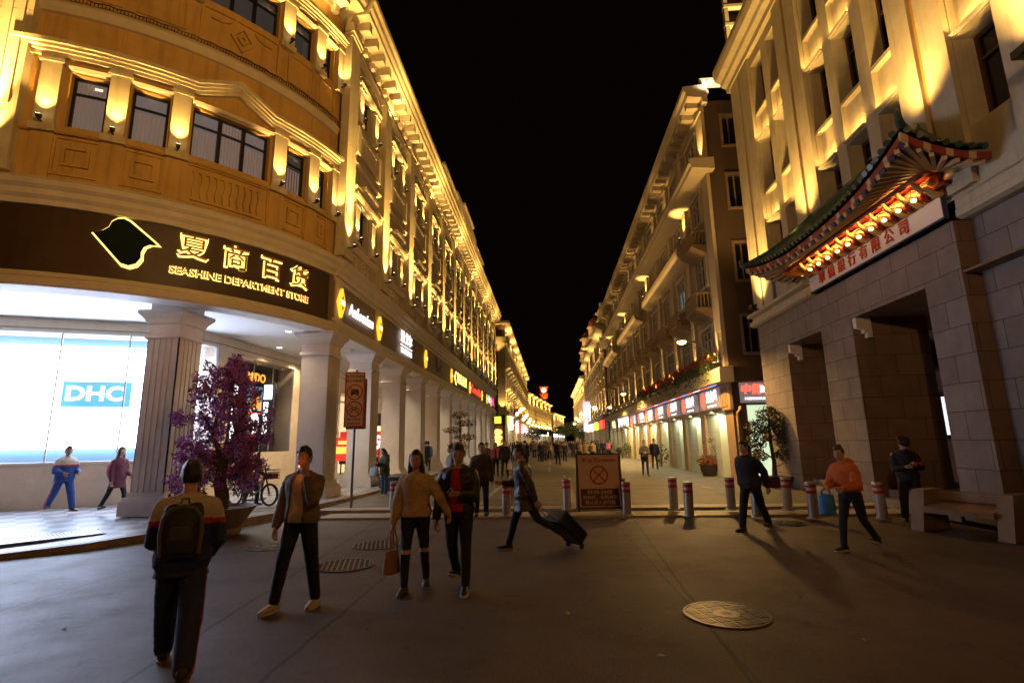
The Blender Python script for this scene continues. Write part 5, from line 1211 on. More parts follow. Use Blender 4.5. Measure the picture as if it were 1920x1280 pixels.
# clock tower
ct = thing('clock_tower', 'red orange lit clock tower with a glowing white dial', 'clock tower', (-2.7, 226, 2.0))
b = MB(); b.box(-1.6, 1.6, -1.6, 1.6, -2, 19.5); b.box(-1.75, 1.75, -1.75, 1.75, 16.6, 17.0); b.build('shaft', mat('red_tower_brick', (0.35, 0.10, 0.04), 0.7), ct)
b = MB(); b.box(-1.9, 1.9, -1.9, 1.9, 19.501, 20.0); b.box(-1.5, 1.5, -1.5, 1.5, 20.001, 22.6); b.box(-1.9, 1.9, -1.9, 1.9, 22.601, 23.0); b.lathe([(0, 23.0), (1.6, 23.0), (1.5, 23.6), (1.1, 24.2), (0.5, 24.7), (0.0, 24.9)], n=8); tw = b.build('clock_stage', mat('orange_tower_stucco', (0.6, 0.2, 0.05), 0.7), ct)
b = MB(); b.lathe([(0, -1.56), (1.0, -1.56), (1.0, -1.5)], (0, 0, 21.4), 24, 'y'); dl = b.build('clock_dial', M['whitelit'], ct)
b = MB(); b.box(-0.05, 0.05, -1.60, -1.57, 21.4, 22.1); b.box(0, 0.5, -1.60, -1.57, 21.35, 21.44); b.build('clock_hand', M['dark'], dl)
for z in (17.3, 20.2): light('SPOT', 1100, (1, 0.32, 0.06), (0.6, -3.4, z+0.2), tw, 0.2, aim=(-0.1, 1, 1.0), spot=90)
# ---------------------------------------------------------------- street lamps
def street_lamp(label, wall, head, e, grp='wall mounted street lamps'):
    d = Vector(head)-Vector(wall); t = thing('street_lamp', label, 'street lamp', wall, group=grp)
    b = MB(); b.tube([(0, 0, 0), d*0.3+Vector((0, 0, 0.15)), d*0.7+Vector((0, 0, 0.2)), d], [0.05, 0.045, 0.035, 0.03], 8); b.lathe([(0, -0.3), (0.1, -0.3), (0.1, 0.3), (0, 0.3)], n=10); b.build('arm', M['metal'], t)
    b = MB(); u = Vector((d.x, d.y, 0)).normalized()
    b.ell(d+Vector((0, 0, 0.03))+u*0.15, (0.24, 0.24, 0.1), 12, 8); b.build('lamp_head', M['metal'], t)
    b = MB(); b.ell(d+Vector((0, 0, -0.05))+u*0.15, (0.17, 0.17, 0.1), 12, 8); g = b.build('bulb', mat('street_lamp_bulb', (1, 0.8, 0.4), 0.4, emit=(1, 0.66, 0.22), es=45), t)
    light('SPOT', e, (1, 0.56, 0.16), d+Vector((0, 0, -0.2))+u*0.15, g, 0.12, aim=(0, 0, -1), spot=165, blend=0.6)
    return t
h = atx(1283, 639, 5.5)
street_lamp('sodium street lamp on a long arm at the near right building corner', (7.05, h.y+0.9, h.z-0.7), h, 1700)
for (px, py, x, lab) in ((1172, 737, 5.6, 'sodium street lamp halfway along the right facade'), (1146, 762, 5.6, 'sodium street lamp before the white banner at right')):
    h = atx(px, py, x); street_lamp(lab, (7.2, h.y+0.6, h.z-0.5), h, 1800)
for (px, py, x, lab) in ((981, 765, -5.2, 'sodium street lamp on the cream balconied building'), (1000, 790, -5.2, 'farther sodium street lamp low on the left side'),):
    h = atx(px, py, x); street_lamp(lab, (-6.8, h.y+0.4, h.z-0.5), h, 1700)
# unseen lamp posts, assumed at the crossroads behind the viewer to give orange light
for k, (x, y, lab, en) in enumerate(((12.5, -9.0, 'assumed tall sodium lamp post at the crossroads behind the viewer, right', 1350), (-6.0, -13.0, 'assumed tall sodium lamp post at the crossroads behind the viewer, left', 900))):
    t = thing('assumed_lamp_post', lab, 'lamp post', (x, y, 0), group='assumed crossroads lamp posts')
    b = MB(); b.tube([(0, 0, 0), (0, 0, 6), (0, 0.3, 8.6), (0, 1.2, 9.0)], [0.1, 0.07, 0.05, 0.04], 10); b.lathe([(0, 0), (0.18, 0), (0.18, 0.5), (0.1, 0.6)], n=12); b.build('post', M['metal'], t, smooth=True)
    b = MB(); b.ell((0, 1.35, 9.0), (0.16, 0.36, 0.09)); b.build('lamp_head', M['metal'], t)
    b = MB(); b.ell((0, 1.4, 8.94), (0.12, 0.28, 0.08)); g = b.build('bulb', MATS['street_lamp_bulb'], t)
    light('POINT', en, (1, 0.43, 0.10), (0, 1.4, 8.75), g, 0.2)
    b = MB(); b.box(-0.25, 0.25, -0.1, 0.12, 7.7, 8.0); fl = b.build('added_floodlight', M['lampbody'], t)  # floodlight heads added, out of view, for an even wash on the facades
    tgt = (Vector((-10.0, 13.0, 12.5)), Vector((8.0, 13.5, 9.5)))[k]; src = Vector((x, y, 7.85)); dv = (tgt-src).normalized()
    light('SPOT', (10500, 3200)[k], ((1, 0.53, 0.14), (1, 0.60, 0.26))[k], Vector((0, 0, 7.85))+dv*0.3, fl, 0.15, aim=dv, spot=(46, 44)[k], blend=1.0)
# ---------------------------------------------------------------- lit signs and lanterns far down the street
def farsign(P, s, z0, z1, w, m, label, grp='lit shop signs far down the street', d=0.05):
    t = thing('shop_sign', label, 'shop sign', P(s, d, z0), group=grp, base=True)
    b = MB(P); b.box(s-w/2, s+w/2, d, d+0.25, z0, z1); b.build('lit_box', M[m], t); return t
M['farwhite'] = mat('far_white_sign', (1, 1, 1), 0.5, emit=(1, 0.98, 0.95), es=6)
M['faryellow'] = mat('far_yellow_sign', (1, 0.9, 0.1), 0.5, emit=(1, 0.85, 0.05), es=2.4)
t = thing('shop_sign', 'square yellow lit sign facing the viewer under the far left canopy', 'shop sign', (-8.3, 79.4, 4.6)); b = MB(); b.box(-0.75, 0.75, 0, 0.2, 0, 1.0); b.build('lit_box', M['faryellow'], t)
b = MB(); b.box(-1.4, 1.4, 0.21, 0.4, -0.3, 1.3); b.build('sign_board', M['dark'], t)
t = thing('lantern_stack', 'column of glowing yellow lanterns below the square yellow sign', 'lanterns', (-8.0, 78.8, 1.2)); b = MB()
for z in (0.4, 1.25, 2.1): b.lathe([(0, z-0.42), (0.5, z-0.3), (0.7, z), (0.5, z+0.3), (0, z+0.42)], n=14)
b.build('lantern', mat('yellow_lantern', (1, 0.7, 0.2), 0.5, emit=(1, 0.6, 0.10), es=3.5), t, smooth=True)
farsign(P2, 4.5, 4.6, 5.9, 1.2, 'faryellow', 'narrow yellow lit sign on the cream balconied building')
farsign(P2, 9.5, 3.9, 5.9, 6.5, 'farwhite', 'bright white lit shop sign on the cream balconied building')
farsign(P2, 27, 3.6, 5.6, 4, 'farwhite', 'tall white lit sign beside the red bordered sign')
farsign(P2, 37, 3.6, 5.7, 5, 'redlit', 'red lit shop sign far down the left side')
for k in range(5): farsign(P2, 46+k*6.5, 3.9, 5.4, 4.6, 'farwhite', 'white lit shop sign in the far left row of shops')
for k in range(8): farsign(P3, 4+k*6.3, 3.9, 5.2, 4.6, 'farwhite' if k % 3 else 'warmlit', 'small lit shop sign where the street bends right')
for k in range(5): farsign(P4, 4+k*7.5, 3.6, 4.8, 5.5, 'farwhite', 'tiny white lit shop sign at the very end of the street')
for k in range(4): farsign(PR2, 5+k*9.5, 3.4, 4.5, 4.5, ('warmlit', 'farwhite', 'faryellow', 'redlit')[k], 'lit shop sign below the domed right building, '+('warm orange', 'white', 'yellow', 'red')[k]+' one')
t = thing('banner_sign', 'tall pale violet lit vertical banner on the far right facade', 'banner', (5.9, 96, 3.4)); b = MB(); b.box(-0.0, 2.4, 0, 0.12, 0, 5.4); b.build('banner', mat('violet_banner', (0.7, 0.6, 0.9), 0.5, emit=(0.72, 0.62, 1.0), es=0.75), t)
b = MB(); text_on(b, '中', 1.6, 1.2, -0.03, 3.9, 0.01, 0.05); text_on(b, '山', 1.6, 1.2, -0.03, 1.6, 0.01, 0.05); b.build('lettering', M['wletter'], t)
# globe lamps along both far sides
GL_ = mat('globe_lamp', (1, 0.8, 0.4), 0.5, emit=(1, 0.72, 0.28), es=14)
def globe(x, y, z, lab):
    t = thing('globe_lamp', lab, 'lamp', (x, y, z), group='globe lamps along the far street'); b = MB(); b.ell((0, 0, 0), (0.3, 0.3, 0.3), 10, 8); b.build('globe', GL_, t, smooth=True)
    b = MB(); b.tube([(0, 0, -0.3), (0, 0, -0.55), (-0.9 if x < 2 else 0.9, 0, -0.6)], 0.05, 6); b.build('bracket', M['metal'], t); return t
for k in range(9): globe(-5.9, 92+k*7.5, 6.6+0.8*(k % 3), 'small glowing globe lamp on the far left facades')
for k in range(6): s = 3+k*9; p = P3(s, 1.0, 6.8); globe(*p, 'small glowing globe lamp where the street bends')
for k in range(4): s = 3+k*10; p = P4(s, 1.0, 6.6); globe(*p, 'small glowing globe lamp at the street end')
for k in range(7): globe(6.2, 74+k*11, 6.2+0.9*(k % 2), 'small glowing globe lamp on the far right facades')
# ---------------------------------------------------------------- trees and plants
def leafmesh(mb, pts, size, jitter=0.5, fold=True):
    for p in pts:
        a = Vector((rng.gauss(0, 1), rng.gauss(0, 1), rng.gauss(0, 1))).normalized(); b = a.orthogonal().normalized(); b.rotate(Matrix.Rotation(rng.random()*6.28, 3, a)); c = a.cross(b)
        s = size*(0.55+0.9*rng.random()**1.4); w = s*0.55
        p = Vector(p); mb.add([p, p+b*s*0.5+c*w*0.5+a*s*0.1, p+b*s, p+b*s*0.5-c*w*0.5+a*s*0.1], [(0, 1, 2, 3)])
def cloud(c, r, n, fill=0.75):
    out = []
    while len(out) < n:
        v = Vector((rng.uniform(-1, 1), rng.uniform(-1, 1), rng.uniform(-1, 1)))
        l = v.length
        if 0.05 < l < 1 and rng.random() < (l**1.2)*fill+0.15: out.append(Vector(c)+Vector((v.x*r[0], v.y*r[1], v.z*r[2])))
    return out
def branch(mb, a, b, r0, r1, wob=0.08, n=5):
    a, b = Vector(a), Vector(b); L = (b-a).length
    pts = [a.lerp(b, i/n)+(Vector((rng.gauss(0, 1), rng.gauss(0, 1), rng.gauss(0, 0.5)))*wob*L*0.35 if 0 < i < n else Vector()) for i in range(n+1)]
    mb.tube(pts, [r0+(r1-r0)*i/n for i in range(n+1)], 7); return pts
BARK = mat('grey_brown_bark', (0.10, 0.07, 0.05), 0.85, var=0.3, scale=9, bump=0.5)
LEAF = mat('dark_green_leaf', (0.035, 0.06, 0.02), 0.5, var=0.5, scale=6)
LEAF2 = mat('bright_green_leaf', (0.07, 0.11, 0.03), 0.5, var=0.5, scale=6)
PURP = mat('magenta_bougainvillea', (0.46, 0.08, 0.56), 0.6, var=0.5, scale=5, stain=(0.68, 0.24, 0.80))
REDF = mat('red_flower', (0.45, 0.04, 0.02), 0.6, var=0.4, scale=5)
def plant(name, label, cat, loc, trunk, limbs, clumps, leafm, lsize, flower=None, fl_n=0, group=None, rz=0):
    t = thing(name, label, cat, loc, rz, group)
    b = MB()
    for tr in trunk: b.tube(tr[0], tr[1], 9)
    for l in limbs: branch(b, *l)
    b.build('trunk', BARK, t, smooth=True)
    b = MB()
    for c, r, n in clumps: leafmesh(b, cloud(c, r, n), lsize)
    b.build('crown', leafm, t)
    if flower:
        b = MB()
        for c, r, n in clumps: leafmesh(b, cloud(c, r, int(n*fl_n)), lsize*1.1)
        b.build('blossom', flower, t)
    return t
# large bougainvillea in a stone bowl by the fluted column
tp = at(406, 1003, 0.0)
# bowl
pb = thing('planter_bowl', 'large grey stone planter bowl holding the purple bougainvillea', 'planter', (tp.x, tp.y, 0))
b = MB(); b.lathe([(0, 0.02), (0.42, 0.02), (0.46, 0.1), (0.4, 0.14), (0.5, 0.24), (0.62, 0.42), (0.70, 0.52), (0.72, 0.56), (0.66, 0.57), (0.62, 0.5), (0, 0.48)], n=28); b.build('bowl', mat('grey_planter_stone', (0.26, 0.20, 0.16), 0.7, var=0.25, scale=4, bump=0.4), pb, smooth=True)
b = MB(); b.lathe([(0, 0.485), (0.61, 0.505)], n=24); b.build('soil', mat('dark_soil', (0.03, 0.022, 0.016), 0.9), pb)
cl = []
for (x, z, r, n) in ((0.05, 2.8, 0.36, 330), (-0.25, 2.5, 0.42, 360), (0.35, 2.45, 0.42, 360), (-0.6, 2.05, 0.4, 330), (0.6, 2.1, 0.42, 330), (0.0, 2.2, 0.44, 300), (-0.85, 1.6, 0.36, 300), (0.85, 1.65, 0.36, 300), (0.35, 1.5, 0.38, 230), (-1.05, 1.2, 0.32, 280), (-0.95, 0.85, 0.32, 260), (0.7, 1.25, 0.38, 270), (0.9, 0.95, 0.3, 230), (-0.55, 1.0, 0.36, 240), (0.15, 1.05, 0.34, 220), (0.1, 3.05, 0.25, 150), (-0.7, 0.55, 0.3, 200), (0.55, 0.6, 0.32, 200), (-0.1, 0.75, 0.3, 160)):
    x *= 0.72; cl.append(((x-0.06, rng.uniform(-0.35, 0.35), z), (r*0.88, r, r*0.8), n))
    for q in range(5):   # loose outer sprays
        a_ = rng.random()*6.28; cl.append(((x-0.06+math.cos(a_)*r*0.95, rng.uniform(-0.4, 0.4), z+math.sin(a_)*r*0.9), (0.13, 0.13, 0.11), 36))
lm = [((0, 0, 0.95), (-0.35, 0.1, 1.6), 0.07, 0.04), ((-0.35, 0.1, 1.6), (-0.6, 0.0, 2.1), 0.04, 0.02), ((-0.35, 0.1, 1.6), (-0.15, 0.1, 2.4), 0.04, 0.02), ((0, 0, 0.95), (0.3, -0.1, 1.7), 0.07, 0.04), ((0.3, -0.1, 1.7), (0.5, 0, 2.2), 0.04, 0.02), ((0.3, -0.1, 1.7), (0.1, -0.1, 2.7), 0.04, 0.02), ((0, 0, 0.9), (-0.7, -0.1, 1.3), 0.05, 0.02), ((0, 0, 0.9), (0.6, 0.1, 1.3), 0.05, 0.02), ((0.05, 0, 1.0), (0.0, 0.1, 2.1), 0.05, 0.02)]
plant('bougainvillea_tree', 'purple flowering bougainvillea tree in the stone bowl before the fluted column', 'tree', (tp.x, tp.y, 0.45), [([(0, 0, 0), (0.05, 0, 0.3), (-0.04, 0.02, 0.6), (0, 0, 0.98)], [0.17, 0.14, 0.12, 0.1])], lm, [(c, r, int(n*2.0)) for c, r, n in cl], PURP, 0.066, LEAF, 0.14)
# green shrub behind it
sp = at(458, 962, 0.2)
plant('green_shrub', 'leafy green shrub behind the stone bowl', 'plant', (sp.x, sp.y, 0.2), [([(0, 0, 0), (0, 0, 0.5)], [0.04, 0.02])], [((0, 0, 0.3), (0.2, 0, 0.8), 0.02, 0.01)], [((0, 0, 0.75), (0.4, 0.35, 0.42), 420)], LEAF2, 0.09)
# slender tree before the arcade, red flowers
q = at(862, 884, 0.1)
plant('bougainvillea_tree', 'slender red flowering tree in the street beside the arcade columns', 'tree', q, [([(0, 0, 0), (0.02, 0, 1.4), (0, 0, 3.2)], [0.07, 0.05, 0.03])], [((0, 0, 0.9), (0.5, 0, 1.4), 0.03, 0.01), ((0, 0, 1.2), (-0.5, 0, 1.7), 0.03, 0.01), ((0, 0, 1.5), (0.7, 0, 2.0), 0.02, 0.01), ((0, 0, 1.9), (-0.35, 0, 2.4), 0.02, 0.01)],
      [((0, 0, 3.31), (0.50, 0.48, 0.21), 195), ((0.35, 0.1, 2.83), (0.69, 0.48, 0.21), 247), ((-0.4, 0, 2.42), (0.62, 0.48, 0.21), 221), ((0.3, 0, 2.00), (0.69, 0.48, 0.23), 247), ((-0.1, 0, 1.52), (0.62, 0.48, 0.26), 247), ((0.0, 0, 1.10), (0.44, 0.42, 0.26), 169)], LEAF, 0.1, REDF, 0.45)
pt = thing('planter_pot', 'dark blocky planter at the end of the arcade kerb', 'planter', (-5.75, 20.1, 0.1)); b = MB(); b.flat([(-0.55, -1.0), (0.55, -1.0), (0.6, 1.2), (-0.55, 1.2)], 0, 0.45); b.flat([(-0.58, -1.04), (0.6, -1.04), (0.64, 1.24), (-0.58, 1.24)], 0.451, 0.5); b.build('box', mat('navy_planter', (0.03, 0.03, 0.045), 0.5), pt)
# potted tree at the dark corner on the right
q = at(1455, 912, 0.1)
pt = thing('planter_pot', 'dark red square pot holding the leafy tree at the bank corner', 'planter', q); b = MB()
for z0, z1, r0, r1 in ((0, 0.3, 0.33, 0.42), (0.301, 0.36, 0.45, 0.45)):
    b.add([(sx*r, sy*r, z) for r, z in ((r0, z0), (r1, z1)) for sx, sy in ((-1, -1), (1, -1), (1, 1), (-1, 1))], [(0, 1, 5, 4), (1, 2, 6, 5), (2, 3, 7, 6), (3, 0, 4, 7), (0, 3, 2, 1), (4, 5, 6, 7)])
b.build('pot', mat('dark_red_pot', (0.10, 0.035, 0.03), 0.6, var=0.3, scale=5), pt)
plant('potted_tree', 'dark leafy tree in a square pot before the lit side shop', 'tree', (q.x, q.y, q.z+0.34), [([(0, 0, 0), (0.03, 0, 0.5), (-0.02, 0, 1.2), (0, 0, 2.0)], [0.09, 0.07, 0.06, 0.03])], [((0, 0, 0.6), (-0.6, 0, 1.1), 0.03, 0.01), ((0, 0, 0.7), (0.6, 0, 1.2), 0.03, 0.01), ((0, 0, 1.1), (-0.5, 0, 1.7), 0.03, 0.01), ((0, 0, 1.3), (0.5, 0, 1.8), 0.03, 0.01), ((0, 0, 0.3), (0.55, 0, 0.5), 0.02, 0.01)],
      [((0, 0, 2.1), (0.4, 0.4, 0.3), 676), ((-0.45, 0, 1.65), (0.4, 0.4, 0.28), 676), ((0.45, 0, 1.7), (0.4, 0.4, 0.28), 676), ((-0.55, 0, 1.15), (0.38, 0.4, 0.26), 598), ((0.55, 0, 1.2), (0.4, 0.4, 0.28), 624), ((0.05, 0, 1.5), (0.4, 0.4, 0.3), 364), ((0.5, 0, 0.7), (0.4, 0.35, 0.22), 494), ((-0.5, 0, 0.7), (0.35, 0.35, 0.2), 390)], LEAF, 0.085, REDF, 0.05)
# two round pots before the first shop
for (px, py, r, h, lab, kind) in ((1330, 892, 0.36, 0.5, 'round dark pot of low red flowers by the shop pier', 'red'), (1364, 892, 0.36, 0.62, 'round dark pot of tall green shrub by the shop pier', 'green')):
    q = at(px, py, 0.1); pt = thing('planter_pot', lab.replace('of', 'holding the').replace('holding the low', 'under the low').replace('holding the tall', 'under the tall'), 'planter', q); b = MB()
    b.lathe([(0, 0), (r*0.7, 0), (r, h*0.55), (r*0.98, h*0.9), (r*1.06, h), (r*0.9, h), (r*0.88, h*0.9), (0, h*0.88)], n=24); b.build('pot', mat('dark_brown_pot', (0.035, 0.022, 0.018), 0.45), pt, smooth=True)
    if kind == 'red': plant('potted_plant', 'low red flowering plant in the round dark pot', 'plant', (q.x, q.y, q.z+h*0.88), [([(0, 0, 0), (0, 0, 0.25)], [0.03, 0.02])], [], [((0, 0, 0.22), (0.48, 0.42, 0.25), 420)], LEAF2, 0.1, REDF, 0.9)
    else: plant('potted_plant', 'tall green shrub with thin sprays in the round dark pot', 'plant', (q.x, q.y, q.z+h*0.88), [([(0, 0, 0), (0, 0, 0.7)], [0.03, 0.02])], [((0, 0, 0.4), (-0.9, 0, 1.2), 0.012, 0.006), ((0, 0, 0.4), (0.8, 0, 1.0), 0.012, 0.006), ((0, 0, 0.5), (-0.4, 0.1, 1.4), 0.012, 0.006)], [((0, 0, 0.6), (0.5, 0.45, 0.5), 480), ((-0.6, 0, 1.0), (0.4, 0.2, 0.1), 50), ((0.65, 0, 0.85), (0.35, 0.2, 0.12), 50), ((-0.1, 0, 1.15), (0.35, 0.3, 0.2), 110)], LEAF2, 0.09, REDF, 0.06)
# flower boxes along the right canopy
for k in range(8):
    y = 22.9+k*2.35; x = 6.95
    t = thing('flower_box', ['orange red flowers in a box at the corner end of the shop canopy', 'trailing red flowers in the second canopy box', 'trailing red flowers in the third canopy box', 'trailing red flowers in the fourth canopy box', 'trailing red flowers in the fifth canopy box', 'trailing red flowers in the sixth canopy box', 'trailing red flowers in the seventh canopy box', 'trailing red flowers in the farthest canopy box'][k], 'flower box', (x, y, 4.6), group='flower boxes on the right shop canopy')
    b = MB(); b.flat([(-0.16, -1.05), (0.16, -1.05), (0.16, 1.05), (-0.16, 1.05)], 0, 0.25); b.build('box', M['dark'], t)
    b = MB(); leafmesh(b, cloud((-0.05, 0, 0.4), (0.35, 1.15, 0.26), 420), 0.11)
    for j in range(7): leafmesh(b, [Vector((-0.34+rng.uniform(-0.06, 0.06), rng.uniform(-1, 1), 0.3-0.85*rng.random()**1.6)) for _ in range(34)], 0.09)
    b.build('foliage', LEAF2, t)
    b = MB(); leafmesh(b, cloud((-0.12, 0, 0.48), (0.36, 1.15, 0.27), 400 if k else 260), 0.10); b.build('blossom', REDF if k else mat('orange_flower', (0.5, 0.12, 0.02), 0.6), t)
for k in range(3):
    y = 92+k*7; t = thing('flower_box', 'far flower box on the left balconied building, '+('nearest', 'middle', 'farthest')[k], 'flower box', (-6.2, y, 6.5), group='flower boxes on the far left canopy'); b = MB(); leafmesh(b, cloud((0, 0, 0.4), (0.5, 2.4, 0.6), 260), 0.3); b.build('blossom', REDF, t)
    b = MB(); b.flat([(-0.2, -2.4), (0.2, -2.4), (0.2, 2.4), (-0.2, 2.4)], 0, 0.3); b.build('box', M['dark'], t)
# trees at the end of the street
for k, (x, y, h, lab) in enumerate(((3.4, 128, 6.5, 'dark green street tree in the middle of the far crowd'), (6.2, 140, 7.5, 'tallest dark street tree at the far right'), (4.4, 165, 7.5, 'dark street tree at the street bend'), (-4.2, 118, 5.2, 'small round street tree on the far left'), (7.0, 120, 4.2, 'low street tree beside the violet banner'), (2.4, 185, 7.0, 'farthest dark street tree at the street bend'))):
    plant('street_tree', lab, 'tree', (x, y, 0.1), [([(0, 0, 0), (0.1, 0, h*0.3), (0, 0, h*0.6)], [0.2, 0.16, 0.1])], [((0, 0, h*0.4), (1.2, 0, h*0.65), 0.1, 0.04), ((0, 0, h*0.4), (-1.2, 0, h*0.7), 0.1, 0.04)], [((rng.uniform(-1.4, 1.4), rng.uniform(-1, 1), h*rng.uniform(0.5, 0.85)), (1.2, 1.2, 0.9), 160) for _ in range(7)], LEAF2, 0.34)
# ---------------------------------------------------------------- people
def rotx(a): return Matrix.Rotation(R(a), 3, 'X')
def roty(a): return Matrix.Rotation(R(a), 3, 'Y')
def rotz(a): return Matrix.Rotation(R(a), 3, 'Z')
SKIN = mat('skin', (0.50, 0.29, 0.19), 0.5, var=0.08, scale=20)
EYE = mat('dark_eye', (0.012, 0.01, 0.01), 0.25); LIP = mat('lips', (0.36, 0.12, 0.10), 0.5); HAIR = mat('black_hair', (0.012, 0.009, 0.008), 0.45, var=0.3, scale=60, bump=0.4, bscale=150)
def cloth(name, col, rough=0.8, var=0.2, bump=0.35): return mat(name, col, rough, var=var, scale=14, bump=bump, bscale=70)
def head_mesh(mb, c, Mh, female=False, res=(30, 22)):
    """skull with jaw, nose, brow, eye sockets, lips, chin and ears; faces -Y"""
    n, m = res; vs = []; fs = []
    for j in range(m+1):
        th = math.pi*j/m
        for k in range(n):
            a = 2*math.pi*k/n; x, y, z = math.sin(th)*math.cos(a), math.sin(th)*math.sin(a), math.cos(th)
            px, py, pz = x*0.076, y*0.096, z*0.118
            if z < 0:
                t = min(1, -z); px *= 1-(0.36 if female else 0.28)*t**1.5; py *= 1-0.12*t
                if y < 0: py -= 0.012*t*math.exp(-(x/0.5)**2)
            if y < 0:
                f = -y
                def g(x0, z0, sx, sz): return math.exp(-((px-x0)/sx)**2-((pz-z0)/sz)**2)
                py -= 0.024*g(0, -0.022, 0.013, 0.022)*f + 0.009*g(0, 0.012, 0.010, 0.022)*f
                py += 0.010*(g(0.031, 0.012, 0.018, 0.012)+g(-0.031, 0.012, 0.018, 0.012))*f
                py -= 0.005*(g(0.03, 0.034, 0.026, 0.009)+g(-0.03, 0.034, 0.026, 0.009))*f
                py -= 0.007*g(0, -0.062, 0.022, 0.010)*f; py -= 0.007*g(0, -0.096, 0.02, 0.014)*f
            vs.append(Vector(c)+Mh @ Vector((px, py, pz)))
    for j in range(m):
        for k in range(n): fs.append((j*n+k, (j+1)*n+k, (j+1)*n+(k+1) % n, j*n+(k+1) % n))
    mb.cur = 0; mb.add(vs, fs)
    for s in (-1, 1): mb.ell(Vector(c)+Mh @ Vector((s*0.078, 0.008, -0.005)), (0.010, 0.020, 0.032), 8, 6, Mh)
    mb.cur = 1
    for s in (-1, 1):
        mb.ell(Vector(c)+Mh @ Vector((s*0.031, -0.082, 0.012)), (0.013, 0.006, 0.006), 8, 6, Mh)
        mb.ell(Vector(c)+Mh @ Vector((s*0.032, -0.089, 0.036)), (0.018, 0.005, 0.0035), 8, 4, Mh)
    mb.cur = 2; mb.ell(Vector(c)+Mh @ Vector((0, -0.098, -0.062)), (0.021, 0.006, 0.006), 10, 6, Mh); mb.cur = 0
def hand(mb, wrist, fdir, pnorm, side, curl=35, size=1.0, spread=4):
    """palm, four jointed fingers of unequal length and a thumb; fdir along the fingers, pnorm out of the palm"""
    f = Vector(fdir).normalized(); p = Vector(pnorm); p = (p-f*p.dot(f)).normalized(); x = f.cross(p)*side   # x: towards the thumb
    B = Matrix((x, f, p)).transposed(); w = Vector(wrist)
    def P(a, b, c): return w+B @ (Vector((a, b, c))*size)
    mb.cap(P(0, -0.03, 0), 0.026*size, P(0, 0.02, 0), 0.026*size, 8)
    for a in (-0.028, -0.010, 0.010, 0.028): mb.cap(P(a*0.75, 0.01, 0), 0.017*size, P(a, 0.085, 0.002), 0.0125*size, 8)
    for a, L in ((0.030, 0.068), (0.0105, 0.078), (-0.010, 0.072), (-0.029, 0.056)):
        q = P(a, 0.088, 0.002); ang = 0; r = 0.0095*size
        sp = R(spread)*a/0.02
        for k, fr in enumerate((0.44, 0.32, 0.24)):
            ang += R(curl*(0.8 if k == 0 else 1.0)); d = B @ Vector((math.sin(sp)*0.6, math.cos(ang), math.sin(ang))); e = q+d.normalized()*L*fr*size
            mb.cap(q, r, e, r*0.9, 8); q = e; r *= 0.9
    q = P(0.026, 0.018, 0.008); r = 0.0125*size
    for k, (d, L) in enumerate((((0.75, 0.62, 0.25), 0.036), ((0.35, 0.85, 0.35), 0.032), ((0.1, 0.9, 0.4), 0.026))):
        e = q+(B @ Vector(d)).normalized()*L*size; mb.cap(q, r, e, r*0.9, 8); q = e; r *= 0.9
class Pose: pass
def skeleton(k, legs, arms, lean=(0, 0), twist=0, head=(0, 0, 0), female=False):
    """joint positions for a figure facing -Y, feet on z=0; legs (left, right): (pitch, knee, abduct, foot pitch); arms: (pitch, abduct, elbow, inward, twist)"""
    s = Pose(); s.k = k; s.hip = {}; s.knee = {}; s.ank = {}; s.toe = {}; s.foot = {}
    th, sh = 0.43*k, 0.415*k; low = 9
    for nm, sg, (pi_, kn, ab, fp) in (('L', 1, legs[0]), ('R', -1, legs[1])):
        h = Vector((sg*0.088*k, 0, -0.02*k)); d1 = rotx(-pi_) @ (roty(-sg*ab) @ Vector((0, 0, -1))); d2 = rotx(-(pi_-kn)) @ (roty(-sg*ab*0.6) @ Vector((0, 0, -1)))
        n = h+d1*th; a = n+d2*sh; fd = rotx(fp) @ Vector((sg*0.12, -1, 0)).normalized(); fu = rotx(fp) @ Vector((0, 0, 1))
        s.hip[nm], s.knee[nm], s.ank[nm] = h, n, a; s.foot[nm] = (fd, fu)
        for q in (a-fu*0.075*k-fd*0.05*k, a-fu*0.075*k+fd*0.18*k): low = min(low, q.z)
    o = Vector((0, 0, -low)); s.pel = o
    for dct in (s.hip, s.knee, s.ank):
        for q in dct: dct[q] = dct[q]+o
    T = rotz(twist) @ rotx(lean[0]) @ roty(lean[1]); s.T = T
    up = lambda v: o+T @ (Vector(v)*k)
    s.up = up; s.sh = {}; s.el = {}; s.wr = {}; s.pn = {}; s.fd = {}
    hw = 0.165 if female else 0.185
    for nm, sg, (pi_, ab, el, inw, tw) in (('L', 1, arms[0]), ('R', -1, arms[1])):
        q = up((sg*hw, 0.0, 0.418)); d = T @ (rotx(-pi_) @ (roty(-sg*ab) @ Vector((0, 0, -1))))
        e = q+d*0.285*k
        d2 = T @ (rotz(-sg*inw) @ (rotx(-(pi_+el)) @ (roty(-sg*ab*0.5) @ Vector((0, 0, -1)))))
        w_ = e+d2*0.25*k; s.sh[nm], s.el[nm], s.wr[nm] = q, e, w_; s.fd[nm] = d2
        pn = T @ (rotz(-sg*inw) @ (rotx(-(pi_+el)) @ (rotz(sg*tw) @ Vector((-sg, 0, 0))))); s.pn[nm] = pn
    s.neck = up((0, 0.0, 0.50)); hd = T @ (rotz(head[0]) @ rotx(head[1]) @ roty(head[2])); s.Mh = hd
    s.headc = up((0, -0.005, 0.545))+hd @ Vector((0, -0.022, 0.118))*k
    return s
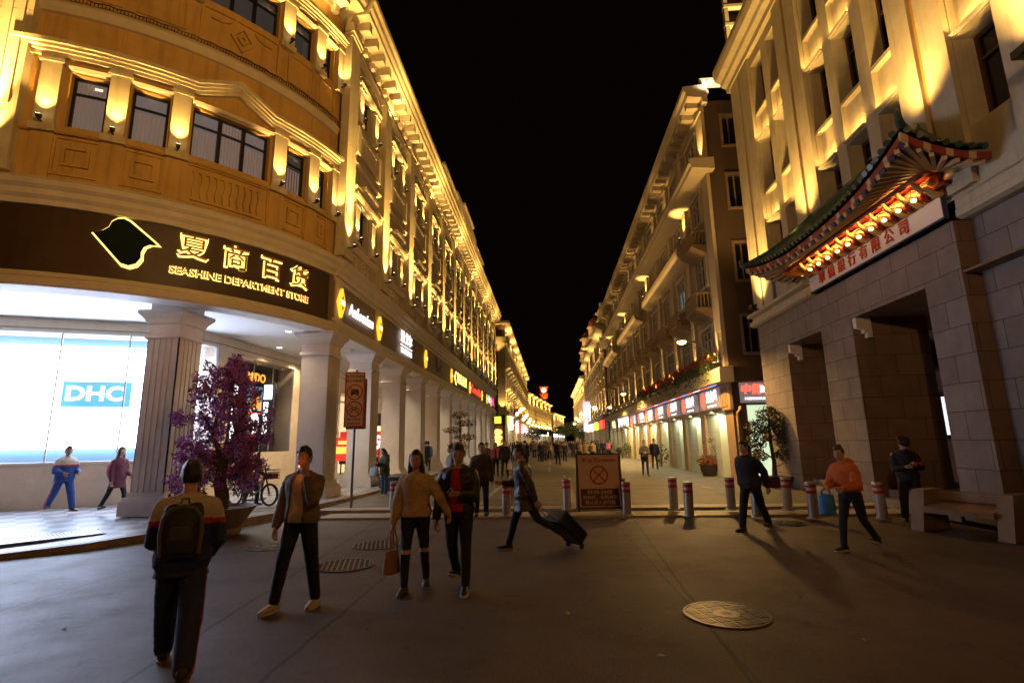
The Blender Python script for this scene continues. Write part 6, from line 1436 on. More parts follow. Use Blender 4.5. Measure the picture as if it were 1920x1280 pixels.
RING = [(-0.09, 0.135, 0.10), (-0.03, 0.165, 0.118), (0.04, 0.168, 0.118), (0.13, 0.145, 0.103), (0.22, 0.150, 0.108), (0.32, 0.170, 0.118), (0.40, 0.178, 0.112), (0.445, 0.155, 0.09), (0.485, 0.085, 0.066), (0.51, 0.056, 0.056)]
def torso(mb, s, inf=0.0, z0=-0.09, z1=0.51, belly=0.0, flare=0.0, fem=False):
    rings = []; k = s.k
    lo = [r for r in RING if r[0] < z0]
    for z, rx, ry in RING:
        if z < z0-1e-6 or z > z1+1e-6: continue
        w_ = 0.93 if fem else 1.0
        rings.append((s.up((0, -belly*math.exp(-((z-0.12)/0.12)**2)*0.5, z)), (rx*w_+inf+flare*max(0, 0.12-z))*k, (ry+inf+flare*0.8*max(0, 0.12-z)+belly*math.exp(-((z-0.12)/0.12)**2))*k, s.T))
    if z0 < -0.095: rings.insert(0, (s.up((0, 0, z0)), (0.16+inf+flare*(0.12-z0))*k, (0.115+inf+flare*0.8*(0.12-z0))*k, s.T))
    mb.loft(rings, 22)
def foldnoise(me, amp, f=9.0, seed=0):
    out = []
    for v, nv in zip([q.co.copy() for q in me.vertices], [q.vector.copy() for q in me.vertex_normals]):
        p = v*f+Vector((seed*3.7, 0, 0)); n1 = noise.noise(p); n2 = noise.noise(Vector((p.x*0.6, p.y*0.6, p.z*1.9))*1.7)
        out += (v+nv*amp*(0.7*n1+1.1*(abs(n2)-0.25)))[:]
    me.vertices.foreach_set('co', out); me.update()
def zone(me, fn):
    for p in me.polygons: p.material_index = fn(p.center)
def finish(me, mats, smooth=True):
    me.materials.clear()
    for m in mats: me.materials.append(m)
    if smooth: me.polygons.foreach_set('use_smooth', [True]*len(me.polygons))
    me.update(); return me
def person(label, loc, rz, H=1.70, legs=((12, 5, 3, 0), (-12, 12, 3, -18)), arms=((8, 8, 18, 0, 0), (-8, 8, 18, 0, 0)), lean=(0, 0), twist=0, head=(0, 0, 0), female=False, top=None, topz=-0.12, inflate=0.03, sleeve=1.0, zones=None, topmats=None,
           open_=0, shirt=None, bottom=None, botw=1.0, shoe=None, sole=None, hair='short', hairm=None, group=None, hood=None, fine=True, flare=0.1, ripped=False, skirt=None, curl=(35, 35), seed=0, hat=None, collar=True, cat='person'):
    k = H/1.70; s = skeleton(k, legs, arms, lean, twist, head, female)
    vx = 0.010 if fine else 0.017
    b = MB(); torso(b, s, 0.0, fem=female)
    b.cap(s.up((0, 0.0, 0.46)), 0.056*k, s.headc+s.Mh @ Vector((0, 0.02, -0.06))*k, 0.052*k)
    for n in 'LR':
        b.cap(s.sh[n], 0.062*k, s.el[n], 0.043*k); b.cap(s.el[n], 0.043*k, s.wr[n], 0.029*k)
        b.cap(s.hip[n]+Vector((0, 0, -0.03)), 0.086*k, s.knee[n], 0.056*k); b.cap(s.knee[n], 0.056*k, s.ank[n], 0.038*k)
        fd, fu = s.foot[n]; a = s.ank[n]; b.cap(a-fu*0.035*k-fd*0.03*k, 0.036*k, a-fu*0.045*k+fd*0.13*k, 0.026*k)
    me = remesh(b, vx, 3); bb = MB()
    bb.join(me); bpy.data.meshes.remove(me)
    head_mesh(bb, s.headc, s.Mh @ Matrix.Scale(k, 3), female, (30, 22) if fine else (18, 14))
    for n, sg, cu in (('L', 1, curl[0]), ('R', -1, curl[1])):
        hb = MB(); hand(hb, s.wr[n]+s.fd[n]*0.02*k, s.fd[n], s.pn[n], sg, cu, k)
        if fine: hm = remesh(hb, 0.0045, 2); bb.join(hm); bpy.data.meshes.remove(hm)
        else: bb.v, bb.f, bb.mi = bb.v+hb.v, bb.f+[tuple(i+len(bb.v) for i in q) for q in hb.f], bb.mi+hb.mi
    bb.mi += [0]*(len(bb.f)-len(bb.mi))
    me = bb.fixn(bb.mesh('person')); finish(me, [SKIN, EYE, LIP]); me.polygons.foreach_set('material_index', bb.mi)
    o = put('person', me); o.location = loc; o.rotation_euler = (0, 0, rz); tag(o, label, cat, group)
    def cloth_part(nm, mb, mats, fold=0.007, zn=None, vox=None, cut=None, solid=0):
        m2 = remesh(mb, vox or (0.012 if fine else 0.02), 3); foldnoise(m2, fold*k, seed=seed)
        if zn: finish(m2, mats); zone(m2, zn)
        else: finish(m2, mats)
        if cut:
            e = bmesh.new(); e.from_mesh(m2); bmesh.ops.delete(e, geom=[f for f in e.faces if cut(f.calc_center_median())], context='FACES'); e.to_mesh(m2); e.free(); m2.update()
        return put(nm, m2, o)
    inv = s.T.inverted(); loc_ = lambda c: (inv @ (c-s.pel))/k
    # trousers
    b = MB(); torso(b, s, 0.012, -0.09, 0.13, fem=female)
    for n in 'LR':
        b.cap(s.hip[n]+Vector((0, 0, 0.0)), 0.102*k, s.knee[n], 0.068*botw*k); a = s.knee[n].lerp(s.ank[n], 0.93); b.cap(s.knee[n], 0.068*botw*k, a, 0.055*botw*k)
    def tz(c):
        if ripped:
            for n in 'LR':
                if (c-s.knee[n]-Vector((0, 0, 0.0))).length < 0.085*k and abs(c.z-s.knee[n].z) < 0.022 and c.y < s.knee[n].y: return 1
        if zones and zones.get('stripe'):
            for n, sg in (('L', 1), ('R', -1)):
                for a, d in ((s.hip[n], s.knee[n]), (s.knee[n], s.ank[n])):
                    t = (c-a).dot(d-a)/(d-a).length_squared
                    if -0.1 <= t <= 1.05:
                        q = a.lerp(d, t); v = c-q
                        if v.length > 0.02 and v.x*sg > 0 and abs(v.y) < 0.022*k: return 1
        return 0
    cloth_part('trousers', b, [bottom, SKIN if ripped else (zones or {}).get('stripe', bottom)], 0.006, tz)
    if skirt:
        b = MB(); b.loft([(s.up((0, 0, -0.38)), 0.24*k, 0.2*k, s.T), (s.up((0, 0, -0.1)), 0.19*k, 0.15*k, s.T), (s.up((0, 0, 0.13)), 0.15*k, 0.12*k, s.T)], 22); cloth_part('skirt', b, [skirt])
    # shoes
    for n in 'LR':
        fd, fu = s.foot[n]; sd = fd.cross(fu); a = s.ank[n]; b = MB(); Mx = Matrix((sd, fd, fu)).transposed()
        sec = [(-0.075, 0.034, 0.045, 0.02), (-0.05, 0.041, 0.075, 0.025), (0.0, 0.042, 0.07, 0.03), (0.06, 0.045, 0.05, 0.02), (0.12, 0.047, 0.034, 0.008), (0.165, 0.038, 0.024, 0.0), (0.19, 0.018, 0.014, 0.0)]
        base = a-fu*0.075*k
        def ring(y, w_, z0, z1, m=14): return [base+Mx @ (Vector((w_*math.cos(2*math.pi*i/m), y, z0+(z1-z0)*(0.5+0.5*math.sin(2*math.pi*i/m)) if True else 0))*k) for i in range(m)]
        m = 14; vs = []; fs = []
        for y, w_, h, up_ in sec: vs += ring(y, w_, 0.014, 0.03+h)
        for i in range(len(sec)-1):
            for j in range(m): fs.append((i*m+j, i*m+(j+1) % m, (i+1)*m+(j+1) % m, (i+1)*m+j))
        fs += [tuple(range(m)), tuple((len(sec)-1)*m+j for j in reversed(range(m)))]
        b.add(vs, fs); b.cap(base+Mx @ (Vector((0, -0.03, 0.06))*k), 0.038*k, base+Mx @ (Vector((0, -0.02, 0.105))*k), 0.043*k)
        b.cur = 1
        out = [(-0.08, 0.02), (-0.07, 0.036), (0, 0.043), (0.1, 0.05), (0.16, 0.042), (0.192, 0.02)]
        pl_ = [(w_, y) for y, w_ in out]+[(-w_, y) for y, w_ in reversed(out)]; q = len(pl_)
        b.add([base+Mx @ (Vector((x, y, z))*k) for z in (0.0, 0.02) for x, y in pl_], [tuple(range(q)), tuple(range(2*q-1, q-1, -1))]+[(i, (i+1) % q, q+(i+1) % q, q+i) for i in range(q)])
        b.build('shoe', [shoe, sole or shoe], o, smooth=50)
    # shirt and top
    if shirt:
        b = MB(); torso(b, s, 0.016, -0.06, 0.485, fem=female); cloth_part('shirt', b, [shirt], 0.005)
    b = MB(); torso(b, s, inflate, topz, 0.485, flare=flare, fem=female)
    for n in 'LR':
        e = s.el[n]; w_ = s.el[n].lerp(s.wr[n], 0.96*sleeve); b.cap(s.sh[n]-s.T @ Vector((0.012 if n == 'L' else -0.012, 0, 0.004))*k, (0.058+inflate*0.42)*k, s.sh[n].lerp(e, 0.4), (0.056+inflate*0.55)*k); b.cap(s.sh[n].lerp(e, 0.4), (0.056+inflate*0.55)*k, e, (0.047+inflate*0.6)*k); b.cap(e, (0.047+inflate*0.6)*k, w_, (0.036+inflate*0.4)*k); b.cap(s.up((0, 0, 0.47)), (0.066+inflate*0.2)*k, s.sh[n]-s.T @ Vector((0.03 if n == 'L' else -0.03, 0, -0.012))*k, (0.05+inflate*0.3)*k)
    if collar:
        b.loft([(s.up((0, 0.0, 0.46)), 0.095*k, 0.085*k, s.T), (s.up((0, 0.005, 0.50)), 0.080*k, 0.076*k, s.T), (s.up((0, 0.008, 0.53)), 0.074*k, 0.072*k, s.T)], 18)
    if hood: b.ell(s.up((0, 0.10, 0.485)), (0.13*k, 0.075*k, 0.085*k), 14, 10, s.T)
    cut = None
    if open_: cut = lambda c: (loc_(c).y < -0.02 and abs(loc_(c).x) < open_*(0.35+0.65*min(1, max(0, (0.62-loc_(c).z)/0.6))) and loc_(c).z < 0.53)
    zn = None
    if zones and zones.get('top'): zn = lambda c: zones['top'](loc_(c), c, s)
    cloth_part(zones.get('name', 'jacket') if zones else 'jacket', b, topmats or [top], 0.010, zn, cut=cut)
    # hair
    hm_ = hairm or HAIR; hc, Mh = s.headc, s.Mh @ Matrix.Scale(k, 3)
    if hair:
        b = MB(); n_, m_ = 26, 18; vs = []; fs = []
        keep = lambda x, y, z: (z > 0.62-0.10*abs(x)+0.09*noise.noise(Vector((x*5, y*5, seed)))) or (y > -0.05 and z > 0.25-0.75*min(1, max(0, y+0.05)*1.6)) or (abs(x) > 0.72 and y > -0.42 and z > 0.0+0.5*max(0, -y))
        b.ell(hc+Mh @ Vector((0, 0.008, 0.016)), (0.083, 0.102, 0.116), n_, m_, Mh)
        me = b.mesh('hair'); e = bmesh.new(); e.from_mesh(me); im = Mh.inverted()
        dele = []
        for f in e.faces:
            c = im @ (f.calc_center_median()-hc); x, y, z = c.x/0.083, c.y/0.102, c.z/0.116
            if not keep(x, y, z): dele.append(f)
        bmesh.ops.delete(e, geom=dele, context='FACES')
        for v in e.verts:
            c = v.co-hc; v.co = hc+c*(1+0.07*noise.noise(v.co*30+Vector((seed, 0, 0)))) + Mh @ Vector((0, 0, 0.016*max(0, (im @ c).z/0.116)))
        e.to_mesh(me); e.free(); h0 = MB(); h0.join(me)
        if hair == 'long':
            hb = MB()
            for i in range(11):
                a = R(-5+190*i/10); x, y = math.cos(a)*0.074, 0.012+math.sin(a)*0.085
                p0 = hc+Mh @ Vector((x*0.85, y*0.8, 0.07)); p1 = hc+Mh @ Vector((x*1.05, y*1.02, -0.06)); p2 = s.up((x*1.25, y*1.0+0.01, 0.42)); p3 = s.up((x*1.35, y*0.9+(-0.05 if i in (0, 1, 9, 10) else 0.035), 0.25+0.04*math.sin(i*2.3)))
                hb.cap(p0, 0.03*k, p1, 0.034*k, 8); hb.cap(p1, 0.034*k, p2, 0.036*k, 8); hb.cap(p2, 0.036*k, p3, 0.022*k, 8)
            m2 = remesh(hb, 0.012, 2); h0.join(m2)
        if hair == 'bun': h0.ell(hc+Mh @ Vector((0, 0.07, 0.105)), (0.045, 0.045, 0.042), 12, 9, Mh)
        ho = h0.build('hair', hm_, o, smooth=True)
    if hat == 'cap':
        b = MB(); b.ell(hc+Mh @ Vector((0, 0.006, 0.052)), (0.094, 0.114, 0.082), 22, 14, Mh); b.loft([(hc+Mh @ Vector((0, 0.0, 0.085)), 0.098*k, 0.118*k, s.Mh), (hc+Mh @ Vector((0, -0.005, 0.115)), 0.118*k, 0.135*k, s.Mh), (hc+Mh @ Vector((0, 0.0, 0.135)), 0.10*k, 0.12*k, s.Mh)], 22)
        b.loft([(hc+Mh @ Vector((0, -0.085, 0.052)), 0.08*k, 0.065*k, s.Mh @ rotx(18)), (hc+Mh @ Vector((0, -0.085, 0.060)), 0.08*k, 0.065*k, s.Mh @ rotx(18))], 18); co = b.build('cap', mat('dark_uniform_cap', (0.012, 0.013, 0.018), 0.6), o, smooth=45)
        b = MB(); b.ell(hc+Mh @ Vector((0, -0.122, 0.088)), (0.016, 0.004, 0.016), 10, 6, Mh); b.build('cap_badge', M['metal'], co)
    if hat == 'sun':
        b = MB(); b.loft([(hc+Mh @ Vector((0, 0, 0.05)), 0.15*k, 0.16*k, s.Mh), (hc+Mh @ Vector((0, 0, 0.062)), 0.10*k, 0.115*k, s.Mh), (hc+Mh @ Vector((0, 0, 0.12)), 0.09*k, 0.10*k, s.Mh), (hc+Mh @ Vector((0, 0, 0.14)), 0.05*k, 0.06*k, s.Mh)], 20); b.build('hat', mat('dark_hat', (0.04, 0.03, 0.03), 0.8), o, smooth=45)
    o['_s'] = 0; del o['_s']
    return o, s
def world(o, v): return Matrix.Translation(o.location) @ Matrix.Rotation(o.rotation_euler.z, 4, 'Z') @ Vector(v)
NAVY = cloth('navy_cloth', (0.008, 0.012, 0.035)); DENIM = cloth('dark_denim', (0.010, 0.012, 0.022)); BLACKC = cloth('black_cloth', (0.008, 0.008, 0.009)); BLKSHOE = mat('black_shoe', (0.012, 0.011, 0.011), 0.45)
WSOLE = mat('white_sole', (0.55, 0.5, 0.42), 0.6); TRED = cloth('red_stripe_cloth', (0.42, 0.02, 0.02)); TWHITE = cloth('cream_track_cloth', (0.55, 0.48, 0.38))
# --- boy in the school tracksuit, seen from behind
def track(c, w_, s):
    arm = abs(c.x) > 0.19
    z = c.z
    if z > 0.315: return 0
    if z > 0.27: return 1
    if z < -0.115 and arm: return 1
    return 2
p = at(322, 1262, 0); H0 = 1.71
TN = cloth('navy_track_cloth', (0.012, 0.020, 0.085))
boy, bs_ = person('person in a navy, white and red tracksuit walking away with a backpack', p, R(180+28), H0, legs=((30, 12, 3, 0), (-24, 14, 3, -28)), arms=((14, 8, 58, 30, 0), (8, 10, 50, 26, 0)), lean=(4, 0), head=(8, 2, 0), top=TN, topz=-0.13, inflate=0.046, flare=0.02, zones={'top': track, 'stripe': mat('stripe_orange_red', (0.45, 0.06, 0.02), 0.7)}, topmats=[TWHITE, TRED, TN], bottom=TN, botw=1.35, shoe=mat('dark_sport_shoe', (0.03, 0.03, 0.028), 0.6), sole=mat('orange_sole', (0.35, 0.1, 0.04), 0.6), hair='short', seed=1)
# --- smoker
p = at(556, 1140, 0)
smk, ss = person('person in an open brown jacket and cream shirt smoking with one hand at the mouth', p, R(-8), 1.74, legs=((-6, 4, 5, 0), (14, 3, 6, 0)), arms=((44, 14, 118, 62, 30), (-6, 16, 34, 22, 0)), lean=(0, 1), head=(6, 6, 0), top=cloth('brown_olive_jacket', (0.14, 0.10, 0.055)), topz=-0.06, inflate=0.042, open_=0.105, shirt=cloth('cream_shirt', (0.72, 0.58, 0.44)), bottom=DENIM, botw=1.08, shoe=mat('beige_shoe', (0.55, 0.43, 0.28), 0.6), sole=WSOLE, hair='short', seed=2, flare=0.0, curl=(55, 40))
# --- couple
p = at(777, 1108, 0)
wom, ws = person('person with long black hair and ripped jeans in a cream fleece jacket', p, R(4), 1.66, legs=((-9, 10, 2, -10), (9, 3, 2, 0)), arms=((2, 34, 50, -12, 0), (0, 16, 6, 0, 0)), head=(-6, 4, 0), female=True, top=cloth('cream_fleece', (0.52, 0.36, 0.19), var=0.25, bump=0.8), topz=-0.05, inflate=0.042, bottom=DENIM, botw=0.92, ripped=True, shoe=mat('brown_boot', (0.06, 0.035, 0.025), 0.5), hair='long', seed=3, flare=0.04)
p = at(860, 1106, 0)
man, ms = person('person in a black leather jacket over a red hoodie looking down at a phone', p, R(-6), 1.75, legs=((8, 2, 2, 0), (-8, 26, 2, -22)), arms=((18, 8, 82, 36, 40), (-2, 12, 16, 0, 0)), head=(10, 20, 0), top=mat('black_leather', (0.012, 0.010, 0.009), 0.38, bump=0.4, bscale=60), topz=-0.10, inflate=0.04, open_=0.10, shirt=cloth('red_hoodie', (0.42, 0.015, 0.02)), bottom=BLACKC, botw=1.0, shoe=BLKSHOE, sole=WSOLE, hair='short', seed=4, curl=(48, 35), flare=0.0)
# --- man with the suitcase
p = at(985, 1032, 0)
cas, cs_ = person('person in a brown leather coat striding left and pulling a black suitcase', p, R(-86), 1.74, legs=((-30, 30, 2, -34), (22, 6, 2, 0)), arms=((-22, 8, 8, 0, 0), (18, 8, 80, 10, 0)), lean=(4, 0), head=(0, 0, 0), top=mat('brown_leather', (0.055, 0.026, 0.017), 0.36, var=0.3, scale=8, bump=0.4, bscale=50), topz=-0.26, inflate=0.045, flare=0.10, bottom=DENIM, botw=0.98, shoe=BLKSHOE, sole=WSOLE, hair='short', seed=5)
# --- man in black, hands behind his back
p = at(1415, 995, 0)
blk, bks = person('person in dark clothes walking left with hands behind the back among the bollards', p, R(-52), 1.71, legs=((-18, 10, 2, -14), (16, 4, 2, 0)), arms=((-26, 14, 26, 30, 0), (-26, 14, 26, 30, 0)), lean=(6, 0), head=(-14, 0, 0), top=cloth('black_blue_jacket', (0.010, 0.012, 0.018)), topz=-0.10, inflate=0.045, bottom=BLACKC, botw=1.12, shoe=mat('dark_brown_shoe', (0.05, 0.035, 0.025), 0.5), hair='short', seed=6)
# --- woman in orange
p = at(1608, 1033, 0)
org, os_ = person('person in an orange hooded jacket and black leggings hurrying left with a blue bag', p, R(-62), 1.62, legs=((-14, 26, 2, -20), (14, 6, 2, 0)), arms=((22, 14, 70, 20, 0), (26, 12, 66, 30, 0)), lean=(10, 0), head=(10, 6, 0), female=True, top=cloth('orange_puffer', (0.62, 0.14, 0.02)), topz=0.0, inflate=0.058, hood=True, bottom=BLACKC, botw=0.94, skirt=None, shoe=BLKSHOE, sole=WSOLE, hair='bun', hairm=mat('brown_hair', (0.05, 0.02, 0.012), 0.5), seed=7)
# --- guard
p = at(1716, 977, 0)
UNI = cloth('dark_uniform', (0.010, 0.011, 0.017), var=0.1)
grd, gs = person('person in dark guard uniform and cap with red armband by the stone bench', p, R(-20), 1.70, legs=((2, 2, 3, 0), (4, 3, 7, 0)), arms=((20, 10, 86, 34, 40), (16, 8, 84, 40, 40)), lean=(3, -3), head=(8, 26, 0), zones={'top': lambda c, w_, s: 1 if (0.20 < c.z < 0.275 and c.x > 0.17 and (w_-s.el['L']).length < 0.2) else 0, 'name': 'uniform_jacket'}, topmats=[UNI, TRED], top=UNI, topz=-0.10, inflate=0.034, bottom=UNI, botw=1.3, shoe=BLKSHOE, hair='short', hat='cap', seed=8, curl=(45, 45), shirt=None)
# --- people under the arcade
BT = cloth('blue_track_cloth', (0.02, 0.08, 0.32)); WT = cloth('white_track_cloth', (0.6, 0.58, 0.58))
p = at(112, 958, 0.2)
tr, ts = person('person in a bright blue and white tracksuit walking right under the glowing screen', p, R(72), 1.70, legs=((24, 6, 2, 0), (-24, 10, 2, -16)), arms=((10, 10, 70, 20, 0), (6, 12, 72, 20, 0)), head=(-6, 8, 0), zones={'top': track, 'stripe': TRED}, topmats=[WT, TRED, BT], top=BT, topz=-0.13, inflate=0.055, bottom=BT, botw=1.35, shoe=mat('brown_shoe', (0.08, 0.04, 0.03), 0.5), hair='short', seed=9, fine=False)
p = at(214, 958, 0.2)
rb, rbs = person('person in a plum coat carrying a red backpack, half hidden by the fluted column', p, R(82), 1.62, legs=((18, 8, 2, 0), (-20, 10, 2, -16)), arms=((6, 8, 60, 20, 0), (-4, 10, 20, 0, 0)), female=True, top=cloth('plum_coat', (0.11, 0.025, 0.05)), topz=-0.30, inflate=0.04, flare=0.1, bottom=BLACKC, botw=0.92, shoe=BLKSHOE, hair='long', seed=10, fine=False)
p = at(636, 892, 0.2)
p = Vector((-8.35, 19.2, 0.2))
person('person in an olive jacket and blue jeans leaning between the white columns', p, R(50), 1.70, legs=((2, 2, 3, 0), (8, 6, 3, 0)), arms=((16, 10, 50, 30, 0), (10, 10, 60, 30, 0)), head=(10, -8, 0), top=cloth('olive_jacket', (0.16, 0.15, 0.05)), topz=-0.06, inflate=0.045, bottom=cloth('blue_jeans', (0.03, 0.07, 0.16)), shoe=BLKSHOE, hair='short', seed=11, fine=False)
p = at(720, 930, 0.02)
hw_, hws = person('person with a dark hood and grey shopping bag standing at the end of the kerb', p, R(-40), 1.60, legs=((2, 2, 3, 0), (2, 4, 3, 0)), arms=((26, 8, 84, 30, 0), (22, 8, 80, 30, 0)), head=(0, 22, 0), female=True, top=cloth('dark_green_parka', (0.035, 0.04, 0.03)), topz=-0.22, inflate=0.05, hood=True, bottom=cloth('blue_jeans', (0.03, 0.07, 0.16)), botw=0.95, shoe=mat('pale_sneaker', (0.5, 0.48, 0.45), 0.6), hair='long', seed=12, fine=False)
# --- people just behind the couple
p = at(903, 968, 0.05)
person('person in a brown blouson walking right behind the couple', p, R(10), 1.70, legs=((10, 30, 2, -20), (-10, 4, 2, 0)), arms=((-8, 10, 10, 0, 0), (10, 10, 20, 0, 0)), top=cloth('dark_brown_blouson', (0.045, 0.03, 0.02)), topz=-0.10, inflate=0.045, bottom=NAVY, botw=1.1, shoe=BLKSHOE, hair='short', seed=13, fine=False, head=(20, 0, 0))
p = at(846, 950, 0.1)
person('person in a pale grey coat partly hidden between the couple', p, R(-70), 1.60, legs=((10, 5, 2, 0), (-10, 8, 2, -10)), female=True, top=cloth('pale_grey_coat', (0.3, 0.3, 0.33)), topz=-0.15, inflate=0.04, bottom=DENIM, shoe=BLKSHOE, hair='short', seed=14, fine=False)
ARC = [(-7.9, 31.0, 'lime green', (0.30, 0.42, 0.03), 175), (-7.4, 31.4, 'bright blue', (0.02, 0.16, 0.45), 180), (-8.9, 27.6, 'red', (0.45, 0.02, 0.03), 40), (-7.2, 30.0, 'dark navy', (0.015, 0.018, 0.04), 170)]
for i, (x, y, nm, c, rz) in enumerate(ARC):
    person('person in a '+nm+' jacket near the arcade columns behind the couple', (x, y, 0.2), R(rz), 1.68, legs=((8, 4, 2, 0), (-6, 8, 2, -8)), top=cloth('jacket_'+nm.replace(' ', '_'), c), topz=-0.1, inflate=0.045, bottom=DENIM, shoe=BLKSHOE, hair='short', seed=20+i, fine=False)
p = at(930, 893, 0.1); p2 = at(947, 895, 0.1); p3 = at(913, 890, 0.1)
person('person with a pink jacket and dark green top walking beside a tall person in black', p, R(2), 1.64, legs=((10, 4, 2, 0), (-8, 8, 2, -8)), female=True, top=cloth('pink_jacket', (0.48, 0.06, 0.16)), topz=-0.08, inflate=0.04, open_=0.07, shirt=cloth('dark_green_top', (0.01, 0.05, 0.03)), bottom=BLACKC, botw=0.92, shoe=BLKSHOE, hair='long', seed=30, fine=False)
tb2, tbs = person('tall person in black holding a white bag beside the person in pink', p2, R(-4), 1.74, legs=((-8, 8, 2, -8), (10, 4, 2, 0)), top=BLACKC, topz=-0.12, inflate=0.045, bottom=BLACKC, shoe=BLKSHOE, hair='short', seed=31, fine=False)
person('person in a brown coat and dark hat at the left edge of the crowd', p3, R(30), 1.62, legs=((6, 4, 2, 0), (-6, 8, 2, -8)), top=cloth('brown_wool_coat', (0.10, 0.06, 0.035)), topz=-0.25, inflate=0.04, bottom=DENIM, shoe=BLKSHOE, hair='short', hat='sun', seed=32, fine=False)
# --- right side of the street
p = at(1211, 892, 0.1)
person('person in a grey jumper and black trousers walking on the open street', p, R(-6), 1.62, legs=((8, 4, 2, 0), (-6, 8, 2, -8)), arms=((20, 8, 80, 36, 0), (20, 8, 80, 36, 0)), female=True, top=cloth('grey_jumper', (0.10, 0.095, 0.09)), topz=-0.05, inflate=0.035, bottom=BLACKC, botw=0.92, skirt=None, shoe=BLKSHOE, hair='bun', hairm=HAIR, seed=33, fine=False)
p = at(1229, 879, 0.1)
person('person in a maroon jumper and dark jacket walking near the right shops', p, R(-4), 1.70, legs=((10, 4, 2, 0), (-10, 10, 2, -12)), top=BLACKC, topz=-0.12, inflate=0.04, open_=0.08, shirt=cloth('maroon_jumper', (0.14, 0.02, 0.03)), bottom=cloth('grey_trousers', (0.05, 0.045, 0.035)), shoe=BLKSHOE, hair='short', seed=34, fine=False)
# ---------------------------------------------------------------- crowd
CROWD = [('dark', (0.012, 0.012, 0.015)), ('navy', (0.012, 0.018, 0.06)), ('brown', (0.08, 0.045, 0.025)), ('grey', (0.12, 0.12, 0.125)), ('red', (0.40, 0.025, 0.02)), ('white', (0.5, 0.48, 0.45)), ('olive', (0.10, 0.09, 0.035)), ('blue', (0.03, 0.10, 0.36)), ('pink', (0.45, 0.08, 0.20)), ('tan', (0.26, 0.17, 0.09))]
CM = [cloth(n+'_coat', c) for n, c in CROWD]
def crowd_proto(i, legs, arms, female, skirt=False, long_=False, rz=0):
    s = skeleton(1, legs, arms, (2, 0), 0, (0, 4, 0), female); mi = []; b = MB()
    def sub(fn, m):
        q = MB(); fn(q); me = remesh(q, 0.028, 2); b.cur = m; b.join(me); bpy.data.meshes.remove(me)
    def leg(q):
        torso(q, s, 0.012, -0.09, 0.13, fem=female)
        for n in 'LR': q.cap(s.hip[n], 0.1, s.knee[n], 0.068, 8); q.cap(s.knee[n], 0.068, s.ank[n], 0.055, 8)
    def coat(q):
        torso(q, s, 0.045, -0.25 if long_ else -0.1, 0.485, flare=0.06, fem=female)
        for n in 'LR': q.cap(s.sh[n], 0.085, s.el[n], 0.066, 8); q.cap(s.el[n], 0.066, s.wr[n], 0.05, 8)
    sub(leg, 1); sub(coat, 0)
    if skirt: b.cur = 1; b.loft([(s.up((0, 0, -0.4)), 0.26, 0.2, s.T), (s.up((0, 0, 0.1)), 0.16, 0.13, s.T)], 14)
    b.cur = 2; h = MB(); head_mesh(h, s.headc, s.Mh, female, (12, 9)); h.mi = [2]*len(h.f); b.v, b.f, b.mi = b.v+h.v, b.f+[tuple(j+len(b.v) for j in q) for q in h.f], b.mi+h.mi
    b.cap(s.up((0, 0, 0.46)), 0.056, s.headc, 0.05, 8)
    for n, sg in (('L', 1), ('R', -1)): hand(b, s.wr[n], s.fd[n], s.pn[n], sg, 40, 1.0)
    b.cur = 3; b.ell(s.headc+Vector((0, 0.02, 0.03)), (0.088, 0.098, 0.105), 12, 8)
    if female: b.cap(s.headc+Vector((0, 0.05, 0)), 0.08, s.up((0, 0.09, 0.36)), 0.07, 10)
    b.cur = 1
    for n in 'LR': fd, fu = s.foot[n]; b.cap(s.ank[n]-fu*0.04, 0.036, s.ank[n]-fu*0.048+fd*0.15, 0.026, 8)
    me = b.fixn(b.mesh('person')); finish(me, [CM[0], DENIM, SKIN, HAIR]); me.polygons.foreach_set('material_index', b.mi); return me
PROT = [crowd_proto(0, ((12, 4, 2, 0), (-12, 12, 2, -14)), ((-12, 8, 12, 0, 0), (12, 8, 14, 0, 0)), False), crowd_proto(1, ((-14, 12, 2, -14), (12, 4, 2, 0)), ((14, 8, 20, 0, 0), (-10, 8, 12, 0, 0)), False, long_=True),
        crowd_proto(2, ((8, 4, 2, 0), (-8, 10, 2, -10)), ((20, 8, 70, 20, 0), (0, 8, 12, 0, 0)), True), crowd_proto(3, ((-8, 10, 2, -10), (8, 4, 2, 0)), ((0, 8, 12, 0, 0), (24, 8, 80, 20, 0)), True, skirt=True),
        crowd_proto(4, ((3, 3, 2, 0), (2, 3, 3, 0)), ((6, 10, 14, 0, 0), (6, 10, 14, 0, 0)), False)]
spots = [(0.43, 37.8, 0, 0, 'dark'), (2.14, 53.8, 1, 180, 'dark'), (-0.2, 48.7, 2, 0, 'tan'), (-0.84, 49.0, 0, 0, 'tan'), (3.13, 50.1, 2, 0, 'grey'), (5.83, 53.6, 0, -70, 'dark'), (3.07, 40.5, 4, 180, 'tan'), (-1.65, 32.7, 1, 180, 'navy'), (5.2, 61.8, 0, 180, 'brown'), (4.6, 60.5, 2, 180, 'white'), (1.3, 56, 3, 0, 'white'), (4.1, 64, 4, 180, 'blue')]
near_n = len(spots)
rc = random.Random(11)
while len(spots) < 118:
    y = 44+(rc.random()**1.3)*85; x = rc.uniform(-4.8, 6.3) if y < 130 else rc.uniform(-3, 5)
    if all((x-a)**2+(y-b)**2 > 0.55 for a, b, *_ in spots):
        spots.append((x, y, rc.randrange(5), rc.choice((0, 0, 180, 180, 20, -20, 160)), CROWD[rc.choices(range(10), (6, 4, 3, 2, 2, 2, 2, 2, 1, 2))[0]][0]))
NAMES = {n: i for i, (n, c) in enumerate(CROWD)}
